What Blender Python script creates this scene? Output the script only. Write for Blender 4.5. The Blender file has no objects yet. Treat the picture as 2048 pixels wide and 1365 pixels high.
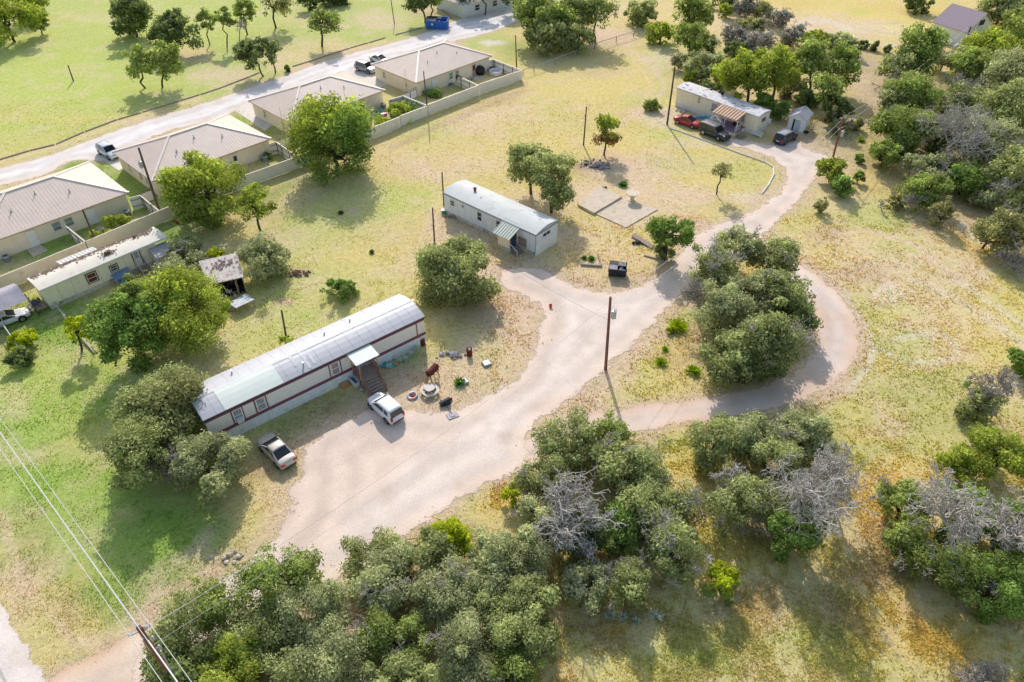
import bpy, bmesh, math, random
import numpy as np
from mathutils import Vector, Matrix, noise as mnoise

random.seed(7)
RNG = np.random.default_rng(11)
C = bpy.context.scene.collection
PI = math.pi

# ------------------------------------------------------------------ camera
CAM_H = 50.0
PITCH = math.radians(40.6)
FPX = 1450.0          # focal length in pixels of the 2048 wide photograph
cs, sn = math.cos(PITCH), math.sin(PITCH)

def P(px, py, z=0.0):
    """world point at height z seen at pixel (px, py) of the 2048x1365 photograph"""
    a = (px - 1024.0) / FPX
    b = (py - 682.5) / FPX
    d = (a, cs - b * sn, -sn - b * cs)
    k = (CAM_H - z) / (-d[2])
    return Vector((d[0] * k, d[1] * k, z))

def proj_np(x, y, z):
    """numpy: world to photograph pixel"""
    zz = z - CAM_H
    dep = y * cs - zz * sn
    dep = np.maximum(dep, 1.0)
    up = y * sn + zz * cs
    return 1024 + FPX * x / dep, 682.5 - FPX * up / dep

def proj(v):
    zz = v[2] - CAM_H
    dep = v[1] * cs - zz * sn
    up = v[1] * sn + zz * cs
    return 1024 + FPX * v[0] / dep, 682.5 - FPX * up / dep, dep

def height_at(bpx, bpy_, tpx, tpy):
    b = P(bpx, bpy_)
    best, bh = 1e9, 1
    h = 0.2
    while h < 20:
        q = proj((b.x, b.y, h))
        e = abs(q[1] - tpy)
        if e < best:
            best, bh = e, h
        h += 0.05
    return bh

sc = bpy.context.scene
cam_d = bpy.data.cameras.new('camera')
cam = bpy.data.objects.new('camera', cam_d)
C.objects.link(cam)
cam.location = (0, 0, CAM_H)
cam.rotation_euler = (PI / 2 - PITCH, 0, 0)
cam_d.sensor_width = 36.0
cam_d.lens = FPX / 2048 * 36.0
cam_d.clip_start = 0.5
cam_d.clip_end = 5000
sc.camera = cam

# ------------------------------------------------------------------ light
SUN_EL, SUN_AZ = math.radians(34.5), math.radians(-7.5)   # azimuth from +y towards +x
sd = Vector((math.sin(SUN_AZ) * math.cos(SUN_EL), math.cos(SUN_AZ) * math.cos(SUN_EL), math.sin(SUN_EL)))
w = bpy.data.worlds.new('World')
sc.world = w
w.use_nodes = True
nt = w.node_tree
bg = nt.nodes['Background']
sky = nt.nodes.new('ShaderNodeTexSky')
sky.sky_type = 'NISHITA'
sky.sun_disc = False
sky.sun_elevation = SUN_EL
sky.sun_rotation = SUN_AZ
sky.air_density = 1.6
sky.dust_density = 2.0
sky.ozone_density = 1.0
nt.links.new(sky.outputs[0], bg.inputs[0])
bg.inputs[1].default_value = 0.15
sl = bpy.data.lights.new('sun', 'SUN')
sl.energy = 3.45
sl.angle = math.radians(0.6)
sl.color = (1.0, 0.945, 0.89)
so = bpy.data.objects.new('sun', sl)
C.objects.link(so)
so.location = sd * 100
so.rotation_euler = sd.to_track_quat('Z', 'Y').to_euler()
sc.view_settings.view_transform = 'Standard'
sc.view_settings.look = 'None'
sc.view_settings.exposure = 0
sc.render.engine = 'CYCLES'
sc.cycles.max_bounces = 5
sc.cycles.transparent_max_bounces = 6
sc.cycles.diffuse_bounces = 3
sc.cycles.caustics_reflective = False
sc.cycles.caustics_refractive = False

# ------------------------------------------------------------------ materials
def lin(c):
    return tuple(((v / 255) / 12.92 if v / 255 <= 0.04045 else ((v / 255 + 0.055) / 1.055) ** 2.4) for v in c)

MATS = {}
def mat(name, col, rough=0.75, metal=0.0, var=0.15, scale=3.0, bump=0.0, col2=None, dirt=0.0, dirtcol=(0.2, 0.15, 0.1), spec=0.3, dscale=1.2):
    """procedural surface: colour broken up by two noises, optional dirt stains and bump"""
    if name in MATS:
        return MATS[name]
    m = bpy.data.materials.new(name)
    m.use_nodes = True
    nt = m.node_tree
    n, l = nt.nodes, nt.links
    b = n['Principled BSDF']
    b.inputs['Roughness'].default_value = rough
    b.inputs['Metallic'].default_value = metal
    b.inputs['Specular IOR Level'].default_value = spec
    tc = n.new('ShaderNodeTexCoord')
    nz = n.new('ShaderNodeTexNoise')
    nz.inputs['Scale'].default_value = scale
    nz.inputs['Detail'].default_value = 5
    l.new(tc.outputs['Object'], nz.inputs['Vector'])
    mx = n.new('ShaderNodeMix'); mx.data_type = 'RGBA'
    c2 = col2 if col2 else tuple(min(1, v * (1 + var)) for v in col)
    c1 = tuple(v * (1 - var) for v in col)
    mx.inputs[6].default_value = (*c1, 1)
    mx.inputs[7].default_value = (*c2, 1)
    rp = n.new('ShaderNodeMapRange')
    rp.inputs[1].default_value = 0.3; rp.inputs[2].default_value = 0.7
    l.new(nz.outputs[0], rp.inputs[0])
    l.new(rp.outputs[0], mx.inputs[0])
    out = mx.outputs[2]
    if dirt > 0:
        n2 = n.new('ShaderNodeTexNoise')
        n2.inputs['Scale'].default_value = dscale
        n2.inputs['Detail'].default_value = 8
        n2.inputs['Roughness'].default_value = 0.7
        l.new(tc.outputs['Object'], n2.inputs['Vector'])
        r2 = n.new('ShaderNodeMapRange')
        r2.inputs[1].default_value = 0.62 - dirt * 0.25
        r2.inputs[2].default_value = 0.75 - dirt * 0.15
        r2.inputs[4].default_value = 0.9
        l.new(n2.outputs[0], r2.inputs[0])
        m2 = n.new('ShaderNodeMix'); m2.data_type = 'RGBA'
        m2.inputs[7].default_value = (*dirtcol, 1)
        l.new(r2.outputs[0], m2.inputs[0])
        l.new(out, m2.inputs[6])
        out = m2.outputs[2]
    l.new(out, b.inputs['Base Color'])
    if bump > 0:
        bp = n.new('ShaderNodeBump')
        bp.inputs['Strength'].default_value = bump
        bp.inputs['Distance'].default_value = 0.05
        l.new(nz.outputs[0], bp.inputs['Height'])
        l.new(bp.outputs[0], b.inputs['Normal'])
    MATS[name] = m
    return m

def leafmat(name):
    m = bpy.data.materials.new(name)
    m.use_nodes = True
    nt = m.node_tree; n, l = nt.nodes, nt.links
    for q in list(n):
        if q.type != 'OUTPUT_MATERIAL':
            n.remove(q)
    o = [q for q in n if q.type == 'OUTPUT_MATERIAL'][0]
    at = n.new('ShaderNodeVertexColor'); at.layer_name = 'Col'
    d = n.new('ShaderNodeBsdfDiffuse'); t = n.new('ShaderNodeBsdfTranslucent')
    hs = n.new('ShaderNodeHueSaturation')
    hs.inputs['Saturation'].default_value = 1.15; hs.inputs['Value'].default_value = 1.15
    mx = n.new('ShaderNodeMixShader'); mx.inputs[0].default_value = 0.5
    l.new(at.outputs[0], d.inputs[0]); l.new(at.outputs[0], hs.inputs['Color']); l.new(hs.outputs[0], t.inputs[0])
    l.new(d.outputs[0], mx.inputs[1]); l.new(t.outputs[0], mx.inputs[2]); l.new(mx.outputs[0], o.inputs[0])
    return m
LEAF = leafmat('foliage')

# ------------------------------------------------------------------ mesh building
class MB:
    def __init__(self):
        self.v, self.f, self.m = [], [], []
        self.xf = None
    def add(self, vs, fs, mi=0):
        k = len(self.v)
        if self.xf is not None:
            vs = [tuple(self.xf @ Vector(p)) for p in vs]
        self.v += [tuple(p) for p in vs]
        self.f += [tuple(k + i for i in f) for f in fs]
        self.m += [mi] * len(fs)
        return self
    def box(self, x0, y0, z0, x1, y1, z1, mi=0):
        return self.add([(x0, y0, z0), (x1, y0, z0), (x1, y1, z0), (x0, y1, z0), (x0, y0, z1), (x1, y0, z1), (x1, y1, z1), (x0, y1, z1)],
                        [(3, 2, 1, 0), (4, 5, 6, 7), (0, 1, 5, 4), (1, 2, 6, 5), (2, 3, 7, 6), (3, 0, 4, 7)], mi)
    def quad(self, a, b, c, d, mi=0):
        return self.add([a, b, c, d], [(0, 1, 2, 3)], mi)
    def bar(self, a, b, w, h=None, mi=0):
        """rectangular bar from a to b"""
        h = h or w
        a, b = Vector(a), Vector(b)
        d = (b - a)
        if d.length < 1e-6: return self
        d.normalize()
        s = d.cross(Vector((0, 0, 1)))
        if s.length < 1e-3: s = Vector((1, 0, 0))
        s.normalize(); u = s.cross(d)
        s *= w / 2; u *= h / 2
        return self.add([a - s - u, a + s - u, a + s + u, a - s + u, b - s - u, b + s - u, b + s + u, b - s + u],
                        [(0, 1, 2, 3), (7, 6, 5, 4), (1, 0, 4, 5), (2, 1, 5, 6), (3, 2, 6, 7), (0, 3, 7, 4)], mi)
    def tube(self, pts, rad, n=8, mi=0, cap=True):
        pts = [Vector(p) for p in pts]
        if not isinstance(rad, (list, tuple)): rad = [rad] * len(pts)
        vs, fs = [], []
        ref = Vector((0.13, 0.31, 0.94))
        for i, p in enumerate(pts):
            d = (pts[min(i + 1, len(pts) - 1)] - pts[max(i - 1, 0)])
            if d.length < 1e-6: d = Vector((0, 0, 1))
            d.normalize()
            s = d.cross(ref)
            if s.length < 0.15: s = d.cross(Vector((1, 0.2, 0)))
            s.normalize(); u = s.cross(d)
            for k in range(n):
                a = 2 * PI * k / n
                vs.append(p + (s * math.cos(a) + u * math.sin(a)) * rad[i])
        for i in range(len(pts) - 1):
            for k in range(n):
                fs.append((i * n + k, i * n + (k + 1) % n, (i + 1) * n + (k + 1) % n, (i + 1) * n + k))
        if cap:
            fs.append(tuple(range(n))); fs.append(tuple(len(vs) - 1 - k for k in range(n)))
        return self.add(vs, fs, mi)
    def lathe(self, cx, cy, prof, n=20, mi=0, cap=True):
        vs, fs = [], []
        for r, z in prof:
            for k in range(n):
                a = 2 * PI * k / n
                vs.append((cx + r * math.cos(a), cy + r * math.sin(a), z))
        for i in range(len(prof) - 1):
            for k in range(n):
                fs.append((i * n + k, i * n + (k + 1) % n, (i + 1) * n + (k + 1) % n, (i + 1) * n + k))
        if cap:
            fs.append(tuple(range(n))[::-1]); fs.append(tuple((len(prof) - 1) * n + k for k in range(n)))
        return self.add(vs, fs, mi)
    def cyl_y(self, cx, cy, cz, r, w, n=16, mi=0):
        """disc with its axis along y"""
        vs = []
        for s in (-1, 1):
            for k in range(n):
                a = 2 * PI * k / n
                vs.append((cx + r * math.cos(a), cy + s * w / 2, cz + r * math.sin(a)))
        fs = [(k, (k + 1) % n, n + (k + 1) % n, n + k) for k in range(n)] + [tuple(range(n))[::-1], tuple(range(n, 2 * n))]
        return self.add(vs, fs, mi)
    def blob(self, c, r, mi=0, n=10, m=6, jit=0.1):
        cx, cy, cz = c
        rx, ry, rz = r if isinstance(r, (tuple, list)) else (r, r, r)
        vs = []
        for i in range(m + 1):
            t = PI * i / m
            for k in range(n):
                a = 2 * PI * k / n
                j = 1 + random.uniform(-jit, jit)
                vs.append((cx + rx * math.sin(t) * math.cos(a) * j, cy + ry * math.sin(t) * math.sin(a) * j, cz + rz * math.cos(t) * j))
        fs = [(i * n + k, (i + 1) * n + k, (i + 1) * n + (k + 1) % n, i * n + (k + 1) % n) for i in range(m) for k in range(n)]
        return self.add(vs, fs, mi)
    def build(self, name, mats, parent=None, smooth=False, bevel=0.0):
        me = bpy.data.meshes.new(name)
        me.from_pydata(self.v, [], self.f)
        if not isinstance(mats, (list, tuple)): mats = [mats]
        for q in mats: me.materials.append(q)
        if len(mats) > 1: me.polygons.foreach_set('material_index', self.m)
        if smooth: me.polygons.foreach_set('use_smooth', [True] * len(me.polygons))
        me.update()
        o = bpy.data.objects.new(name, me)
        C.objects.link(o)
        if parent is not None: o.parent = parent
        if bevel > 0:
            bv = o.modifiers.new('bevel', 'BEVEL'); bv.width = bevel; bv.segments = 1; bv.limit_method = 'ANGLE'
        return o

def np_mesh(name, verts, faces, mats, cols=None, parent=None, smooth=False):
    """fast mesh from numpy arrays (faces: all with the same corner count)"""
    me = bpy.data.meshes.new(name)
    nv, nf, k = len(verts), len(faces), faces.shape[1]
    me.vertices.add(nv); me.vertices.foreach_set('co', verts.astype(np.float32).ravel())
    me.loops.add(nf * k); me.loops.foreach_set('vertex_index', faces.astype(np.int32).ravel())
    me.polygons.add(nf)
    me.polygons.foreach_set('loop_start', np.arange(0, nf * k, k, dtype=np.int32))
    me.polygons.foreach_set('loop_total', np.full(nf, k, dtype=np.int32))
    if smooth: me.polygons.foreach_set('use_smooth', np.ones(nf, dtype=bool))
    me.update(calc_edges=True)
    if cols is not None:
        ca = me.color_attributes.new('Col', 'FLOAT_COLOR', 'POINT')
        ca.data.foreach_set('color', cols.astype(np.float32).ravel())
    if not isinstance(mats, (list, tuple)): mats = [mats]
    for q in mats: me.materials.append(q)
    o = bpy.data.objects.new(name, me)
    C.objects.link(o)
    if parent is not None: o.parent = parent
    return o

def tag(o, label=None, cat=None, group=None, kind=None):
    if label: o['label'] = label
    if cat: o['category'] = cat
    if group: o['group'] = group
    if kind: o['kind'] = kind
    return o

def thing(name, label, cat, loc=(0, 0, 0), rz=0.0, group=None):
    o = bpy.data.objects.new(name, None)
    o.empty_display_size = 0.5
    C.objects.link(o)
    o.location = loc; o.rotation_euler = (0, 0, rz)
    return tag(o, label, cat, group)

def frame(a, b, z):
    """origin below pixel a at height z, x axis towards pixel b; returns origin, angle, length"""
    A, B = P(a[0], a[1], z), P(b[0], b[1], z)
    d = B - A
    return Vector((A.x, A.y, 0)), math.atan2(d.y, d.x), d.length

# value noise on arrays
_T = np.random.default_rng(5).random((256, 256))
def vn(x, y, s=1.0, o=0):
    x = x * s + o * 17.3 + 1000; y = y * s + o * 9.1 + 1000
    xi, yi = np.floor(x).astype(int), np.floor(y).astype(int)
    fx, fy = x - xi, y - yi
    fx = fx * fx * (3 - 2 * fx); fy = fy * fy * (3 - 2 * fy)
    a = _T[xi % 256, yi % 256]; b = _T[(xi + 1) % 256, yi % 256]
    c = _T[xi % 256, (yi + 1) % 256]; d = _T[(xi + 1) % 256, (yi + 1) % 256]
    return (a * (1 - fx) + b * fx) * (1 - fy) + (c * (1 - fx) + d * fx) * fy
def fbm(x, y, s=1.0, o=0, k=4):
    r = 0; a = 0.5; t = 0
    for i in range(k):
        r = r + a * vn(x, y, s * 2 ** i, o + i * 3); t += a; a *= 0.55
    return r / t
# ------------------------------------------------------------------ polygons in plan
def sdist(px, py, poly):
    """signed distance (positive inside) of points to a closed polygon"""
    poly = np.array(poly, float); n = len(poly)
    d = np.full(px.shape, 1e9); inside = np.zeros(px.shape, bool)
    for i in range(n):
        x0, y0 = poly[i]; x1, y1 = poly[(i + 1) % n]
        ex, ey = x1 - x0, y1 - y0
        t = np.clip(((px - x0) * ex + (py - y0) * ey) / max(ex * ex + ey * ey, 1e-9), 0, 1)
        d = np.minimum(d, np.hypot(px - x0 - t * ex, py - y0 - t * ey))
        c = ((y0 > py) != (y1 > py)) & (px < (x1 - x0) * (py - y0) / (y1 - y0 + 1e-12) + x0)
        inside ^= c
    return np.where(inside, d, -d)
def ldist(px, py, line):
    d = np.full(px.shape, 1e9)
    for i in range(len(line) - 1):
        x0, y0 = line[i]; x1, y1 = line[i + 1]
        ex, ey = x1 - x0, y1 - y0
        t = np.clip(((px - x0) * ex + (py - y0) * ey) / max(ex * ex + ey * ey, 1e-9), 0, 1)
        d = np.minimum(d, np.hypot(px - x0 - t * ex, py - y0 - t * ey))
    return d
def plan(pts, z=0.0):
    return [tuple(P(x, y, z)[:2]) for x, y in pts]
def smooth_poly(pts, it=2):
    for _ in range(it):
        q = []
        for i in range(len(pts)):
            a, b = pts[i], pts[(i + 1) % len(pts)]
            q.append((a[0] * .75 + b[0] * .25, a[1] * .75 + b[1] * .25))
            q.append((a[0] * .25 + b[0] * .75, a[1] * .25 + b[1] * .75))
        pts = q
    return pts

MAIN = [(250, 1420), (262, 1325), (330, 1240), (480, 1135), (560, 1060), (592, 1010), (575, 975), (608, 955), (598, 908), (640, 868), (690, 842), (745, 815), (850, 822),
        (915, 825), (985, 785), (1040, 760), (1065, 700), (1085, 650), (1085, 610), (1035, 592), (992, 566), (1004, 536), (1080, 532), (1150, 575), (1225, 592),
        (1330, 548), (1350, 520), (1372, 488), (1405, 462), (1460, 440), (1505, 425), (1545, 395), (1572, 365), (1572, 340), (1545, 318), (1500, 300),
        (1448, 292), (1455, 276), (1500, 282), (1545, 292), (1560, 288), (1600, 282), (1610, 300), (1668, 312), (1640, 345), (1610, 388), (1560, 440),
        (1515, 485), (1470, 520), (1410, 545), (1370, 590), (1310, 645), (1260, 695), (1190, 762), (1135, 800), (1040, 870), (1070, 935), (960, 975), (880, 1020),
        (760, 1110), (690, 1155), (560, 1215), (420, 1290), (300, 1400)]
LOOP = [(1500, 470), (1545, 495), (1605, 532), (1665, 572), (1705, 618), (1722, 665), (1718, 710), (1690, 752), (1640, 790), (1560, 818), (1480, 830),
        (1400, 842), (1300, 862), (1200, 880), (1120, 905), (1060, 940), (1010, 900), (1090, 850), (1150, 828), (1260, 812), (1380, 800), (1470, 785),
        (1550, 765), (1605, 735), (1632, 695), (1628, 640), (1605, 585), (1540, 535), (1480, 500)]
LANE = [(-60, 350), (0, 336), (60, 322), (130, 300), (245, 256), (330, 230), (430, 200), (500, 175), (560, 155), (640, 125), (720, 102), (800, 82), (862, 62),
        (905, 42), (955, 30), (985, 5), (940, -10), (1060, -12), (1040, 40), (1005, 58), (950, 74), (890, 88), (850, 105), (760, 120), (700, 150), (640, 170),
        (560, 205), (480, 215), (440, 240), (330, 262), (260, 300), (215, 325), (140, 318), (100, 350), (0, 372), (-60, 390)]
PAVED = [(-330, 1020), (-180, 1060), (-60, 1135), (0, 1208), (32, 1262), (62, 1310), (92, 1352), (120, 1440), (-100, 1700), (-400, 1500)]
DRIVE = [(78, 1420), (98, 1352), (150, 1322), (215, 1300), (262, 1262), (330, 1232), (430, 1230), (400, 1300), (330, 1420)]
PARKw = plan([(540, 1110), (560, 1000), (600, 905), (660, 850), (850, 840), (960, 800), (1040, 720), (1000, 560), (1100, 560), (1120, 640), (1060, 760), (900, 880), (760, 1000), (640, 1100)])
MAINw, LOOPw, LANEw, PAVEDw, DRIVEw = [smooth_poly(plan(q), 2) for q in (MAIN, LOOP, LANE, PAVED, DRIVE)]

def roadmat(name, c1, c2, c3, edge=0.9, tracks=0.0, patch=0.5):
    m = bpy.data.materials.new(name); m.use_nodes = True
    nt = m.node_tree; n, l = nt.nodes, nt.links
    b = n['Principled BSDF']; b.inputs['Roughness'].default_value = 0.95; b.inputs['Specular IOR Level'].default_value = 0.1
    tc = n.new('ShaderNodeTexCoord'); at = n.new('ShaderNodeVertexColor'); at.layer_name = 'Col'
    sep = n.new('ShaderNodeSeparateColor'); l.new(at.outputs[0], sep.inputs[0])
    def nz(s, d=5, r=0.6):
        q = n.new('ShaderNodeTexNoise'); q.inputs['Scale'].default_value = s; q.inputs['Detail'].default_value = d; q.inputs['Roughness'].default_value = r
        l.new(tc.outputs['Object'], q.inputs['Vector']); return q.outputs[0]
    def mr(i, a, b_, c=0, d=1):
        q = n.new('ShaderNodeMapRange'); q.inputs[1].default_value = a; q.inputs[2].default_value = b_; q.inputs[3].default_value = c; q.inputs[4].default_value = d
        l.new(i, q.inputs[0]); return q.outputs[0]
    def mix(f, a, b_):
        q = n.new('ShaderNodeMix'); q.data_type = 'RGBA'
        l.new(f, q.inputs[0])
        for i, v in ((6, a), (7, b_)):
            if isinstance(v, tuple): q.inputs[i].default_value = (*v, 1)
            else: l.new(v, q.inputs[i])
        return q.outputs[2]
    big = nz(0.12, 4); mid = nz(0.9, 6, 0.7); fine = nz(9, 4, 0.75)
    c = mix(mr(big, 0.38, 0.62), c1, c2)
    c = mix(mr(mid, 0.5, 0.75, 0, patch), c, c3)
    # B channel: 1 = worn pale wheel paths / centre, 0 = pinker soil towards the edges
    c = mix(sep.outputs[2], c3, c)
    f2 = mr(fine, 0.3, 0.7, 0.86, 1.22)
    deb = nz(2.2, 9, 0.8); c = mix(mr(deb, 0.6, 0.68, 0, .55), c, lin((176, 150, 122)))
    st = nz(0.35, 3, 0.5); c = mix(mr(st, 0.55, 0.72, 0, .4), c, lin((206, 184, 168)))
    v0 = n.new('ShaderNodeVectorMath'); v0.operation = 'SCALE'; l.new(c, v0.inputs[0]); l.new(f2, v0.inputs['Scale'])
    v = n.new('ShaderNodeVectorMath'); v.operation = 'SCALE'; l.new(v0.outputs[0], v.inputs[0]); l.new(mr(sep.outputs[1], 0, 1, .86, 1.12), v.inputs['Scale'])
    l.new(v.outputs[0], b.inputs['Base Color'])
    # ragged edge: R channel is distance inside the outline
    ed = nz(0.55, 8, 0.72)
    ad = n.new('ShaderNodeMath'); ad.operation = 'ADD'
    l.new(sep.outputs[0], ad.inputs[0]); l.new(mr(ed, 0.25, 0.75, -0.62, 0.5), ad.inputs[1])
    al = mr(ad.outputs[0], 0.46, 0.56)
    l.new(al, b.inputs['Alpha'])
    bp = n.new('ShaderNodeBump'); bp.inputs['Strength'].default_value = 0.35; bp.inputs['Distance'].default_value = 0.06
    l.new(mid, bp.inputs['Height']); l.new(bp.outputs[0], b.inputs['Normal'])
    return m

def road(name, poly, z, m, label, edge=1.0, step=0.5, core=2.2):
    xs = [p[0] for p in poly]; ys = [p[1] for p in poly]
    gx = np.arange(min(xs) - edge, max(xs) + edge + step, step); gy = np.arange(min(ys) - edge, max(ys) + edge + step, step)
    X, Y = np.meshgrid(gx, gy, indexing='ij')
    D = sdist(X, Y, poly)
    keep = D > -edge
    cell = keep[:-1, :-1] | keep[1:, :-1] | keep[:-1, 1:] | keep[1:, 1:]
    ny = len(gy); idx = np.arange(X.size).reshape(X.shape)
    f = np.stack([idx[:-1, :-1][cell], idx[1:, :-1][cell], idx[1:, 1:][cell], idx[:-1, 1:][cell]], 1)
    used, inv = np.unique(f, return_inverse=True)
    f = inv.reshape(f.shape)
    x, y, d = X.ravel()[used], Y.ravel()[used], D.ravel()[used]
    v = np.stack([x, y, np.full_like(x, z)], 1)
    r = np.clip(0.5 + d / (2 * edge), 0, 1)
    str_ = np.clip(.5 + .28 * np.sin(d * 2.4 + 3.5 * (fbm(x, y, .12, 6) - .5)) + .9 * (fbm(x, y, .8, 12) - .5), 0, 1)
    cen = np.clip(d / core + (fbm(x, y, 0.3, 4) - 0.5) * 1.2, 0, 1)
    pk_ = sdist(x, y, PARKw)
    cen = cen * (1 - .9 * np.clip(.5 + pk_ / 3 + (fbm(x, y, .35, 21) - .5) * 1.5, 0, 1))
    col = np.stack([r, str_, cen, np.ones_like(r)], 1)
    o = np_mesh(name, v, f, m, col)
    return tag(o, label, kind='structure')

dirt1, dirt2, dirt3 = lin((232, 217, 207)), lin((224, 207, 195)), lin((226, 203, 186))
RM = roadmat('caliche dirt', dirt1, dirt2, dirt3)
road('dirt_road', MAINw, 0.024, RM, 'pale dirt road running from the bottom to the far trailer, with parking area', 0.9)
road('loop_road', LOOPw, 0.016, roadmat('sandy dirt', lin((228, 211, 202)), lin((220, 201, 190)), lin((218, 190, 168))), 'curved sandy loop track around the oak cluster', 0.7)
road('gravel_lane', LANEw, 0.012, roadmat('white gravel', lin((236, 228, 226)), lin((228, 220, 216)), lin((220, 204, 190)), patch=.4), 'pale gravel lane behind the metal roofed duplexes', 0.7)
road('driveway_entrance', DRIVEw, 0.012, roadmat('sand', lin((230, 210, 192)), lin((224, 202, 182)), lin((212, 180, 152))), 'sandy driveway entrance at the bottom left', 0.6)
road('paved_road', PAVEDw, 0.036, roadmat('pale chip seal', lin((240, 228, 220)), lin((234, 222, 214)), lin((226, 212, 202)), patch=.15), 'pale paved road crossing the bottom left corner', 0.35)

# ------------------------------------------------------------------ ground colours (albedo painted at world positions)
G = dict(lawn=(188, 193, 122), lime=(192, 200, 114), grl=(166, 186, 98), green=(142, 168, 82), deep=(114, 142, 76), meadow=(212, 194, 136), straw=(222, 198, 156), tan=(222, 196, 170),
         pink=(220, 192, 168), gold=(218, 190, 120), orange=(216, 186, 124), weed=(188, 184, 118), weedp=(208, 196, 134), brown=(188, 162, 134), dark=(160, 144, 112),
         ash=(112, 100, 98), white=(224, 212, 198), yel=(220, 200, 130))
GL = {k: np.array(lin(v)) * 1.12 for k, v in G.items()}
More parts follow.
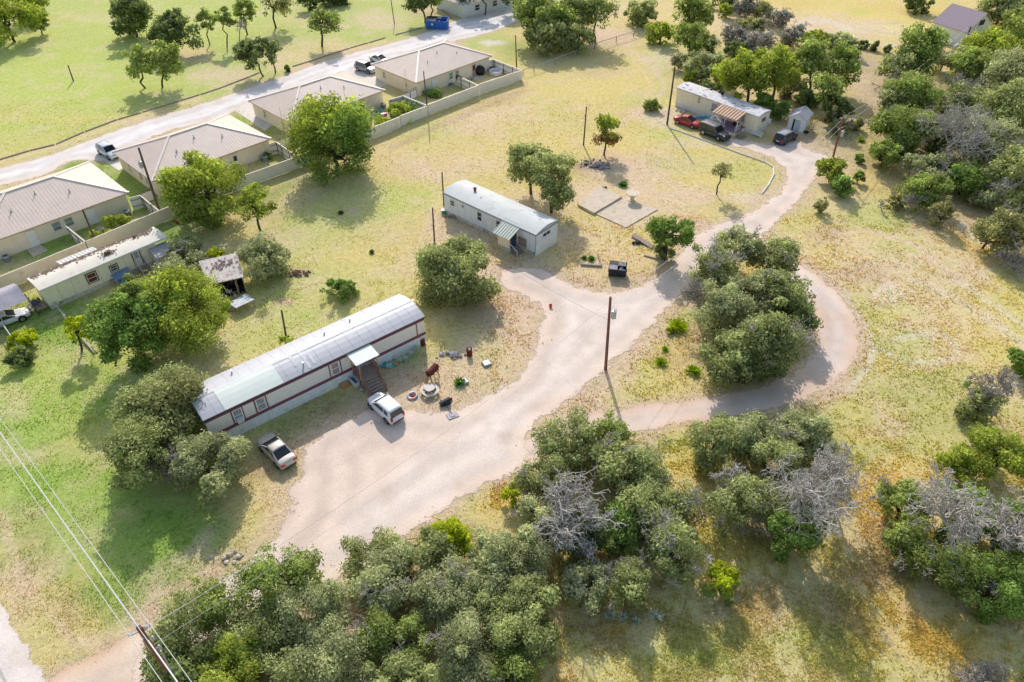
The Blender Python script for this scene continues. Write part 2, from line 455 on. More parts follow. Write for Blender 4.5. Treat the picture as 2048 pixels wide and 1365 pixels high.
# (cx, cy, rx, ry, colour, strength) in photograph pixels
BL = [
 # upper left lawn
 (330, 90, 560, 260, 'lawn', 1.0), (700, 30, 330, 90, 'lawn', 1.0), (120, 160, 260, 120, 'lime', .9), (350, 60, 200, 60, 'lime', .5), (40, 270, 160, 60, 'lime', .5),
 (620, 110, 130, 28, 'straw', .7), (440, 150, 70, 22, 'tan', .6), (380, 112, 50, 18, 'straw', .7), (190, 35, 50, 10, 'tan', .4), (760, 45, 60, 22, 'tan', .5), (610, 40, 60, 15, 'straw', .4),
 (200, 238, 260, 10, 'yel', .4), (520, 95, 50, 14, 'straw', .5), (860, 25, 40, 14, 'brown', .6), (930, 30, 60, 14, 'brown', .5), (1010, 22, 30, 14, 'brown', .4),
 (960, 84, 80, 28, 'lawn', .9), (985, 86, 28, 6, 'white', .9), (1030, 110, 30, 30, 'green', .6), (1170, 10, 120, 20, 'lawn', .8), (1240, 15, 14, 4, 'white', .8),
 (1220, 75, 70, 28, 'pink', .9), (1290, 20, 120, 25, 'straw', .7),
 # strip between lane and houses, yards
 (150, 340, 60, 40, 'green', 1), (240, 370, 60, 40, 'green', .9), (90, 480, 260, 60, 'green', .9), (475, 245, 60, 30, 'green', .9), (340, 400, 90, 50, 'green', .8),
 (545, 262, 60, 22, 'green', .8), (720, 190, 60, 22, 'green', .8), (690, 165, 40, 14, 'lawn', .8), (790, 220, 60, 26, 'green', .9), (900, 180, 80, 30, 'green', .9), (1000, 150, 50, 22, 'green', .5),
 (545, 315, 40, 18, 'green', .7), (640, 330, 60, 26, 'green', .6), (260, 450, 60, 24, 'lawn', .5),
 # meadow
 (900, 280, 420, 130, 'meadow', 1.0), (1150, 190, 220, 90, 'meadow', .9), (1150, 165, 170, 55, 'yel', .6), (1270, 160, 60, 50, 'yel', .5), (1300, 200, 60, 16, 'lawn', .5), (1320, 130, 20, 60, 'lawn', .45), (1185, 140, 60, 14, 'brown', .25),
 (700, 400, 140, 60, 'lawn', .6), (640, 450, 120, 60, 'lawn', .55), (800, 395, 70, 30, 'lime', .55), (860, 260, 90, 26, 'lawn', .35), (1000, 235, 90, 20, 'tan', .5), (960, 262, 60, 14, 'pink', .4),
 (800, 320, 60, 18, 'pink', .45), (900, 330, 70, 30, 'tan', .45), (700, 330, 50, 16, 'brown', .4), (780, 300, 60, 20, 'straw', .5), (1010, 205, 34, 14, 'brown', .35), (620, 385, 50, 26, 'brown', .35), (520, 420, 80, 30, 'brown', .35), (340, 470, 60, 26, 'green', .6),
 (900, 560, 380, 90, 'meadow', .9), (620, 560, 160, 80, 'lawn', .6), (700, 520, 90, 40, 'yel', .5), (760, 600, 110, 40, 'weedp', .7), (560, 640, 90, 60, 'lawn', .7), (660, 640, 80, 30, 'lawn', .5), (570, 605, 26, 9, 'pink', .8),
 (600, 545, 30, 12, 'brown', .6), (470, 690, 100, 40, 'lawn', .6), (440, 735, 80, 22, 'straw', .5), (380, 740, 60, 30, 'brown', .5),
 (860, 515, 70, 30, 'tan', .55), (950, 470, 90, 40, 'tan', .6), (1000, 540, 90, 35, 'pink', .7), (930, 440, 60, 20, 'brown', .45), (905, 450, 60, 24, 'pink', .5), (1050, 430, 110, 50, 'tan', .6), (1130, 500, 120, 60, 'straw', .8), (1180, 545, 80, 30, 'tan', .6), (1240, 520, 110, 50, 'straw', .6),
 (1150, 380, 60, 30, 'tan', .6), (1190, 340, 60, 26, 'brown', .7), (1192, 331, 42, 14, 'ash', 1.0), (1250, 350, 100, 40, 'tan', .7), (1330, 400, 110, 40, 'tan', .7), (1290, 320, 90, 22, 'pink', .5), (1370, 330, 90, 22, 'lawn', .35), (1420, 300, 60, 16, 'yel', .5),
 (1440, 360, 90, 40, 'yel', .5), (1480, 345, 60, 28, 'lawn', .45), (1480, 395, 40, 12, 'white', .4), (1340, 270, 60, 14, 'lime', .5), (1330, 235, 40, 20, 'white', .5), (1290, 225, 50, 16, 'tan', .5), (1200, 290, 120, 30, 'yel', .5), (1060, 300, 100, 22, 'yel', .4), (1100, 560, 60, 20, 'pink', .5),
 (1090, 575, 80, 26, 'pink', .9), (1010, 560, 50, 22, 'white', .5), (1060, 620, 60, 40, 'pink', .7), (930, 470, 40, 18, 'pink', .6), (1135, 470, 60, 30, 'pink', .5), (1240, 590, 90, 14, 'pink', .8), (1360, 455, 60, 26, 'pink', .7), (1250, 445, 60, 20, 'tan', .6), (960, 425, 70, 30, 'brown', .35), (820, 345, 50, 18, 'pink', .5), (990, 330, 60, 20, 'tan', .4), (560, 470, 60, 22, 'tan', .35), (1380, 290, 60, 12, 'white', .35),
 (760, 810, 90, 26, 'pink', .8), (690, 850, 70, 22, 'pink', .7), (640, 890, 50, 20, 'pink', .7), (720, 835, 110, 20, 'pink', .6), (870, 740, 60, 40, 'pink', .5), (1010, 690, 50, 60, 'pink', .6), (830, 810, 60, 30, 'pink', .7), (900, 800, 60, 40, 'tan', .7), (560, 1060, 50, 40, 'pink', .6),
 # below the middle trailer and around the long trailer
 (1020, 640, 90, 60, 'tan', .75), (950, 650, 80, 50, 'brown', .55), (910, 700, 90, 60, 'weedp', .7), (960, 740, 80, 60, 'tan', .6), (940, 780, 60, 30, 'lawn', .3), (840, 760, 90, 50, 'tan', .8), (790, 760, 60, 30, 'brown', .5), (880, 640, 30, 40, 'yel', .5),
 (700, 830, 120, 40, 'brown', .75), (620, 880, 80, 40, 'brown', .7), (600, 850, 60, 30, 'green', .45), (510, 930, 80, 50, 'brown', .6), (660, 800, 60, 20, 'green', .4), (800, 720, 50, 20, 'green', .4),
 (560, 1010, 70, 60, 'straw', .9), (480, 1040, 70, 60, 'meadow', .8), (440, 1100, 60, 40, 'brown', .4), (640, 960, 30, 30, 'tan', .6),
 # lower left lawn
 (150, 880, 330, 260, 'grl', 1.0), (120, 640, 190, 60, 'green', .9), (250, 640, 110, 60, 'green', .5), (90, 760, 150, 60, 'lime', .6), (230, 720, 60, 30, 'lime', .5), (200, 860, 120, 60, 'yel', .35), (130, 980, 180, 80, 'grl', .7), (180, 900, 100, 40, 'weedp', .5), (330, 1080, 140, 90, 'green', .9),
 (250, 1180, 140, 90, 'green', .8), (160, 1090, 140, 80, 'grl', .8), (350, 1010, 80, 60, 'green', .6), (60, 1100, 60, 90, 'brown', .35), (40, 1180, 40, 50, 'tan', .5), (90, 1250, 60, 60, 'weedp', .6), (130, 1220, 40, 50, 'brown', .4), (180, 1285, 60, 20, 'tan', .6), (160, 1320, 40, 20, 'green', .5), (20, 1060, 30, 40, 'lawn', .6),
 (390, 1190, 60, 30, 'brown', .4), (430, 1130, 60, 30, 'tan', .4), (30, 700, 50, 30, 'brown', .4),
 # bottom trees
 (600, 1260, 330, 140, 'pink', .9), (900, 1200, 220, 130, 'brown', .8), (900, 1060, 110, 36, 'brown', .55), (960, 1010, 90, 40, 'weedp', .6), (990, 1020, 50, 40, 'gold', .5), (1020, 960, 70, 26, 'brown', .5),
 # island and right side
 (1250, 740, 120, 70, 'weedp', .9), (1290, 700, 60, 60, 'lawn', .35), (1340, 720, 70, 50, 'gold', .45), (1200, 760, 60, 40, 'tan', .8), (1150, 800, 60, 24, 'tan', .8), (1260, 690, 40, 30, 'white', .35), (1360, 640, 50, 40, 'lawn', .5), (1480, 690, 130, 90, 'brown', .8), (1600, 690, 40, 50, 'brown', .6),
 (1850, 640, 330, 260, 'weedp', 1.0), (1700, 500, 130, 70, 'straw', .8), (1830, 560, 160, 60, 'tan', .6), (1750, 430, 110, 40, 'lawn', .55), (1680, 380, 60, 60, 'straw', .8), (1740, 360, 70, 40, 'gold', .6), (1650, 470, 60, 30, 'brown', .4), (1730, 545, 60, 26, 'brown', .4), (1800, 500, 90, 26, 'lawn', .4), (1900, 470, 90, 50, 'straw', .6), (1990, 620, 90, 60, 'yel', .5), (1780, 590, 34, 22, 'white', .5),
 (1940, 540, 60, 30, 'tan', .5), (1860, 680, 120, 40, 'tan', .5), (1800, 690, 60, 26, 'lawn', .4), (1980, 700, 80, 60, 'yel', .5), (1760, 760, 90, 50, 'straw', .5), (1850, 830, 200, 80, 'weed', .8), (1700, 830, 90, 40, 'yel', .4), (1640, 860, 90, 40, 'weed', .7), (1700, 900, 120, 50, 'weed', .6), (1720, 870, 60, 24, 'gold', .4), (1780, 860, 60, 20, 'tan', .45), (1990, 850, 60, 30, 'straw', .5), (2000, 780, 60, 40, 'tan', .5), (1870, 900, 120, 40, 'weedp', .5), (1800, 940, 50, 30, 'gold', .6), (1740, 1010, 40, 60, 'orange', .6), (1760, 960, 60, 26, 'straw', .5),
 # middle bottom right
 (1400, 920, 90, 60, 'weed', .8), (1370, 990, 60, 100, 'gold', .6), (1400, 1060, 60, 80, 'weedp', .6), (1440, 1120, 60, 50, 'gold', .5), (1330, 880, 110, 20, 'weed', .7), (1060, 1000, 60, 50, 'gold', .6), (1000, 1000, 40, 40, 'orange', .4),
 (1500, 1260, 620, 190, 'weedp', 1.0), (1560, 1300, 300, 70, 'weed', .6), (1250, 1250, 160, 50, 'brown', .5), (1130, 1200, 50, 60, 'orange', .6), (1160, 1320, 90, 40, 'weedp', .6), (1100, 1340, 70, 40, 'gold', .4), (1380, 1290, 120, 60, 'weed', .5), (1520, 1180, 90, 40, 'brown', .5), (1660, 1180, 120, 60, 'brown', .35), (1730, 1240, 120, 50, 'dark', .3),
 (1540, 1110, 90, 30, 'orange', .4), (1620, 1330, 160, 50, 'weedp', .7), (1470, 1230, 70, 60, 'yel', .35), (1800, 1200, 90, 50, 'gold', .6), (1760, 1080, 50, 50, 'orange', .55), (1850, 1290, 140, 50, 'gold', .7), (1960, 1290, 110, 50, 'gold', .6), (1900, 1240, 110, 30, 'orange', .5), (1980, 1340, 90, 30, 'white', .25), (1780, 1150, 50, 24, 'tan', .5), (2020, 1240, 50, 30, 'brown', .5), (1560, 1240, 40, 26, 'tan', .4), (1290, 1180, 50, 30, 'brown', .6), (1240, 1260, 60, 14, 'gold', .6), (1850, 1120, 120, 60, 'dark', .6), (1200, 1060, 150, 90, 'dark', .6), (1580, 1030, 100, 80, 'dark', .5), (1480, 1010, 40, 60, 'brown', .5),
 # top right
 (1700, 40, 420, 70, 'yel', 1.0), (1600, 50, 120, 40, 'straw', .8), (1680, 55, 120, 30, 'tan', .6), (1750, 65, 90, 20, 'white', .35), (1420, 40, 90, 30, 'straw', .8), (1460, 60, 80, 30, 'straw', .6), (1550, 10, 120, 20, 'gold', .5), (1800, 15, 120, 16, 'gold', .5), (1720, 25, 30, 8, 'lawn', .4), (1740, 110, 60, 60, 'orange', .35), (1735, 160, 30, 60, 'pink', .6), (1745, 200, 40, 60, 'tan', .6), (1330, 90, 60, 30, 'weedp', .6), (1330, 120, 40, 22, 'white', .3), (1700, 260, 60, 50, 'weedp', .8), (1660, 300, 70, 40, 'tan', .4), (1620, 240, 60, 60, 'brown', .5), (1480, 190, 160, 60, 'brown', .4), (1700, 220, 50, 40, 'straw', .5), (1660, 220, 60, 30, 'gold', .35), (1900, 230, 230, 170, 'dark', .7), (1950, 380, 140, 70, 'brown', .6), (1980, 470, 90, 60, 'gold', .4), (1880, 440, 90, 30, 'brown', .4), (1900, 100, 80, 60, 'gold', .5), (1560, 262, 60, 10, 'pink', .7), (1600, 280, 60, 16, 'brown', .5), (1440, 235, 90, 30, 'brown', .4),
]
# narrow worn lines: (points, half width px, colour, strength)
LN = [
 ([(1640, 545), (1690, 590), (1730, 650), (1746, 700), (1738, 735), (1705, 770), (1650, 800)], 5, 'white', .8), ([(1715, 610), (1735, 660), (1738, 700), (1715, 745)], 3, 'tan', .6),
 ([(1745, 690), (1800, 718), (1860, 728), (1905, 715), (1918, 695), (1890, 672), (1840, 668), (1790, 680)], 4, 'white', .6), ([(1815, 735), (1870, 738), (1920, 715)], 3, 'tan', .6),
 ([(1820, 560), (1900, 590), (1980, 640), (2060, 700)], 7, 'white', .5), ([(1880, 540), (1960, 590), (2060, 660)], 6, 'white', .45), ([(1700, 520), (1780, 500), (1860, 520), (1930, 560)], 4, 'tan', .6), ([(1660, 470), (1740, 462), (1830, 490), (1900, 540)], 4, 'tan', .9),
 ([(1920, 450), (1950, 475), (1990, 500), (2050, 560)], 7, 'white', .6), ([(1660, 560), (1720, 530), (1800, 525)], 3, 'white', .4), ([(1900, 800), (1960, 780), (2050, 760)], 4, 'tan', .5),
 ([(1250, 90), (1300, 130), (1330, 170), (1310, 210), (1240, 250)], 5, 'tan', .55), ([(1240, 100), (1285, 140), (1308, 175), (1285, 205)], 4, 'straw', .5),
 ([(1240, 370), (1330, 395), (1400, 380), (1460, 400), (1510, 400)], 8, 'tan', .55), ([(1200, 300), (1300, 340), (1400, 400)], 8, 'pink', .45), ([(860, 460), (900, 480), (960, 520), (1020, 560)], 8, 'tan', .55), ([(1040, 420), (1180, 520), (1300, 560)], 5, 'tan', .4),
 ([(880, 225), (960, 205), (1040, 200)], 3, 'orange', .3), ([(900, 235), (1000, 215), (1080, 214)], 3, 'tan', .4), ([(940, 210), (1010, 190), (1070, 180)], 3, 'brown', .35), ([(780, 300), (880, 250), (1040, 185), (1050, 170)], 7, 'brown', .5),
 ([(0, 1030), (30, 1110), (60, 1180), (110, 1240), (150, 1290)], 9, 'tan', .65), ([(330, 470), (560, 380), (640, 345)], 9, 'deep', .4), ([(1700, 60), (1650, 40), (1600, 45)], 5, 'white', .5), ([(1620, 60), (1700, 85), (1790, 90)], 5, 'white', .4),
 ([(60, 905), (150, 860), (260, 800)], 4, 'green', .5), ([(100, 960), (200, 920), (300, 850)], 4, 'green', .4), ([(0, 325), (120, 290), (240, 247), (400, 198)], 5, 'straw', .8), ([(590, 140), (700, 100), (770, 84)], 5, 'straw', .7),
]
def ground_color(x, y):
    px, py = proj_np(x, y, np.zeros_like(x))
    n1 = fbm(x, y, 0.10, 1); n2 = fbm(x, y, 0.35, 2); n3 = fbm(x, y, 1.1, 3)
    col = np.ones(x.shape + (3,)) * GL['meadow']
    wob = (n1 - .5) * 0.9 + (n2 - .5) * 0.8 + (n3 - .5) * 0.35
    for cx, cy, rx, ry, c, s in BL:
        ex = np.abs(px - cx) / rx; ey = np.abs(py - cy) / ry
        ok = (ex < 1.9) & (ey < 1.9)
        d = np.sqrt(ex[ok] ** 2 + ey[ok] ** 2)
        wgt = np.clip((1.25 - d + wob[ok]) / 0.75, 0, 1) * s
        col[ok] = col[ok] * (1 - wgt[:, None]) + GL[c] * wgt[:, None]
    for pts, hw, c, s in LN:
        xs = [p[0] for p in pts]; ys = [p[1] for p in pts]
        ok = (px > min(xs) - 30) & (px < max(xs) + 30) & (py > min(ys) - 30) & (py < max(ys) + 30)
        if ok.any():
            d = ldist(px[ok], py[ok], pts) / hw
            wgt = np.clip((1.35 - d + wob[ok] * 1.2) / 0.8, 0, 1) * s
            col[ok] = col[ok] * (1 - wgt[:, None]) + GL[c] * wgt[:, None]
    # bare soil beside the dirt roads
    for pl, wd in ((MAINw, 2.2), (LOOPw, 1.6), (DRIVEw, 1.5), (LANEw, 1.5)):
        ok = (py > -50) & (py < 1500)
        d = np.full(x.shape, -99.0)
        d[ok] = sdist(x[ok], y[ok], pl)
        wgt = np.clip(1 + d / wd + wob * 1.3, 0, 1) * 0.8
        col = col * (1 - wgt[..., None]) + np.array(lin((222, 196, 170))) * wgt[..., None]
    # clumpy hue drift: dry patches, greener patches
    g = np.clip((n2 - .5) * 4.0, 0, 1) * 0.4
    col = col * (1 - g[..., None]) + GL['tan'] * g[..., None]
    g = np.clip((fbm(x, y, 0.5, 9) - .58) * 4.0, 0, 1) * 0.35
    col = col * (1 - g[..., None]) + col * np.array([.72, .88, .55]) * g[..., None]
    g = np.clip((fbm(x * .8 + y * .6, (y * .8 - x * .6) * 3.2, 0.11, 15) - .52) * 5, 0, 1) * 0.32     # mowing and runoff streaks
    col = col * (1 - g[..., None]) + col * np.array([.92, .96, .76]) * g[..., None]
    return col

def axis(lo, hi, step, far, grow=1.25):
    a = list(np.arange(lo, hi + step, step))
    s = step
    while a[-1] < far: s *= grow; a.append(a[-1] + s)
    s = step; pre = []; t = a[0]
    while t > -far: s *= grow; t -= s; pre.append(t)
    return np.array(pre[::-1] + a)
gx = axis(-128, 128, 0.42, 2500); gy = axis(17, 196, 0.42, 2500)
X, Y = np.meshgrid(gx, gy, indexing='ij')
gc = ground_color(X.ravel(), Y.ravel())
idx = np.arange(X.size).reshape(X.shape)
gf = np.stack([idx[:-1, :-1].ravel(), idx[1:, :-1].ravel(), idx[1:, 1:].ravel(), idx[:-1, 1:].ravel()], 1)
gv = np.stack([X.ravel(), Y.ravel(), np.zeros(X.size)], 1)

gm = bpy.data.materials.new('meadow ground'); gm.use_nodes = True
n, l = gm.node_tree.nodes, gm.node_tree.links
b = n['Principled BSDF']; b.inputs['Roughness'].default_value = 1.0; b.inputs['Specular IOR Level'].default_value = 0.05
at = n.new('ShaderNodeVertexColor'); at.layer_name = 'Col'; tc = n.new('ShaderNodeTexCoord')
def gn(s, d, r, dist=0.0):
    q = n.new('ShaderNodeTexNoise'); q.inputs['Scale'].default_value = s; q.inputs['Detail'].default_value = d
    q.inputs['Roughness'].default_value = r; q.inputs['Distortion'].default_value = dist
    l.new(tc.outputs['Object'], q.inputs['Vector']); return q.outputs[0]
def gr(i, a, b_, c, d):
    q = n.new('ShaderNodeMapRange'); q.inputs[1].default_value = a; q.inputs[2].default_value = b_; q.inputs[3].default_value = c; q.inputs[4].default_value = d
    l.new(i, q.inputs[0]); return q.outputs[0]
f1 = gn(1.6, 7, .8, .15); f2 = gn(6.0, 4, .75, .0); f3 = gn(2.6, 6, .85, .3)
mm = n.new('ShaderNodeMath'); mm.operation = 'MULTIPLY'
l.new(gr(f1, .3, .7, .74, 1.2), mm.inputs[0]); l.new(gr(f2, .3, .7, .78, 1.18), mm.inputs[1])
v = n.new('ShaderNodeVectorMath'); v.operation = 'SCALE'; l.new(at.outputs[0], v.inputs[0]); l.new(mm.outputs[0], v.inputs['Scale'])
mx = n.new('ShaderNodeMix'); mx.data_type = 'RGBA'; mx.blend_type = 'MULTIPLY'
l.new(gr(f3, .54, .66, 0, .65), mx.inputs[0]); l.new(v.outputs[0], mx.inputs[6]); mx.inputs[7].default_value = (.66, .72, .52, 1)
l.new(mx.outputs[2], b.inputs['Base Color'])
bp = n.new('ShaderNodeBump'); bp.inputs['Strength'].default_value = .9; bp.inputs['Distance'].default_value = .14
l.new(f1, bp.inputs['Height']); l.new(bp.outputs[0], b.inputs['Normal'])
tag(np_mesh('ground', gv, gf, gm, np.concatenate([gc, np.ones((len(gc), 1))], 1)), 'dry and green mown grassland around the trailers', kind='structure')
del X, Y, gc, gf, gv

# concrete pads and slabs
conc = mat('concrete', lin((214, 198, 178)), .9, var=.08, scale=1.5, bump=.1, dirt=.35, dirtcol=lin((190, 160, 128)))
concl = mat('pale concrete', lin((226, 216, 204)), .9, var=.06, scale=1.5, dirt=.2, dirtcol=lin((196, 180, 160)))
def pad(name, label, pts, h, m, z0=0.0, cat='slab'):
    q = plan(pts, h); n_ = len(q)
    mb = MB(); mb.add([(x, y, z0) for x, y in q] + [(x, y, h) for x, y in q], [tuple(range(n_, 2 * n_))] + [(i, (i + 1) % n_, n_ + (i + 1) % n_, n_ + i) for i in range(n_)])
    o = mb.build(name, m)
    return tag(o, label, cat)
pad('concrete_slab', 'upper concrete slab with a thick raised edge below the grey trailer tree', [(1155, 408), (1188, 426), (1244, 393), (1199, 372)], .34, conc)
pad('concrete_slab', 'lower wide tan concrete slab carrying the wooden cable spool', [(1190, 427), (1252, 455), (1315, 419), (1247, 394)], .12, conc)
for k, (pts, lb) in enumerate([([(192, 312), (222, 300), (262, 322), (238, 342)], 'concrete parking pad under the silver car by the second duplex'),
                  ([(470, 222), (498, 208), (556, 240), (530, 262)], 'white concrete pad between the second and third duplex'),
                  ([(690, 150), (728, 132), (800, 160), (758, 176)], 'concrete parking pad beside the fourth duplex')]):
    tag(pad('driveway_pad', lb, pts, .045, concl), group=None)
for pts, lb in [([(52, 498), (78, 488), (95, 500), (66, 514)], 'small patio slab at the left white door of the nearest duplex'),
                ([(190, 455), (212, 446), (228, 458), (204, 467)], 'small patio slab at the right white door of the nearest duplex'),
                ([(462, 330), (490, 320), (502, 330), (478, 340)], 'small patio slab behind the second duplex'),
                ([(735, 232), (758, 220), (775, 230), (750, 242)], 'small patio slab behind the third duplex'),
                ([(936, 155), (958, 146), (974, 153), (952, 162)], 'small patio slab behind the farthest duplex')]:
    tag(pad('patio_slab', lb, pts, .06, conc), group='patio slabs behind the duplexes')
# ------------------------------------------------------------------ shared building parts
m_roofm = mat('tan standing seam metal', lin((245, 222, 206)), .5, 0, var=.04, scale=.8, spec=.4, dirt=.15, dirtcol=lin((220, 200, 186)))
m_wallc = mat('cream metal siding', lin((244, 232, 214)), .6, var=.04, scale=1.0, dirt=.2, dirtcol=lin((226, 210, 188)))
m_fence = mat('white metal fence', lin((246, 238, 228)), .55, var=.04, scale=1.0, dirt=.25, dirtcol=lin((228, 212, 194)), dscale=.8)
m_white = mat('white paint', lin((228, 226, 226)), .5, var=.05, scale=4)
m_frame = mat('dark steel', (.05, .045, .05), .6)
m_glass = mat('dark window glass', (.04, .05, .06), .08, var=.3, scale=2, spec=.8)
m_glassg = mat('green grey window glass', (.22, .28, .26), .1, var=.3, scale=2, spec=.8)
m_glassl = mat('pale window glass', (.35, .38, .42), .1, var=.35, scale=5, spec=.8)
m_wood = mat('weathered wood', lin((168, 150, 140)), .9, var=.25, scale=6, bump=.2)
m_woodr = mat('maroon brown stained wood', lin((146, 108, 106)), .85, var=.25, scale=6)
m_tan = mat('tan timber', lin((190, 160, 124)), .85, var=.2, scale=5)
m_rust = mat('rusty drum steel', lin((110, 46, 40)), .8, var=.4, scale=5, dirt=.3, dirtcol=lin((70, 40, 34)))
m_black = mat('black plastic', (.02, .02, .022), .5)
m_rubber = mat('tyre rubber', (.025, .025, .025), .9)
m_rim = mat('alloy rim', (.45, .45, .46), .35, .6)
m_red = mat('red lamp plastic', lin((190, 30, 36)), .3)
m_lampw = mat('clear lamp plastic', (.7, .72, .75), .15, spec=.8)
m_ac = mat('grey condenser metal', lin((170, 174, 172)), .6, var=.2, scale=6)
m_brick = mat('patchy grey skirting', lin((214, 206, 200)), .9, var=.3, scale=4, dirt=.4, dirtcol=lin((120, 106, 100)), bump=.2)
m_gray = mat('galvanised metal', lin((190, 194, 200)), .5, .3, var=.12, scale=3)
m_junk = mat('dark clutter', (.05, .045, .05), .9, var=.6, scale=3)

def window(parent, x, y, z, w, h, fmat, gmat, rz=0.0, mull='h', ft=0.09, depth=.07):
    """window centred on (x, y, z) on a wall whose outside faces local -y turned by rz"""
    X = Matrix.Translation((x, y, z)) @ Matrix.Rotation(rz, 4, 'Z')
    f = MB(); f.xf = X
    f.box(-w / 2, -depth, -h / 2, -w / 2 + ft, .02, h / 2); f.box(w / 2 - ft, -depth, -h / 2, w / 2, .02, h / 2)
    f.box(-w / 2 + ft, -depth, -h / 2, w / 2 - ft, .02, -h / 2 + ft); f.box(-w / 2 + ft, -depth, h / 2 - ft, w / 2 - ft, .02, h / 2)
    if mull in ('h', 'x'): f.box(-w / 2 + ft, -depth * .8, -.03, w / 2 - ft, .02, .03)
    if mull in ('v', 'x'): f.box(-.03, -depth * .75, -h / 2 + ft, .03, .02, h / 2 - ft)
    fo = f.build('window', fmat, parent)
    g = MB(); g.xf = X; g.box(-w / 2 + ft * .9, -.03, -h / 2 + ft * .9, w / 2 - ft * .9, .015, h / 2 - ft * .9)
    g.build('pane', gmat, fo)
    return fo
def door(parent, x, y, z0, w, h, m, rz=0.0, fm=None, knob=True, glass=None):
    X = Matrix.Translation((x, y, z0)) @ Matrix.Rotation(rz, 4, 'Z')
    d = MB(); d.xf = X; d.box(-w / 2, -.05, 0, w / 2, .02, h)
    for a in (0, 1):
        d.box(-w / 2 + .12, -.065, .2 + a * h * .46, w / 2 - .12, -.048, h * .42 + a * h * .46)
    do = d.build('door', m, parent)
    f = MB(); f.xf = X
    f.box(-w / 2 - .1, -.075, 0, -w / 2, .02, h + .1); f.box(w / 2, -.075, 0, w / 2 + .1, .02, h + .1); f.box(-w / 2, -.075, h, w / 2, .02, h + .1)
    f.build('door_frame', fm or m, do)
    if knob:
        k = MB(); k.xf = X; k.blob((w / 2 - .12, -.1, h * .48), .05, jit=0); k.build('handle', m_gray, do)
    if glass:
        k = MB(); k.xf = X; k.box(-w / 2 + .18, -.075, h * .5, w / 2 - .18, -.05, h * .9); k.build('pane', glass, do)
    return do
def ribs(mb, x0, x1, y, z0, z1, step, mi=0, t=.03, wd=.05):
    x = x0 + step / 2
    while x < x1:
        mb.box(x - wd / 2, y - t, z0, x + wd / 2, y, z1, mi); x += step
def steps(mb, x0, x1, y0, n, rise, run, dirn=-1, mi=0):
    """n open treads going down from height n*rise, away along dirn*y"""
    for i in range(n):
        z = rise * (n - i); y = y0 + dirn * run * i
        mb.box(x0, min(y, y + dirn * run * 1.05), z - .06, x1, max(y, y + dirn * run * 1.05), z, mi)
def ac_unit(parent_frame, x, y, label):
    o, rz, _ = parent_frame
    p = o + Matrix.Rotation(rz, 3, 'Z') @ Vector((x, y, 0))
    t = thing('air_conditioner', label, 'air conditioner', p, rz, 'air conditioners behind the duplexes')
    a = MB(); a.lathe(0, 0, [(.42, .06), (.45, .1), (.45, .78), (.42, .84), (.3, .85)], 16); a.build('casing', m_ac, t, smooth=False)
    f = MB()
    for k in range(12):
        an = k * PI / 6; f.bar((0, 0, .87), (.36 * math.cos(an), .36 * math.sin(an), .87), .02, .02)
    f.lathe(0, 0, [(.08, .855), (.08, .89)], 10); f.build('fan_grille', m_frame, t)
    s = MB()
    for k in range(10): s.lathe(0, 0, [(.455, .14 + k * .06), (.465, .15 + k * .06), (.455, .17 + k * .06)], 16, cap=False)
    s.build('louvre', m_frame, t)
    b_ = MB(); b_.box(-.55, -.55, 0, .55, .55, .05); b_.build('base', conc, t)
    return t

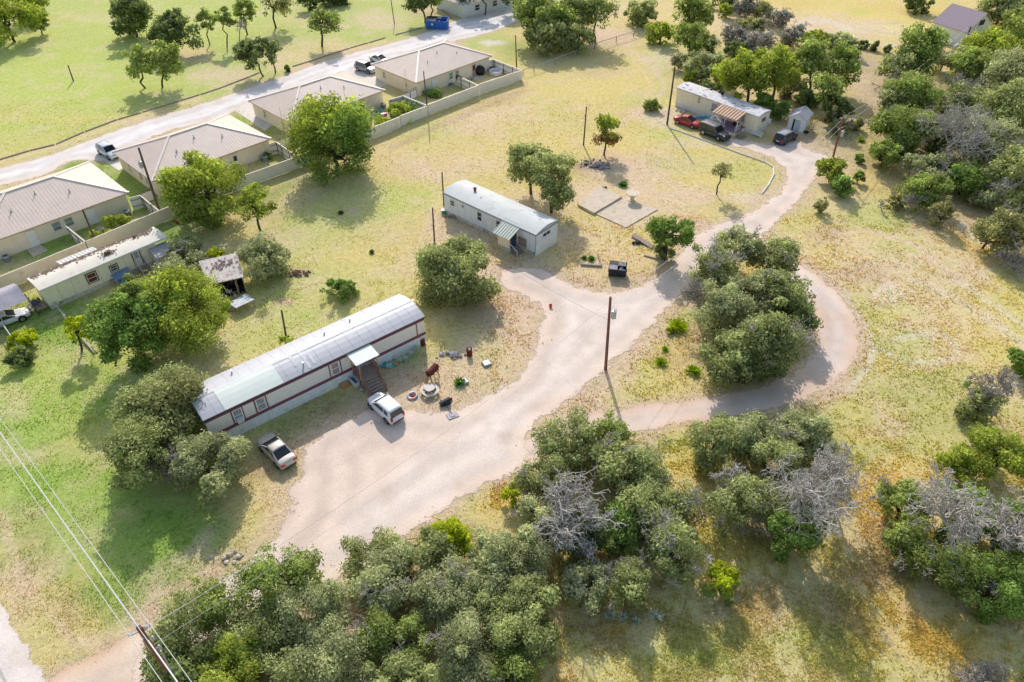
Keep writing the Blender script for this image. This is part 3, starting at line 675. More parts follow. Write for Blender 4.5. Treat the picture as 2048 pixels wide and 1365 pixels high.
# ------------------------------------------------------------------ duplexes
HL, HD, HZ, EV = 18.4, 12.6, 2.7, .42
def duplex(fr, label, fit, L=HL):
    o, rz, _ = fr
    t = thing('duplex_house', label, 'house', o, rz, 'metal roofed duplexes along the gravel lane')
    e = EV; x0, x1, y0, y1 = e, L - e, e, HD - e
    w_ = MB()
    w_.box(x0, y0, 0, x1, y1, HZ - .05)
    ribs(w_, x0, x1, y0, .08, HZ - .05, .3)
    w2 = MB(); w2.xf = Matrix.Translation((x0, y0, 0)) @ Matrix.Rotation(-PI / 2, 4, 'Z')
    ribs(w2, -(y1 - y0), 0, 0, .08, HZ - .05, .3)
    w_.v, k = w_.v, len(w_.v); w_.f += [tuple(i + k for i in f) for f in w2.f]; w_.v += w2.v; w_.m += w2.m
    w3 = MB(); w3.xf = Matrix.Translation((x1, y0, 0)) @ Matrix.Rotation(PI / 2, 4, 'Z')
    ribs(w3, 0, y1 - y0, 0, .08, HZ - .05, .3)
    k = len(w_.v); w_.f += [tuple(i + k for i in f) for f in w3.f]; w_.v += w3.v; w_.m += w3.m
    w_.build('wall', m_wallc, t)
    r = MB(); h = 2.4; hd = HD / 2; zr = HZ + h
    A, B_, C_, D_ = (0, 0, HZ), (L, 0, HZ), (L, HD, HZ), (0, HD, HZ); R0, R1 = (hd, hd, zr), (L - hd, hd, zr)
    r.add([A, B_, C_, D_, R0, R1], [(0, 1, 5, 4), (1, 2, 5), (2, 3, 4, 5), (3, 0, 4), (3, 2, 1, 0)])
    sl_ = h / hd
    x = .3
    while x < L:      # standing seams on the two long slopes
        run = min(x, L - x, hd)
        for sy in (0, 1):
            ya, yb = (0, run) if sy == 0 else (HD, HD - run)
            r.bar((x, ya, HZ + .02), (x, yb, HZ + sl_ * run + .02), .04, .02)
        x += .42
    y = .3
    while y < HD:
        run = min(y, HD - y)
        for sx in (0, 1):
            xa, xb = (0, run) if sx == 0 else (L, L - run)
            r.bar((xa, y, HZ + .02), (xb, y, HZ + sl_ * run + .02), .04, .02)
        y += .42
    r.build('roof', m_roofm, t)
    c = MB()
    for a_, b_ in ((A, R0), (D_, R0), (B_, R1), (C_, R1), (R0, R1)):
        c.bar(Vector(a_) + Vector((0, 0, .04)), Vector(b_) + Vector((0, 0, .04)), .3, .07)
    c.build('ridge_cap', mat('pale ridge metal', lin((250, 236, 224)), .5, 0, var=.04), t)
    tr = MB(); z0 = HZ - .16
    tr.box(-.02, -.02, z0, L + .02, .03, HZ - .004); tr.box(-.02, HD - .03, z0, L + .02, HD + .02, HZ - .004)
    tr.box(-.02, .03, z0, .03, HD - .03, HZ - .004); tr.box(L - .03, .03, z0, L + .02, HD - .03, HZ - .004)
    tr.build('eave_trim', mat('tan trim', lin((196, 170, 148)), .6), t)
    for q in fit:
        k = q[0]
        if k == 'door': door(t, q[1], e - .03, .08, .95, 2.05, q[2], fm=m_wallc, glass=(m_glass if len(q) > 3 else None))
        elif k == 'win': window(t, q[1], e - .03, 1.55, q[2], 1.25, m_white, m_glassg)
        elif k == 'lwin': window(t, e - .03, q[1], 1.5, .95, 1.25, m_wallc, m_glassg, rz=-PI / 2)
        elif k == 'rwin': window(t, L - e + .03, q[1], 1.5, .95, 1.25, m_white, m_glassg, rz=PI / 2)
    for vx, vy in ((5.5, 3.2), (12.5, 3.2), (9.0, 4.6)):
        v_ = MB(); zz = HZ + sl_ * vy; v_.tube([(vx, vy, zz - .1), (vx, vy, zz + .45)], .07); v_.lathe(vx, vy, [(.16, zz - .05), (.12, zz + .12)], 8); v_.build('vent_pipe', m_gray, t)
    mt = MB(); mt.xf = Matrix.Translation((e - .04, 3.2, 0)) @ Matrix.Rotation(-PI / 2, 4, 'Z')
    mt.box(-.15, -.12, 1.1, .15, .0, 1.6); mt.tube([(0, -.06, 1.6), (0, -.06, HZ + 1.6)], .035); mt.tube([(0.02, -.06, .1), (.02, -.06, 1.1)], .03)
    mt.build('electric_meter', m_gray, t)
    return t
wdoor = mat('white door', lin((236, 236, 238)), .4, var=.03)
rdoor = mat('pinkish brown door', lin((186, 150, 138)), .6, var=.08)
FRA = frame((258, 385), (0, 478), HZ)       # built backwards so that the visible right corner is exact
ua = math.radians(46)
def fr_at(cx, cy, L=HL, right=False):
    return Vector((cx - (math.cos(ua) * L if right else 0), cy - (math.sin(ua) * L if right else 0), 0)), ua, L
pA, pB, pC, pD = P(258, 385, HZ), P(304, 363, HZ), P(582, 247, HZ), P(832, 166, HZ)
HA = fr_at(pA.x, pA.y, right=True); HB = fr_at(pB.x, pB.y); HC = fr_at(pC.x, pC.y); HDf = fr_at(pD.x, pD.y)
duplex(HA, 'nearest duplex with tan metal roof, cut by the left edge, beside the old cream trailer', [('door', 5.9, wdoor), ('win', 8.9, 1.1), ('win', 10.4, 1.1), ('door', 13.2, wdoor)])
duplex(HB, 'second duplex with tan metal roof behind the leaning transformer pole', [('door', 12.3, wdoor, 1), ('win', 9.8, 1.2), ('lwin', 5.0), ('lwin', 8.6), ('door', 4.2, wdoor)])
duplex(HC, 'third duplex with tan metal roof, partly behind the two tone round tree', [('door', 13.6, rdoor, 1), ('win', 9.6, 1.1), ('win', 8.2, 1.1), ('lwin', 8.6)])
duplex(HDf, 'farthest duplex with tan metal roof and white paddling pool in its yard', [('door', 4.3, wdoor), ('win', 8.4, 1.0), ('win', 9.8, 1.0), ('door', 14.0, rdoor, 1), ('lwin', 9.4)])
for fr, x, y, lb in ((HA, 2.2, -.7, 'grey round air conditioner near the left white door of the nearest duplex'), (HA, 17.0, -.8, 'grey round air conditioner at the right corner of the nearest duplex'),
                     (HB, 16.3, -.7, 'grey round air conditioner at the right end of the second duplex'), (HB, 1.2, -.9, 'grey round air conditioner below the transformer pole'),
                     (HC, 17.3, -.5, 'dark air conditioner beside the toys of the third duplex'), (HDf, 1.8, -.6, 'grey air conditioner at the near corner of the farthest duplex')):
    ac_unit(fr, x, y, lb)

# ------------------------------------------------------------------ white metal fences
def metal_fence(label, pts, h=1.8, posts_side=1, m=None, step=.3, top=True):
    W_ = [P(x, y, h) for x, y in pts]
    for q in W_: q.z = 0
    t = thing('metal_fence', label, 'fence', W_[0], 0, None)
    pn, ps, rl = MB(), MB(), MB()
    for a, b_ in zip(W_[:-1], W_[1:]):
        d = b_ - a; L = d.length; an = math.atan2(d.y, d.x)
        X = Matrix.Translation(a - W_[0]) @ Matrix.Rotation(an, 4, 'Z')
        pn.xf = ps.xf = rl.xf = X
        pn.box(0, -.025, .04, L, .025, h - .02)
        ribs(pn, 0, L, -.025, .06, h - .03, step, t=.035, wd=.09)
        rl.box(0, -.07, h - .02, L, .07, h + .03)
        x = 0.0
        while x < L:
            s = posts_side
            ps.box(x, .026 if s > 0 else -.1, 0, x + .07, .1 if s > 0 else -.026, h - .05); x += 2.4
        for z in (.45, h - .45):
            ps.box(0, .026 if posts_side > 0 else -.062, z, L, .062 if posts_side > 0 else -.026, z + .06)
    pn.build('panel', m or m_fence, t); ps.build('post_and_rail', m_frame, t); rl.build('top_cap', mat('cream cap', lin((232, 218, 202)), .5, var=.03), t)
    return t
m_fenceb = mat('tan metal fence', lin((246, 232, 216)), .6, var=.05, scale=1.0, dirt=.2, dirtcol=lin((214, 194, 172)))
metal_fence('tan metal fence behind the nearest duplex, above the old trailer roof', [(-40, 570), (0, 554), (170, 484), (318, 422)], m=m_fenceb)
metal_fence('short tan metal fence run below the second duplex, left of the bright round tree', [(318, 422), (345, 411)], m=m_fenceb)
metal_fence('long white metal fence run between the two big round trees', [(430, 372), (594, 314)])
metal_fence('tan metal fence run hidden behind the bright round tree', [(345, 411), (430, 372)], m=m_fenceb)
metal_fence('white metal fence run behind the yard of the third duplex', [(594, 314), (800, 234)])
metal_fence('white metal fence run from the thin dark pole to the mid yard seam', [(801, 232), (854, 212)])
metal_fence('white metal fence run behind the weedy left yard of the farthest duplex', [(855, 210), (957, 171)])
metal_fence('farthest white metal fence run, ending at the field corner', [(958, 169), (1044, 141)])
metal_fence('white side fence closing the yard with the paddling pool', [(1044, 141), (986, 119)], posts_side=1)
metal_fence('short white fence joining the pool yard to the farthest duplex', [(986, 119), (978, 121)], posts_side=1)
metal_fence('white divider fence draped with dark netting at the farthest duplex', [(957, 171), (910, 150)], posts_side=1)
metal_fence('white side fence between third and farthest duplex yards', [(853, 211), (806, 192)], posts_side=1)
metal_fence('white end fence at the right corner of the third duplex', [(806, 192), (777, 200)], posts_side=1)
metal_fence('white divider fence right of the two tone round tree', [(738, 256), (694, 233)], posts_side=1)
metal_fence('white side fence right of the second duplex yard', [(594, 313), (552, 284)], posts_side=1)
metal_fence('white end fence at the right corner of the second duplex', [(552, 284), (526, 291)], posts_side=1)
metal_fence('narrow divider fence below the base of the leaning transformer pole', [(318, 422), (280, 391)], posts_side=1, m=m_fenceb)
metal_fence('white end fence at the right corner of the nearest duplex', [(280, 391), (258, 397)], posts_side=1)
metal_fence('white divider fence between the two back doors of the nearest duplex', [(171, 484), (131, 452)], posts_side=1)
def gate(label, a, b_, h=1.6):
    A = P(*a, h); B = P(*b_, h); A.z = B.z = 0
    d = B - A; L = d.length
    t = thing('yard_gate', label, 'gate', A, math.atan2(d.y, d.x), 'steel framed yard gates between the duplexes')
    p = MB(); f = MB()
    k = max(1, int(round(L / 1.8)))
    for i in range(k):
        x0, x1 = i * L / k + .06, (i + 1) * L / k - .06
        p.box(x0, -.015, .15, x1, .015, h - .06)
        f.box(x0 - .05, -.04, .05, x0 + .02, .04, h); f.box(x1 - .02, -.04, .05, x1 + .05, .04, h); f.box(x0 + .02, -.04, h - .06, x1 - .02, .04, h); f.box(x0 + .02, -.04, .1, x1 - .02, .04, .16)
    f.box(-.05, -.03, h + .25, L + .05, .03, h + .31)
    p.build('panel', m_white, t); f.build('frame', m_frame, t)
gate('steel framed gate between the third and the farthest duplex', (806, 190), (833, 178))
gate('steel framed gate between the second and the third duplex', (553, 283), (580, 272))
gate('steel framed gate between the nearest and the second duplex', (281, 388), (303, 380))

# wire fence going away from the corner of the white fence
def wire_fence(label, pts, h=1.2, n=3, mpost=m_wood, name='wire_fence', step=5.0, toprail=False):
    W_ = [P(x, y) for x, y in pts]
    t = thing(name, label, 'fence', W_[0])
    ps, wr = MB(), MB()
    for a, b_ in zip(W_[:-1], W_[1:]):
        a, b_ = a - W_[0], b_ - W_[0]
        L = (b_ - a).length; k = max(1, int(L / step))
        for i in range(k + 1):
            q = a.lerp(b_, i / k); ps.tube([q, q + Vector((0, 0, h))], .07, 6)
        for z in [h * (j + 1) / (n + .3) for j in range(n)]:
            wr.tube([a + Vector((0, 0, z)), b_ + Vector((0, 0, z))], .018, 4)
        if toprail: wr.tube([a + Vector((0, 0, h)), b_ + Vector((0, 0, h))], .05, 5)
    ps.build('post', mpost, t); wr.build('wire', m_gray, t)
wire_fence('wire fence running from the white fence corner past the dark oaks', [(1046, 153), (1068, 146), (1189, 100), (1232, 86), (1300, 64)], toprail=True)
wire_fence('low chain wire fence at the left edge under the white car', [(0, 668), (14, 664), (32, 690), (46, 712)], h=1.1, step=2.2, toprail=True)
wire_fence('thin wire and leaning posts right of the small shed', [(1625, 262), (1665, 268), (1700, 280)], h=1.0, step=3)

# ------------------------------------------------------------------ gabled or bowed mobile homes
def trailer_shell(t, L, D, z1, rise, wallm, roofm, skirtm, skirt_h, over=.12, skirt_w=0.02):
    """wall, skirting and softly pitched roof; returns the roof height function"""
    w_ = MB(); w_.box(0, 0, skirt_h, L, D, z1); w_.build('wall', wallm, t)
    s = MB(); s.box(skirt_w, skirt_w, 0, L - skirt_w, D - skirt_w, skirt_h); s.build('skirting', skirtm, t)
    n_ = 8
    prof = [(-over + (D + 2 * over) * i / n_, rise * (1 - abs(2 * i / n_ - 1) ** 1.6)) for i in range(n_ + 1)]
    r = MB(); vs = []
    for x in (-over, L + over):
        for y, z in prof: vs.append((x, y, z1 + .1 + z))
        for y, z in (prof[0], prof[-1]): vs.append((x, y, z1 - .02))
    m_ = n_ + 3
    fs = [(i, i + 1, m_ + i + 1, m_ + i)[::-1] for i in range(n_)]
    fs += [(m_ - 2, 0, m_, 2 * m_ - 2), (n_, m_ - 1, 2 * m_ - 1, m_ + n_), tuple([m_ - 2] + list(range(n_, -1, -1))[::-1] + [m_ - 1])[::-1], tuple([2 * m_ - 2] + list(range(m_, m_ + n_ + 1)) + [2 * m_ - 1]), (m_ - 2, m_ - 1, 2 * m_ - 1, 2 * m_ - 2)]
    r.add(vs, fs)
    def zf(y):
        u = (y + over) / (D + 2 * over)
        return z1 + .1 + rise * (1 - abs(2 * u - 1) ** 1.6)
    ro = r.build('roof', roofm, t)
    return ro, zf, prof
def seams(t, L, prof, z1, step, m, w=.035, x0=0.0, name='roof_seam'):
    x = x0 + step
    while x < L:
        s = MB(); vs = []
        for y, z in prof:
            vs += [(x - w / 2, y, z1 + .1 + z), (x + w / 2, y, z1 + .1 + z), (x + w / 2, y, z1 + .115 + z), (x - w / 2, y, z1 + .115 + z)]
        n_ = len(prof)
        s.add(vs, [(i * 4 + a, i * 4 + (a + 1) % 4, i * 4 + 4 + (a + 1) % 4, i * 4 + 4 + a) for i in range(n_ - 1) for a in range(4)])
        s.build(name, m, t); x += step
# 1: the long white and maroon trailer
fo, fa, fL = frame((408, 841), (847, 634), 3.6)
t = thing('mobile_home', 'long cream mobile home with maroon stripes, white metal roof and wooden porch', 'mobile home', fo, fa)
LT = t
m_ltw = mat('cream aluminium siding', lin((246, 242, 238)), .5, var=.03, scale=1.0, dirt=.12, dirtcol=lin((200, 190, 180)))
m_ltr = mat('grey white sheet roof', lin((196, 196, 202)), .5, .15, var=.05, scale=.7, dirt=.22, dirtcol=lin((180, 178, 186)))
m_skw = mat('white corrugated skirting', lin((244, 246, 250)), .5, var=.06, scale=2, dirt=.15, dirtcol=lin((170, 160, 150)))
m_mar = mat('maroon trim', lin((132, 82, 100)), .6, var=.12, scale=4)
ro, zf, prof = trailer_shell(t, fL, 4.75, 3.55, .6, m_ltw, m_ltr, m_skw, 1.3)
seams(t, fL, prof, 3.55, 1.15, mat('seam metal', lin((192, 192, 200)), .5, .2))
k_ = MB(); ribs(k_, 0, fL, .015, .03, 1.28, .35, t=.04, wd=.06); k_.build('skirting_rib', m_skw, t)
k_ = MB(); ribs(k_, .1, 2.2, 0, 1.65, 3.2, .16, t=.02, wd=.04); ribs(k_, 3.4, 4.5, 0, 1.65, 3.2, .16, t=.02, wd=.04); ribs(k_, 13.3, 14.3, 0, 1.65, 3.2, .16, t=.02, wd=.04)
k_.build('siding_rib', m_ltw, t)
k_ = MB(); k_.box(-.02, -.05, 1.28, fL + .02, -.004, 1.62); k_.box(-.02, -.06, 3.2, fL + .02, -.004, 3.5)
k_.box(fL + .004, -.004, 1.28, fL + .05, 4.76, 1.62); k_.box(fL + .004, -.004, 3.2, fL + .05, 4.76, 3.5); k_.box(-.05, -.004, 1.28, -.004, 4.76, 1.62)
for x in (2.28, 3.3, 4.45, 5.55, 12.0, 13.2, fL - .95): k_.box(x - .05, -.045, 1.62, x + .05, -.004, 3.2)
k_.build('stripe', m_mar, t)
k_ = MB(); k_.box(-.14, -.16, 3.5, fL + .14, -.125, 3.62); k_.box(-.14, -.2, 3.64, fL + .14, -.1, 3.69); k_.build('gutter', m_frame, t)
for x in (2.8, 5.0, 12.6): window(t, x, 0, 2.45, .88, 1.5, m_ltw, m_glassl if x < 10 else mat('dusty mauve glass', lin((170, 158, 160)), .2), mull='h')
k_ = MB(); k_.box(2.5, -.42, 1.72, 3.1, -.04, 2.15); k_.box(2.55, -.44, 1.8, 3.05, -.42, 2.08); tag(k_.build('window_air_conditioner', mat('beige ac box', lin((226, 226, 226)), .5), None), 'small white air conditioner in the leftmost window of the maroon striped trailer', 'air conditioner')
o_ = bpy.context.scene.collection.objects['window_air_conditioner']; o_.location = fo; o_.rotation_euler = (0, 0, fa)
# brighter coated sheets over the left part of the near slope
k_ = MB(); n_ = len(prof); vs = []
for x in (1.9, 7.5):
    for y, z in prof[:5]: vs.append((x, y if y > 0 else y, 3.55 + .125 + z))
k_.add(vs, [(i + 5, i + 6, i + 1, i) for i in range(4)])
m_coat = mat('bright white roof coating', lin((236, 240, 232)), .5, var=.03, scale=1, dirt=.12, dirtcol=lin((214, 220, 206)))
k_.build('coated_sheet', m_coat, t)
k_ = MB()
for x, ya, yb in ((9.3, .9, 2.9), (10.3, .1, 2.9), (10.9, .3, 1.6)):
    for j in range(5):
        y0_, y1_ = ya + (yb - ya) * j / 5, ya + (yb - ya) * (j + 1) / 5
        k_.quad((x - .14, y0_, zf(y0_) + .02), (x + .14, y0_, zf(y0_) + .02), (x + .14, y1_, zf(y1_) + .02), (x - .14, y1_, zf(y1_) + .02))
for j in range(46):
    x = .3 + j * .5; k_.quad((x, 2.2, zf(2.2) + .02), (x + .52, 2.2, zf(2.2) + .02), (x + .52, 2.5, zf(2.5) + .02), (x, 2.5, zf(2.5) + .02))
k_.build('sealant_strip', mat('sealant', lin((226, 226, 226)), .6), t)
for x, y in ((4.2, 3.7), (16.5, 3.6), (9.9, .7), (13.5, 3.3)):
    k_ = MB(); k_.tube([(x, y, zf(y)), (x, y, zf(y) + .28)], .07); k_.lathe(x, y, [(.12, zf(y) + .28), (.13, zf(y) + .33)], 8); k_.build('vent_pipe', m_gray, t)
# porch
pr = MB(); X0, X1, Y0, Y1 = 14.25, 16.35, -1.75, -.08
pr.add([(13.95, -1.9, 3.25), (16.5, -1.9, 3.25), (16.5, .0, 3.5), (13.95, .0, 3.5), (13.95, -1.9, 3.32), (16.5, -1.9, 3.32), (16.5, .0, 3.57), (13.95, .0, 3.57)],
       [(3, 2, 1, 0), (4, 5, 6, 7), (0, 1, 5, 4), (1, 2, 6, 5), (2, 3, 7, 6), (3, 0, 4, 7)])
pr.build('porch_roof', m_coat, t)
pd = MB()
for i in range(12): pd.box(X0, Y0 + i * .14, 1.0, X1, Y0 + i * .14 + .12, 1.06)
pd.box(X0, Y0, .82, X1, Y0 + .06, .99); pd.box(X0, Y0 + .06, .82, X0 + .06, Y1, .99); pd.box(X1 - .06, Y0 + .06, .82, X1, Y1, .99); pd.build('porch_deck', m_wood, t)
pp = MB()
for x in (X0, X1 - .1):
    for y in (Y0, Y1 - .1): pp.box(x, y, 0, x + .1, y + .1, 3.24 + (y - Y0) * .13)
pp.bar((X0, Y0, 3.2), (X1, Y0, 3.2), .08, .1); pp.build('porch_post', m_tan, t)
ra = MB()
for x in (X0 + .05, X1 - .05):
    ra.bar((x, Y0, 1.95), (x, Y1, 1.95), .07); ra.bar((x, Y0, 1.2), (x, Y1, 1.2), .05)
    for i in range(11): ra.bar((x, Y0 + .08 + i * .15, .25), (x, Y0 + .08 + i * .15, 1.92), .04)
for x in (X0 + .05, X1 - .05 - .35):
    ra.bar((x, Y0, 1.95), (x, Y0 - 1.75, .85), .07); ra.bar((x, Y0 - 1.75, 0), (x, Y0 - 1.75, .9), .09)
    for i in range(9):
        yy = Y0 - .15 - i * .18; ra.bar((x, yy, 1.0 - i * .11), (x, yy, 1.88 - i * .115), .035)
for i in range(3): ra.bar((X1 - .35 + i * .14, Y0, .2), (X1 - .35 + i * .14, Y0, 1.9), .04)
ra.build('railing', m_woodr, t)
st = MB(); steps(st, X0 + .02, X1 - .38, Y0, 6, .17, .28)
st.bar((X0 + .05, Y0, .85), (X0 + .05, Y0 - 1.7, .05), .05, .2); st.bar((X1 - .42, Y0, .85), (X1 - .42, Y0 - 1.7, .05), .05, .2); st.build('step', m_wood, t)
door(t, 15.2, 0, 1.05, .9, 2.0, mat('grey storm door', lin((180, 178, 184)), .5), glass=m_glass)

# 2: grey blue trailer in the middle
fo, fa, fL = frame((887, 385), (1072, 470), 3.2)
t = thing('mobile_home', 'pale blue grey mobile home with a rounded roof and small lean-to entry', 'mobile home', fo, fa)
MT = t
m_mtw = mat('pale blue grey siding', lin((232, 236, 246)), .6, var=.05, scale=1, dirt=.15, dirtcol=lin((176, 180, 190)))
m_mtr = mat('rolled pale roof', lin((212, 214, 212)), .7, var=.06, scale=.8, dirt=.3, dirtcol=lin((192, 194, 190)), dscale=.6)
ro, zf, prof = trailer_shell(t, fL, 4.2, 3.15, .42, m_mtw, m_mtr, m_brick, .62, over=.1, skirt_w=.1)
k_ = MB(); k_.box(-.1, -.135, 3.02, fL + .1, -.105, 3.26); k_.box(fL + .1, -.12, 3.05, fL + .13, 4.32, 3.28)
n_ = len(prof)
for (ya, za), (yb, zb) in zip(prof[:-1], prof[1:]): k_.bar((fL + .12, ya, 3.24 + za), (fL + .12, yb, 3.24 + zb), .05, .14)
k_.build('roof_edge', mat('blue grey trim', lin((150, 164, 172)), .6), t)
x = 1.2
while x < fL:
    k_ = MB(); k_.box(x, -.012, .64, x + .02, -.001, 3.0); x += 1.22; k_.build('siding_seam', mat('blue grey seam', lin((170, 176, 186)), .7), t)  # seam strips in a darker blue grey than the siding
k_ = MB(); k_.box(fL - .06, -.03, .5, fL + .03, .05, 3.1); k_.build('corner_trim', mat('blue grey seam', lin((170, 176, 186)), .7), t)
k_ = MB(); k_.box(fL + .004, .02, .55, fL + .02, 4.18, 1.75); k_.box(fL - .1, .02, .02, fL - .02, 4.18, .6); k_.build('end_panel', mat('white board', lin((250, 248, 242)), .7), t)
window(t, 1.6, 0, 2.2, .85, .85, m_white, m_glass); window(t, 3.5, 0, 2.45, .45, .5, m_white, m_glass, mull=''); window(t, 6.4, 0, 2.1, .85, 1.3, m_white, m_glass)
window(t, 9.6, 0, 2.15, .8, 1.25, m_white, m_glass); window(t, 10.35, 0, 2.15, .6, 1.25, m_white, m_glass); window(t, fL, 2.0, 2.45, 1.5, .62, m_white, m_black, rz=PI / 2, mull='v')
k_ = MB(); k_.tube([(3.4, 2.4, 3.5), (3.4, 2.4, 3.95)], .17); k_.lathe(3.4, 2.4, [(.22, 3.95), (.24, 4.05), (.05, 4.15)], 10); k_.tube([(5.2, 1.6, 3.4), (5.2, 1.6, 3.7)], .06)
k_.build('chimney', m_rust, t)
e_ = MB(); e_.box(10.85, -1.55, .7, 12.7, -.05, 2.35); e_.build('entry_room', mat('cream plywood', lin((250, 236, 212)), .8, var=.06), t)
e_ = MB(); e_.box(10.9, -1.5, 0, 12.65, -.1, .68); e_.build('stone_footing', m_brick, t)
e_ = MB(); e_.add([(10.45, -2.1, 2.35), (13.2, -2.1, 2.35), (13.2, .35, 3.3), (10.45, .35, 3.3), (10.45, -2.1, 2.41), (13.2, -2.1, 2.41), (13.2, .35, 3.36), (10.45, .35, 3.36)],
                  [(3, 2, 1, 0), (4, 5, 6, 7), (0, 1, 5, 4), (1, 2, 6, 5), (2, 3, 7, 6), (3, 0, 4, 7)])
for i in range(8): e_.bar((10.5 + i * .38, -2.1, 2.44), (10.5 + i * .38, .35, 3.39), .07, .06)
e_.build('lean_to_roof', mat('pale corrugated sheet', lin((216, 218, 206)), .5, .1, var=.08, dirt=.2, dirtcol=lin((180, 186, 160))), t)
door(t, 12.73, -.8, .7, .85, 1.65, mat('dark blue door', lin((60, 70, 92)), .5), rz=PI / 2)
s_ = MB(); X = Matrix.Translation((12.75, -.35, 0)) @ Matrix.Rotation(PI / 2, 4, 'Z'); s_.xf = X
steps(s_, -1.1, .1, 0, 4, .17, .3); s_.xf = None
s_.build('step', m_wood, t)
s_ = MB(); s_.bar((12.8, -1.5, 1.45), (14.0, -1.5, .8), .07); s_.bar((14.0, -1.5, 0), (14.0, -1.5, .85), .07); s_.bar((12.8, -1.5, 0), (12.8, -1.5, 1.5), .07); s_.build('handrail', m_white, t)
s_ = MB()
for i in range(9): s_.box(12.95 + i * .15, -.1, .75, 13.04 + i * .15, -.06, 1.95)
s_.box(12.9, -.13, .9, 14.25, -.1, 1.0); s_.box(12.9, -.13, 1.65, 14.25, -.1, 1.75); s_.build('slat_gate', m_wood, t)

# 3: far cream trailer with the rusty porch
fo, fa, fL = frame((1355, 175), (1518, 233), 3.2)
t = thing('mobile_home', 'cream mobile home with peeling white roof and rusty corrugated porch', 'mobile home', fo, fa)
m_ftw = mat('yellowish cream siding', lin((248, 236, 214)), .6, var=.05, dirt=.12, dirtcol=lin((200, 182, 150)))
m_ftr = mat('peeling roof', lin((214, 210, 212)), .6, var=.1, scale=2, dirt=.4, dirtcol=lin((170, 164, 176)), dscale=1.5)
ro, zf, prof = trailer_shell(t, fL, 3.3, 3.1, .3, m_ftw, m_ftr, m_white, .8)
for q in range(26):
    k_ = MB(); x = random.uniform(.4, 15); y = random.uniform(.2, 3); s_ = random.uniform(.08, .4); k_.quad((x, y, zf(y) + .015), (x + s_ * 2, y, zf(y) + .015), (x + s_ * 2, y + s_ * .6, zf(y + s_ * .6) + .015), (x, y + s_ * .6, zf(y + s_ * .6) + .015)); k_.build('roof_patch', mat('grey tar', lin((138, 138, 158)), .8) if q % 3 else mat('rust stain', lin((196, 132, 92)), .8), t)
k_ = MB(); k_.add([(5.2, .1, zf(.1) + .02), (5.9, .1, zf(.1) + .02), (6.0, 1.8, zf(1.8) + .02), (5.6, 1.8, zf(1.8) + .02)], [(0, 1, 2, 3)])
k_.build('rust_streak', mat('rust stain', lin((196, 132, 92)), .8), t)
k_ = MB(); k_.box(-.12, -.14, 3.02, fL + .12, -.122, 3.2); x = 1.2
while x < fL: k_.box(x, -.015, .82, x + .03, -.001, 3.0); x += 2.44
k_.build('roof_edge', m_brick, t)
k_ = MB()
for x, y, h_ in ((4.6, 3.0, .25), (6.2, 3.1, .3), (7.2, 2.4, .45)): k_.lathe(x, y, [(.25, zf(y)), (.28, zf(y) + h_), (.1, zf(y) + h_ + .06)], 10)
k_.build('roof_vent', m_black, t)
window(t, 4.6, 0, 2.35, .7, 1.1, m_ftw, m_glassl); window(t, 7.7, 0, 2.05, 1.1, 1.4, m_brick, m_glassl, mull='x'); window(t, 13.2, 0, 2.0, .7, 1.2, m_brick, m_glassl)
window(t, fL, 1.65, 2.2, 1.3, .85, m_white, m_glass, rz=PI / 2, mull='v')
k_ = MB(); k_.box(fL + .02, 3.0, 1.2, fL + .5, 3.3, 1.9); k_.build('electric_box', m_white, t)
pr = MB()
pr.add([(9.0, -2.6, 2.45), (13.6, -2.6, 2.45), (13.6, -.05, 3.1), (9.0, -.05, 3.1), (9.0, -2.6, 2.5), (13.6, -2.6, 2.5), (13.6, -.05, 3.15), (9.0, -.05, 3.15)],
       [(3, 2, 1, 0), (4, 5, 6, 7), (0, 1, 5, 4), (1, 2, 6, 5), (2, 3, 7, 6), (3, 0, 4, 7)])
for i in range(9): pr.bar((9.3 + i * .52, -2.6, 2.54), (9.3 + i * .52, -.05, 3.19), .26, .05, mi=1)
pr.build('porch_roof', [mat('rusty corrugated sheet', lin((196, 134, 104)), .8, var=.25, scale=4, dirt=.3, dirtcol=lin((168, 100, 74))), mat('pale rusted sheet', lin((224, 196, 168)), .7, var=.15, scale=3)], t)
pd = MB(); pd.box(9.1, -3.0, .72, 13.9, -.02, .8); pd.build('porch_deck', mat('mauve painted deck', lin((150, 120, 146)), .8, var=.1), t)
pd = MB(); pd.box(9.15, -2.95, .02, 13.85, -2.9, .7); pd.box(13.8, -2.9, .02, 13.85, -.05, .7); pd.build('porch_skirt', m_ftw, t)
pd = MB()
for x in (9.15, 11.5, 13.8): pd.box(x, -2.6, .8, x + .11, -2.49, 2.46)
pd.bar((9.1, -2.55, 2.42), (13.9, -2.55, 2.42), .08)
for x0_, x1_ in ((9.15, 11.5),):
    pd.bar((x0_, -2.9, 1.65), (x1_, -2.9, 1.65), .07); pd.bar((x0_, -2.9, 1.05), (x1_, -2.9, 1.05), .06)
    for i in range(11): pd.bar((x0_ + i * .235, -2.9, .82), (x0_ + i * .235, -2.9, 1.65), .05)
for y in (-.5, -1.3, -2.1, -2.9): pd.bar((9.15, y, .82), (9.15, y, 1.65), .07); 
pd.bar((9.15, -.1, 1.65), (9.15, -2.9, 1.65), .07); pd.bar((13.85, -1.4, 1.65), (13.85, -2.9, 1.65), .07)
for i in range(5): pd.bar((13.85, -1.5 - i * .35, .82), (13.85, -1.5 - i * .35, 1.65), .05)
pd.build('railing', m_white, t)
s_ = MB(); s_.xf = Matrix.Translation((13.95, -1.9, 0)) @ Matrix.Rotation(PI / 2, 4, 'Z'); steps(s_, -.9, .6, 0, 4, .19, .32); s_.build('step', m_wood, t)
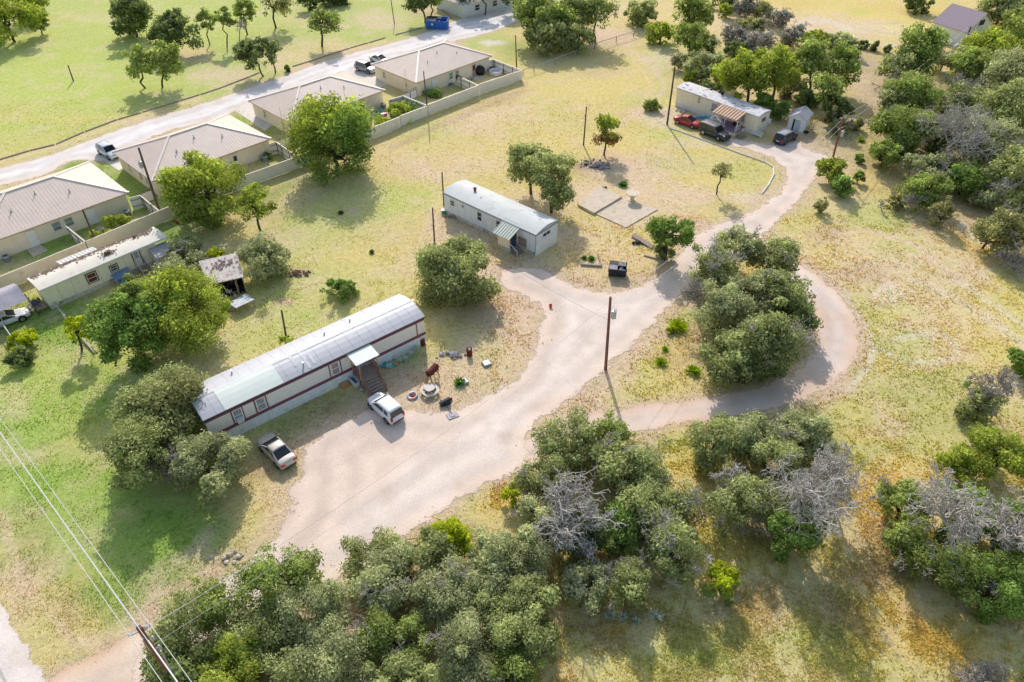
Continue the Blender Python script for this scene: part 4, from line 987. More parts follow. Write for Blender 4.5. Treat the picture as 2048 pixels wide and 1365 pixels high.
def local_thing(fr, x, y, z, *a, rz=0.0, **k):
    o, an = fr
    p = o + Matrix.Rotation(an, 3, 'Z') @ Vector((x, y, z)); return thing(*a, loc=p, rz=an + rz, **k)
FT = (fo, fa)
def chair(t, m, s=1.0, wire=False):
    b_ = MB()
    b_.lathe(0, 0, [(.2 * s, .42 * s), (.24 * s, .44 * s), (.2 * s, .46 * s)], 10) if wire else b_.box(-.24 * s, -.24 * s, .4 * s, .24 * s, .24 * s, .45 * s)
    b_.build('seat', m, t)
    b_ = MB()
    for x in (-.2, -.07, .07, .2): b_.bar((x * s, .23 * s, .45 * s), (x * 1.05 * s, .3 * s, .9 * s), .035 * s)
    b_.bar((-.24 * s, .3 * s, .9 * s), (.24 * s, .3 * s, .9 * s), .045 * s); b_.build('backrest', m, t)
    for x in (-1, 1):
        for y in (-1, 1):
            b_ = MB(); b_.bar((x * .2 * s, y * .2 * s, .42 * s), (x * .24 * s, y * .25 * s, 0), .035 * s); b_.build('leg', m, t)
    for x in (-1, 1):
        b_ = MB(); b_.bar((x * .24 * s, -.22 * s, .65 * s), (x * .24 * s, .27 * s, .65 * s), .04 * s); b_.bar((x * .24 * s, -.22 * s, .4 * s), (x * .24 * s, -.22 * s, .65 * s), .03 * s); b_.build('armrest', m, t)
    return t
for x, y, lb in ((9.8, -1.6, 'white plastic chair at the left of the rusty roofed porch'), (10.5, -2.2, 'white plastic chair behind the front rail of the rusty roofed porch')):
    chair(local_thing(FT, x, y, .8, 'porch_chair', lb, 'chair', rz=random.uniform(0, 3)), m_white, 1.1)
b_ = local_thing(FT, 12.6, -.8, .8, 'storage_cart', 'dark cart with clutter against the wall of the rusty roofed porch', 'cart')
k_ = MB(); k_.box(-.5, -.2, .1, .5, .2, .5); k_.build('box', m_junk, b_); k_ = MB(); k_.box(-.4, -.15, .5, .1, .15, .8, 0); k_.build('bin', m_red, b_)
b_ = local_thing(FT, 16.2, -.1, 0, 'garden_bench', 'white bench with plant pots at the right end of the far cream trailer', 'bench')
for x in (-1, 1):
    k_ = MB(); k_.box(x * .8 - .05, -.3, 0, x * .8 + .05, .3, .7); k_.build('leg', m_white, b_)
k_ = MB(); k_.box(-.8, -.3, .38, .8, .25, .45); k_.build('seat', m_white, b_); k_ = MB()
for z in (.55, .75): k_.box(-.8, .22, z, .8, .28, z + .1)
k_.build('backrest', m_white, b_)

# 4: old cream trailer on the left
fo, fa, fL = frame((78, 582), (333, 474), 2.9)
OT = (fo, fa)
t = thing('mobile_home', 'old cream mobile home with a litter stained white roof and maroon window frames', 'mobile home', fo, fa)
m_otw = mat('aged cream siding', lin((248, 240, 222)), .6, var=.04, dirt=.15, dirtcol=lin((204, 190, 160)))
m_otr = mat('stained white roof', lin((230, 222, 208)), .6, var=.05, scale=2, dirt=.3, dirtcol=lin((196, 180, 160)), dscale=1.0)
w_ = MB(); w_.box(.25, .2, .55, fL - 1.5, 3.1, 2.8); w_.build('wall', m_otw, t)
s_ = MB(); s_.box(.3, .25, 0, fL - 1.55, 3.0, .54); s_.build('skirting', m_brick, t)
ro, zf, prof = trailer_shell(t, fL, 3.3, 2.82, .2, m_otw, m_otr, m_brick, 2.80, over=.02, skirt_w=1.2)
k_ = MB()
for q in range(900):   # leaf litter swept along the far edge and around the vents
    c_ = random.random()
    if c_ < .78: x = random.uniform(.3, fL - .3); y = 3.25 - abs(random.gauss(0, .42))
    elif c_ < .9: x = random.gauss(8.2, .45); y = random.gauss(1.3, .3)
    else: x = random.gauss(13.0, .7); y = random.gauss(2.3, .3)
    if y < .1 or y > 3.25 or x > fL or x < 0: continue
    a_ = random.uniform(0, PI); s_ = random.uniform(.05, .14); zz = zf(y) + random.uniform(.015, .05)
    dx, dy = math.cos(a_) * s_, math.sin(a_) * s_
    k_.quad((x - dx, y - dy, zz), (x + dy, y - dx, zz + .01), (x + dx, y + dy, zz + .02), (x - dy, y + dx, zz))
tag(k_.build('leaf_litter', mat('brown leaf litter', lin((132, 110, 98)), .95, var=.4, scale=8), None), 'brown leaf litter on the old cream trailer roof', 'leaf litter', kind='stuff')
o_ = bpy.data.objects['leaf_litter']; o_.location = fo; o_.rotation_euler = (0, 0, fa)
k_ = MB(); k_.box(-.04, -.08, 2.72, fL + .04, -.025, 2.86); k_.build('gutter', m_white, t)
for i in range(1, 9):
    k_ = MB(); x = .25 + i * 1.5; k_.box(x, .185, .56, x + .04, .198, 2.75); k_.build('siding_seam', mat('cream seam', lin((204, 192, 164)), .7), t)
m_mw = mat('maroon frame', lin((110, 48, 52)), .6)
for x, w__, h__, g in ((5.4, 1.25, 1.35, mat('red curtain glass', lin((110, 50, 54)), .3, var=.3, scale=6)), (7.95, 1.0, .9, m_glass)):
    window(t, x, .2, 1.75, w__, h__, m_mw, g, mull=''); window(t, x, .19, 1.75, w__ - .22, h__ - .2, m_white, g, mull='h', ft=.06)
door(t, 10.75, .2, .75, .85, 2.0, m_white, fm=m_mw, glass=m_glassl)
s_ = MB(); steps(s_, 10.3, 11.4, -.05, 4, .18, .32); s_.build('step', m_wood, t)
s_ = MB()
for x in (10.3, 11.4): s_.bar((x, .1, 1.6), (x, -1.3, .9), .06); s_.bar((x, -1.3, 0), (x, -1.3, .9), .06); s_.bar((x, .1, 0), (x, .1, 1.6), .06)
s_.build('handrail', m_brick, t)
k_ = MB()
for x, y in ((8.0, 1.3), (8.35, 1.2), (11.9, 2.3)): k_.lathe(x, y, [(.16, zf(y)), (.18, zf(y) + .25), (.06, zf(y) + .32)], 8)
k_.build('roof_vent', mat('brown vent', lin((110, 88, 78)), .8), t)
t = local_thing(OT, 12.2, -.9, 0, 'lean_to_shed', 'small grey weathered lean-to shed at the right end of the old cream trailer', 'shed')
k_ = MB(); k_.add([(0, -.9, 1.75), (2.5, -.9, 1.75), (2.3, 1.2, 2.2), (0, 1.2, 2.2), (0, -.9, 1.81), (2.5, -.9, 1.81), (2.3, 1.2, 2.26), (0, 1.2, 2.26)],
                  [(3, 2, 1, 0), (4, 5, 6, 7), (0, 1, 5, 4), (1, 2, 6, 5), (2, 3, 7, 6), (3, 0, 4, 7)]); k_.build('roof', mat('grey sheet roof', lin((190, 184, 184)), .6, var=.1, dirt=.4, dirtcol=lin((140, 130, 130))), t)
k_ = MB()
for i in range(14): k_.box(.1 + i * .165, -.8, 0, .1 + i * .165 + .14, -.76, 1.74)
k_.box(.1, -.75, 0, .14, 1.1, 1.75); k_.box(2.3, -.75, 0, 2.34, 1.1, 1.75); k_.build('wall', m_brick, t)
t = local_thing(OT, 9.2, .0, 0, 'tarp_awning', 'blue grey tarp stretched low against the wall beside the steps of the old trailer', 'tarp')
k_ = MB(); k_.add([(-1.9, -.15, 1.0), (.1, -.15, 1.15), (.1, .15, 1.25), (-1.9, .15, 1.15), (-1.9, -.9, .75), (0, -.9, .85)], [(4, 5, 1, 0), (0, 1, 2, 3)]); k_.build('sheet', mat('blue grey tarp', lin((126, 144, 176)), .5, var=.15, scale=5), t)
k_ = MB(); k_.bar((-1.85, -.85, 0), (-1.85, -.85, .76), .05); k_.bar((0, -.85, 0), (0, -.85, .84), .05); k_.build('pole', m_gray, t)
t = local_thing(OT, 8.0, -1.0, 0, 'plastic_tub', 'bright blue plastic tub leaning at the old trailer skirting', 'tub')
k_ = MB(); k_.lathe(0, 0, [(.28, 0), (.4, .55), (.43, .56), (.38, .5), (.26, .05)], 14); k_.build('body', mat('bright blue plastic', lin((84, 164, 214)), .4), t)
t = local_thing(OT, 9.0, -1.1, 0, 'pet_crate', 'white and black crate between the blue tub and the steps of the old trailer', 'crate')
k_ = MB(); k_.box(-.3, -.3, 0, .3, .3, .55); k_.build('body', m_black, t); k_ = MB()
for i in range(5): k_.box(-.3 + i * .14, -.34, .02, -.25 + i * .14, -.3, .55)
k_.box(-.32, -.33, .55, .32, .32, .6); k_.build('grate', m_white, t)
t = local_thing(OT, 6.0, 3.7, 0, 'metal_awning', 'pale corrugated metal awning sticking out behind the old cream trailer', 'awning')
k_ = MB(); k_.add([(-2.4, -.3, 2.9), (1.9, -.3, 2.9), (1.9, 1.4, 2.5), (-2.4, 1.4, 2.5)], [(0, 1, 2, 3)])
for i in range(11): k_.bar((-2.3 + i * .4, -.3, 2.93), (-2.3 + i * .4, 1.4, 2.53), .08, .05)
k_.build('sheet', mat('pale awning sheet', lin((222, 220, 216)), .5, dirt=.25, dirtcol=lin((190, 180, 170))), t)
k_ = MB(); k_.bar((-2.3, 1.3, 0), (-2.3, 1.3, 2.5), .08); k_.bar((1.8, 1.3, 0), (1.8, 1.3, 2.5), .08); k_.build('post', m_wood, t)
t = local_thing(OT, .1, .8, 0, 'wooden_steps', 'small junk covered wooden landing at the left end of the old trailer', 'steps', rz=-PI / 2)
k_ = MB(); k_.box(-1.5, -1.2, .6, .6, -.1, .68); steps(k_, -1.4, -.4, -1.2, 3, .2, .3); k_.build('tread', m_wood, t)
k_ = MB()
for x in (-1.5, -.5, .55): k_.bar((x, -1.15, 0), (x, -1.15, 1.9), .09)
k_.build('post', mat('dark post', lin((92, 84, 84)), .9), t)
for i in range(9):
    k_ = MB(); k_.blob((random.uniform(-1.4, .4), random.uniform(-1.1, -.3), .75 + random.uniform(0, .25)), random.uniform(.1, .25), jit=.25); k_.build('clutter', mat('grey clutter', lin((120, 118, 124)), .8, var=.5, scale=6), t)

# ------------------------------------------------------------------ sheds, barn, carport
t_ = P(1573, 259); t = thing('storage_shed', 'small white gabled shed with a half open blue grey door', 'shed', t_, math.radians(-33))
m_shw = mat('white shed siding', lin((246, 244, 246)), .6, var=.04, dirt=.12, dirtcol=lin((190, 186, 180)))
k_ = MB(); Wd, Dp, Hh = 2.6, 3.2, 2.1
k_.add([(0, 0, 0), (Wd, 0, 0), (Wd, Dp, 0), (0, Dp, 0), (0, 0, Hh), (Wd, 0, Hh), (Wd, Dp, Hh), (0, Dp, Hh), (Wd / 2, 0, Hh + .8), (Wd / 2, Dp, Hh + .8)],
       [(0, 1, 5, 8, 4), (1, 2, 6, 5), (2, 3, 7, 9, 6), (3, 0, 4, 7)]); k_.build('wall', m_shw, t)
k_ = MB(); o2 = .25; zt = Hh + .88; ze = Hh - .08
for s in (0, 1):
    xa = -o2 if s == 0 else Wd + o2
    q = [(xa, -o2, ze), (Wd / 2, -o2, zt), (Wd / 2, Dp + o2, zt), (xa, Dp + o2, ze)]
    k_.add(q + [(x, y, z + .07) for x, y, z in q], [(0, 1, 2, 3), (7, 6, 5, 4), (0, 4, 5, 1), (3, 2, 6, 7), (0, 3, 7, 4)])
k_.build('roof', mat('grey shingle', lin((176, 174, 184)), .9, var=.12, scale=8), t)
door(t, 1.5, 0, .05, .8, 1.85, mat('pale blue door', lin((190, 204, 222)), .6), fm=m_shw, knob=False)
k_ = MB(); k_.box(.7, -.03, .05, 1.0, .02, 1.9); k_.build('doorway', m_black, t)
t_ = P(1612, 266); t = thing('tyre', 'black tyre lying at the right front corner of the small white shed', 'tyre', t_)
k_ = MB(); k_.lathe(0, 0, [(.2, .02), (.36, .04), (.4, .13), (.36, .22), (.2, .24), (.18, .13), (.2, .02)], 18, cap=False); k_.build('ring', m_rubber, t)

A = P(1933, 63, 3.2); B_ = P(1986, 49, 3.2); A.z = B_.z = 0
d = B_ - A; bl = d.length; an = math.atan2(d.y, d.x)
t = thing('barn', 'large pale grey barn with a brown grey shingle roof at the top right', 'barn', A, an)
m_bw = mat('pale grey metal siding', lin((244, 246, 244)), .6, var=.04, dirt=.1, dirtcol=lin((190, 190, 184)))
dp = 7.0; Hh = 3.2; rise = 2.7
k_ = MB(); k_.add([(0, 0, 0), (bl, 0, 0), (bl, dp, 0), (0, dp, 0), (0, 0, Hh), (bl, 0, Hh), (bl, dp, Hh), (0, dp, Hh), (bl / 2, 0, Hh + rise), (bl / 2, dp, Hh + rise)],
       [(0, 1, 5, 8, 4), (1, 2, 6, 5), (2, 3, 7, 9, 6), (3, 0, 4, 7)])
ribs(k_, 0, bl, 0, 0, Hh, .5); k2 = MB(); k2.xf = Matrix.Translation((0, 0, 0)) @ Matrix.Rotation(-PI / 2, 4, 'Z'); ribs(k2, -dp, 0, 0, 0, Hh, .5)
n0 = len(k_.v); k_.f += [tuple(i + n0 for i in f) for f in k2.f]; k_.v += k2.v; k_.m += k2.m
k_.build('wall', m_bw, t)
k_ = MB()
for s in (0, 1):
    xa = -.4 if s == 0 else bl + .4
    zb = Hh - .4 * rise / (bl / 2)
    q = [(xa, -.4, zb + .05), (bl / 2, -.4, Hh + rise + .05), (bl / 2, dp + .4, Hh + rise + .05), (xa, dp + .4, zb + .05)]
    k_.add(q + [(x, y, z + .1) for x, y, z in q], [(0, 1, 2, 3), (7, 6, 5, 4), (0, 4, 5, 1), (3, 2, 6, 7), (0, 3, 7, 4)])
k_.build('roof', mat('brown grey shingle', lin((176, 158, 166)), .9, var=.1, scale=5), t)
window(t, bl * .5, 0, Hh + 1.0, 1.6, 1.0, mat('dark trim', (.08, .08, .08)), m_black)
t_ = P(1917, 100); t = thing('vehicle_under_cover', 'grey covered vehicle parked in front of the pale barn', 'vehicle', t_, .6)
k_ = MB(); k_.blob((0, 0, .6), (1.8, .9, .8), n=14, m=8, jit=.05); k_.build('cover', mat('grey cover', lin((160, 162, 170)), .7), t, smooth=True)

# building fragment behind the trees at the top edge
A = P(925, 10, 2.8); t = thing('house', 'white walled house half hidden behind the oaks at the top edge', 'house', (A.x, A.y, 0), math.radians(40))
k_ = MB(); k_.box(0, 0, 0, 26, 10, 2.8); k_.build('wall', mat('white stucco', lin((222, 224, 226)), .7), t)
k_ = MB(); k_.add([(-.5, -.5, 2.8), (26.5, -.5, 2.8), (26.5, 10.5, 2.8), (-.5, 10.5, 2.8), (4, 5, 4.6), (22, 5, 4.6)], [(0, 1, 5, 4), (1, 2, 5), (2, 3, 4, 5), (3, 0, 4), (3, 2, 1, 0)]); k_.build('roof', m_brick, t)
for x in (4, 9, 15): window(t, x, 0, 1.5, 1.4, 1.3, m_white, m_glass)

# junk shed
A = P(419, 569, 2.3); B_ = P(485, 554, 2.3); A.z = B_.z = 0; d = B_ - A; sl2 = d.length; an = math.atan2(d.y, d.x)
t = thing('open_shed', 'rusty litter roofed open front shed full of junk', 'shed', A, an)
k_ = MB(); dd = 4.4
m_js = mat('old roof sheet', lin((208, 198, 192)), .7, var=.08, dirt=.55, dirtcol=lin((134, 110, 104)), dscale=.9)
q = [(-.1, -.15, 2.3), (sl2 + .1, -.15, 2.3), (sl2 + .1, dd, 2.75), (-.6, dd, 2.75)]
k_.add(q + [(x, y, z + .06) for x, y, z in q], [(3, 2, 1, 0), (4, 5, 6, 7), (0, 1, 5, 4), (1, 2, 6, 5), (2, 3, 7, 6), (3, 0, 4, 7)])
for i in range(9): k_.bar((0 + i * .42, -.1, 2.38), (-.3 + i * .45, dd, 2.83), .05, .04)
k_.build('roof', m_js, t)
k_ = MB(); k_.box(0, .1, 0, .06, dd, 2.3); k_.box(sl2 - .06, .1, 0, sl2, dd, 2.3); k_.box(.06, dd - .06, 0, sl2 - .06, dd, 2.3); k_.build('wall', m_brick, t)
k_ = MB(); k_.box(.1, .2, 0, sl2 - .1, dd - .1, .03); k_.build('floor', m_junk, t)
k_ = MB()
for x in (0, sl2 - .1): k_.box(x, 0, 0, x + .1, .1, 2.3)
k_.bar((0, .05, 2.22), (sl2, .05, 2.22), .08, .14); k_.build('post', m_wood, t)
k_ = MB()
for i in range(60):
    x = random.gauss(1.6, 1.0); y = dd * .62 + random.gauss(0, .55)
    if 0 < x < sl2 and .3 < y < dd: k_.add([(x - .12, y - .08, 2.42 + y * .105), (x + .12, y - .1, 2.44 + y * .105), (x + .1, y + .1, 2.46 + y * .105), (x - .1, y + .08, 2.45 + y * .105)], [(0, 1, 2, 3)])
k_.build('roof_litter', mat('roof litter', lin((120, 98, 92)), .95, var=.3), t)['kind'] = 'stuff'
JS = (A, an)
def inside(name, label, cat, x, y, rz=0): return local_thing(JS, x, y, 0, name, label, cat, rz=rz)
chair(inside('plastic_chair', 'white plastic chair inside the open junk shed', 'chair', 1.7, .5, 2.6), m_white)
t = inside('leaning_board', 'tan wooden door panel leaning inside the right wall of the open shed', 'panel', 2.75, .3, 1.4)
k_ = MB(); k_.box(-.4, 0, 0, .4, .06, 1.9); k_.build('board', m_tan, t); k_ = MB(); k_.box(-.3, -.02, .9, .3, 0, 1.7); k_.box(-.3, -.02, .15, .3, 0, .75); k_.build('inset', m_wood, t)
t = inside('lattice_gate', 'pale lattice gate leaning at the left of the open shed', 'panel', .7, -.2, .9)
k_ = MB()
for i in range(7): k_.bar((-.5 + i * .16, 0, .05), (-.5 + i * .16, .35, 1.5), .04)
k_.bar((-.55, 0, .08), (.55, 0, .08), .06); k_.bar((-.55, .35, 1.5), (.55, .35, 1.5), .06); k_.build('slat', m_brick, t)
t = inside('bucket', 'pale bucket on the floor at the mouth of the open shed', 'bucket', 2.2, -.1)
k_ = MB(); k_.lathe(0, 0, [(.12, 0), (.16, .32), (.14, .32), (.1, .04)], 12); k_.build('body', m_white, t)
t = inside('junk_pile', 'dark heap of junk in the depth of the open shed', 'junk', 1.6, 2.4)
k_ = MB()
for i in range(16): k_.blob((random.uniform(-1.2, 1.2), random.uniform(-1, 1), random.uniform(.2, .7)), random.uniform(.2, .45), jit=.3)
k_.build('heap', m_junk, t)
# ------------------------------------------------------------------ carport canopy at the left edge
Q = P(56, 600, 2.2)
t = thing('canopy', 'grey tarp carport canopy over the white car at the left edge', 'canopy', (Q.x, Q.y, 0), ua)
m_tarp = mat('grey tarp', lin((178, 172, 182)), .7, var=.12, scale=1.2, dirt=.3, dirtcol=lin((150, 144, 156)))
k_ = MB(); n_ = 10; vs = []
for i in range(n_ + 1):
    for j in range(9):
        x = -6.2 * i / n_; y = 4.4 * j / 8
        vs.append((x, y, 2.2 + .9 * (1 - abs(j / 4 - 1)) - .14 * math.sin(PI * ((i / n_ * 3) % 1)) * math.sin(PI * j / 8)))
k_.add(vs, [(i * 9 + j, i * 9 + j + 1, (i + 1) * 9 + j + 1, (i + 1) * 9 + j) for i in range(n_) for j in range(8)])
k_.build('tarp', m_tarp, t, smooth=True)
for i in range(3):
    for y in (0.03, 4.37):
        k_ = MB(); k_.tube([(-.05 - i * 3, y, 0), (-.05 - i * 3, y, 2.2)], .035, 6); k_.build('pole', m_gray, t)
k_ = MB()
for i in range(3):
    k_.tube([(-.05 - i * 3, .03, 2.14), (-.05 - i * 3, 2.2, 3.02), (-.05 - i * 3, 4.37, 2.14)], .03, 5)
k_.build('rafter', m_gray, t)

# ------------------------------------------------------------------ cars
def paint(name, rgb, metal=.0, rough=.28):
    m = mat(name, lin(rgb), rough, metal, var=.02, scale=1, spec=.5)
    m.node_tree.nodes['Principled BSDF'].inputs['Coat Weight'].default_value = .6
    m.node_tree.nodes['Principled BSDF'].inputs['Coat Roughness'].default_value = .08
    return m
m_carglass = mat('car glass', (.015, .018, .022), .06, var=.2, spec=.9)
m_shield = mat('windscreen glass', (.02, .026, .03), .45, var=.3, spec=.08)
# profiles: list of (x fraction, half width fraction, top height of body)
SPEC = {
 'hatch': dict(L=4.14, W=1.80, H=1.61, wb=2.57, r=.33, body=[(-.5, .80, .60), (-.49, .93, .95), (-.42, .98, 1.02), (-.2, 1, 1.03), (.05, 1, 1.02), (.22, .99, 1.03), (.34, .97, .98), (.42, .90, .92), (.47, .78, .82), (.495, .62, .68), (.5, .5, .5)],
               cab=(-.475, -.43, .05, .25), topw=.80),
 'sedan': dict(L=4.6, W=1.80, H=1.47, wb=2.69, r=.33, body=[(-.5, .76, .60), (-.485, .90, .92), (-.42, .97, .99), (-.3, 1, 1.0), (0, 1, .96), (.2, .99, .94), (.30, .985, .91), (.38, .95, .88), (.45, .83, .80), (.488, .62, .66), (.5, .38, .46)],
               cab=(-.36, -.17, .02, .27), topw=.74),
 'suv': dict(L=4.7, W=1.88, H=1.70, wb=2.70, r=.37, body=[(-.5, .82, .66), (-.49, .93, 1.02), (-.42, .98, 1.08), (-.2, 1, 1.1), (.1, 1, 1.09), (.23, .99, 1.08), (.38, .96, 1.0), (.46, .88, .9), (.49, .80, .7), (.5, .74, .5)],
             cab=(-.48, -.40, .07, .22), topw=.78),
 'bigsuv': dict(L=5.1, W=2.0, H=1.9, wb=2.95, r=.42, body=[(-.5, .88, .72), (-.495, .96, 1.12), (-.42, .99, 1.18), (0, 1, 1.18), (.2, 1, 1.16), (.34, .98, 1.13), (.46, .95, 1.08), (.49, .9, .85), (.5, .88, .6)],
                cab=(-.49, -.46, .10, .21), topw=.84),
 'coupe': dict(L=4.55, W=1.83, H=1.37, wb=2.65, r=.34, body=[(-.5, .76, .62), (-.485, .9, .92), (-.42, .97, .98), (-.25, 1, .97), (0, 1, .92), (.2, .99, .9), (.34, .97, .82), (.44, .88, .72), (.485, .76, .6), (.5, .62, .46)],
               cab=(-.37, -.16, .02, .23), topw=.72)}
def car(name, label, kind, f_px, r_px, side, pm, glass=None, roofm=None):
    S = SPEC[kind]; Fp, Rp = P(*f_px), P(*r_px)
    d = Fp - Rp; an = math.atan2(d.y, d.x)
    mid = (Fp + Rp) / 2; nrm = Vector((-math.sin(an), math.cos(an), 0))     # left of heading
    mid = mid + nrm * (S['W'] / 2 - .12) * (-1 if side == 'left' else 1)
    t = thing(name, label, 'car', mid, an)
    L, W, H, wb, r = S['L'], S['W'] / 2, S['H'], S['wb'], S['r']
    b_ = MB(); vs, fs = [], []
    B = S['body']; zb = .24; ring = 13
    for xf_, wf, zt in B:
        w_ = W * wf; x = xf_ * L; s = zt - zb
        half = [(w_ * .86, zb), (w_ * .97, zb + .12), (w_, zb + s * .45), (w_ * .985, zb + s * .72), (w_ * .93, zb + s * .93), (w_ * .72, zt)]
        pts = [(-a, z) for a, z in half] + [(0, zt + .025)] + [(a, z) for a, z in half[::-1]]
        vs += [(x, y, z) for y, z in pts]
    m_ = 13
    for i in range(len(B) - 1):
        for k in range(m_): fs.append((i * m_ + k, (i + 1) * m_ + k, (i + 1) * m_ + (k + 1) % m_, i * m_ + (k + 1) % m_))
    fs += [tuple(range(m_)), tuple((len(B) - 1) * m_ + k for k in range(m_))[::-1]]
    b_.add(vs, fs); body = b_.build('body', pm, t, smooth=True)
    sm = body.modifiers.new('sub', 'SUBSURF'); sm.levels = sm.render_levels = 2
    x0, x1, x2, x3 = [q * L for q in S['cab']]
    def ztop(x):
        for (a, _, za), (b2, _, zb2) in zip(B[:-1], B[1:]):
            if a * L <= x <= b2 * L: return za + (zb2 - za) * (x - a * L) / ((b2 - a) * L)
        return B[-1][2]
    wb_, wt = W * .90, W * S['topw']
    zt0, zt3 = ztop(x0) - .05, ztop(x3) - .05
    g = MB(); n_ = 8
    low = [(x0, zt0), ((x0 + x3) / 2, ztop(0) - .04), (x3, zt3)]
    V = [(x0, -wb_ * .93, zt0), (x3, -wb_ * .93, zt3), (x3, wb_ * .93, zt3), (x0, wb_ * .93, zt0), (x1, -wt, H - .06), (x2, -wt, H - .06), (x2, wt, H - .06), (x1, wt, H - .06)]
    g.add(V, [(0, 1, 5, 4), (2, 3, 7, 6), (3, 0, 4, 7), (4, 5, 6, 7), (0, 3, 2, 1)]); cab = g.build('side_glass', glass or m_carglass, t)
    g = MB(); a, b2, c2, d2 = [Vector(V[i]) for i in (1, 2, 6, 5)]
    o3 = Vector((.012, 0, .012)); g.add([a + o3, b2 + o3, c2 + o3, d2 + o3], [(0, 1, 2, 3)]); g.build('windscreen', m_shield, t)
    rf = MB(); vs = []; nx, ny = 6, 6
    for i in range(nx + 1):
        u = i / nx; x = x1 - .04 + (x2 - x1 + .1) * u
        for j in range(ny + 1):
            v_ = j / ny * 2 - 1
            vs.append((x, v_ * (wt + .02), H - .075 + .075 * (1 - v_ * v_) ** .5 * .9 + .03 * (1 - (2 * u - 1) ** 2)))
    fs = [(i * (ny + 1) + j, (i + 1) * (ny + 1) + j, (i + 1) * (ny + 1) + j + 1, i * (ny + 1) + j + 1) for i in range(nx) for j in range(ny)]
    rf.add(vs, fs); roof = rf.build('roof', roofm or pm, t, smooth=True)
    sd_ = roof.modifiers.new('solid', 'SOLIDIFY'); sd_.thickness = .05; sd_.offset = 0
    p_ = MB()
    for s in (-1, 1):
        p_.bar((x3, s * wb_ * .93, zt3), (x2, s * wt, H - .07), .08, .06)
        p_.bar((x0, s * wb_ * .9, zt0), (x1, s * wt * .98, H - .09), .1, .05)
        if kind in ('hatch', 'suv', 'bigsuv'):
            p_.add([(x0 + .02, s * (wb_ * .94), zt0), (x0 + .42, s * (wb_ * .955), zt0), (x1 + .28, s * (wt + .012), H - .08), (x1, s * (wt + .012), H - .08)], [(0, 1, 2, 3)])
        xm = (x1 + x2) / 2 - .05
        p_.bar((xm - .08, s * wb_ * .945, ztop(0) - .05), (xm, s * (wt + .004), H - .08), .07, .03)
    p_.build('pillar', pm, t)
    for sx in (-1, 1):
        for sy in (-1, 1):
            w2 = MB(); cx = sx * wb / 2
            w2.cyl_y(cx, sy * (W - .115), r, r, .22, 20); tw = w2.build('wheel', m_rubber, t)
            w3 = MB(); w3.cyl_y(cx, sy * (W - .005), r, r * .64, .03, 16)
            w3.build('rim', m_rim, tw)
            w3 = MB()
            for k in range(5):
                an2 = k * 2 * PI / 5 + .3
                w3.bar((cx + .08 * math.cos(an2 + .5), sy * (W + .012), r + .08 * math.sin(an2 + .5)), (cx + r * .58 * math.cos(an2 + .5), sy * (W + .012), r + r * .58 * math.sin(an2 + .5)), .06, .012)
            w3.build('spoke_gap', m_frame, tw)
    ar = MB()
    for sx in (-1, 1):
        for sy in (-1, 1): ar.cyl_y(sx * wb / 2, sy * (W - .07), r + .03, r + .075, .15, 20)
    ar.build('wheel_arch', m_black, t)
    xr, xf2 = -.5 * L, .5 * L
    hb = B[1][2]
    for s in (-1, 1):
        k_ = MB()
        if kind == 'hatch' or kind in ('suv', 'bigsuv'): k_.box(xr + .0, s * W * .74 - .11, hb - .35, xr + .17, s * W * .74 + .11, hb + .12)
        else: k_.box(xr + .0, s * W * .66 - .2, hb - .22, xr + .2, s * W * .66 + .18, hb - .04)
        k_.build('taillight', m_red, t, bevel=.03)
        k_ = MB(); k_.blob((xf2 - (.36 if kind in ('sedan', 'coupe') else .24), s * W * .66, B[-3][2] - .1), (.17, .12, .09), jit=0); k_.build('headlight', m_lampw, t, smooth=True)
        k_ = MB(); k_.blob((x3 - .12, s * (W + .09), zt3 + .1), (.07, .11, .075), jit=0); k_.build('side_mirror', pm, t, smooth=True)
        k_ = MB(); k_.box(-.02 * L - .1, s * (W * .992) - .012, .8, -.02 * L + .08, s * (W * .992) + .012, .83); k_.box(.17 * L - .1, s * (W * .992) - .012, .8, .17 * L + .08, s * (W * .992) + .012, .83); k_.build('door_handle', m_gray, t)
    k_ = MB(); k_.box(xr - .015, -.26, .62 if kind != 'hatch' else .5, xr + .05, .26, .74 if kind != 'hatch' else .62); k_.build('number_plate', m_white, t)
    k_ = MB(); k_.box(xr - .01, -W * .7, .3, xr + .12, W * .7, .42); k_.build('rear_bumper', m_black, t); k_ = MB(); k_.box(xf2 - .12, -W * .62, .3, xf2 + .012, W * .62, .5); k_.build('front_bumper', m_black, t)
    if kind in ('hatch', 'suv', 'bigsuv'):
        k_ = MB(); a = Vector((x0, -wb_ * .8, zt0 + .08)); b2 = Vector((x0, wb_ * .8, zt0 + .08)); c2 = Vector((x1, wt * .86, H - .12)); d2 = Vector((x1, -wt * .86, H - .12)); o3 = Vector((-.03, 0, .01))
        k_.add([a + o3, b2 + o3, c2 + o3, d2 + o3], [(3, 2, 1, 0)]); k_.build('rear_window', m_carglass, t)
        if kind != 'hatch':
            k_ = MB()
            for s in (-1, 1): k_.tube([(x1 + .1, s * wt * .88, H + .05), (x2 - .1, s * wt * .88, H + .05)], .025, 6)
            k_.build('roof_rail', m_gray, t)
    k_ = MB(); k_.add([(x1 + .25, -.02, H), (x1 + .35, 0, H + .01), (x1 + .2, 0, H + .1)], [(0, 1, 2)]); k_.build('antenna', m_black, t)
    return t
car('hatchback_car', 'small white boxy hatchback with red tail lights below the wooden porch steps', 'hatch', (742, 817), (775, 847), 'left', paint('white car paint', (240, 240, 244)))
car('sedan_car', 'champagne silver sedan in front of the oaks at the end of the long trailer', 'sedan', (524, 902), (555, 935), 'left', paint('champagne paint', (206, 198, 188), .35))
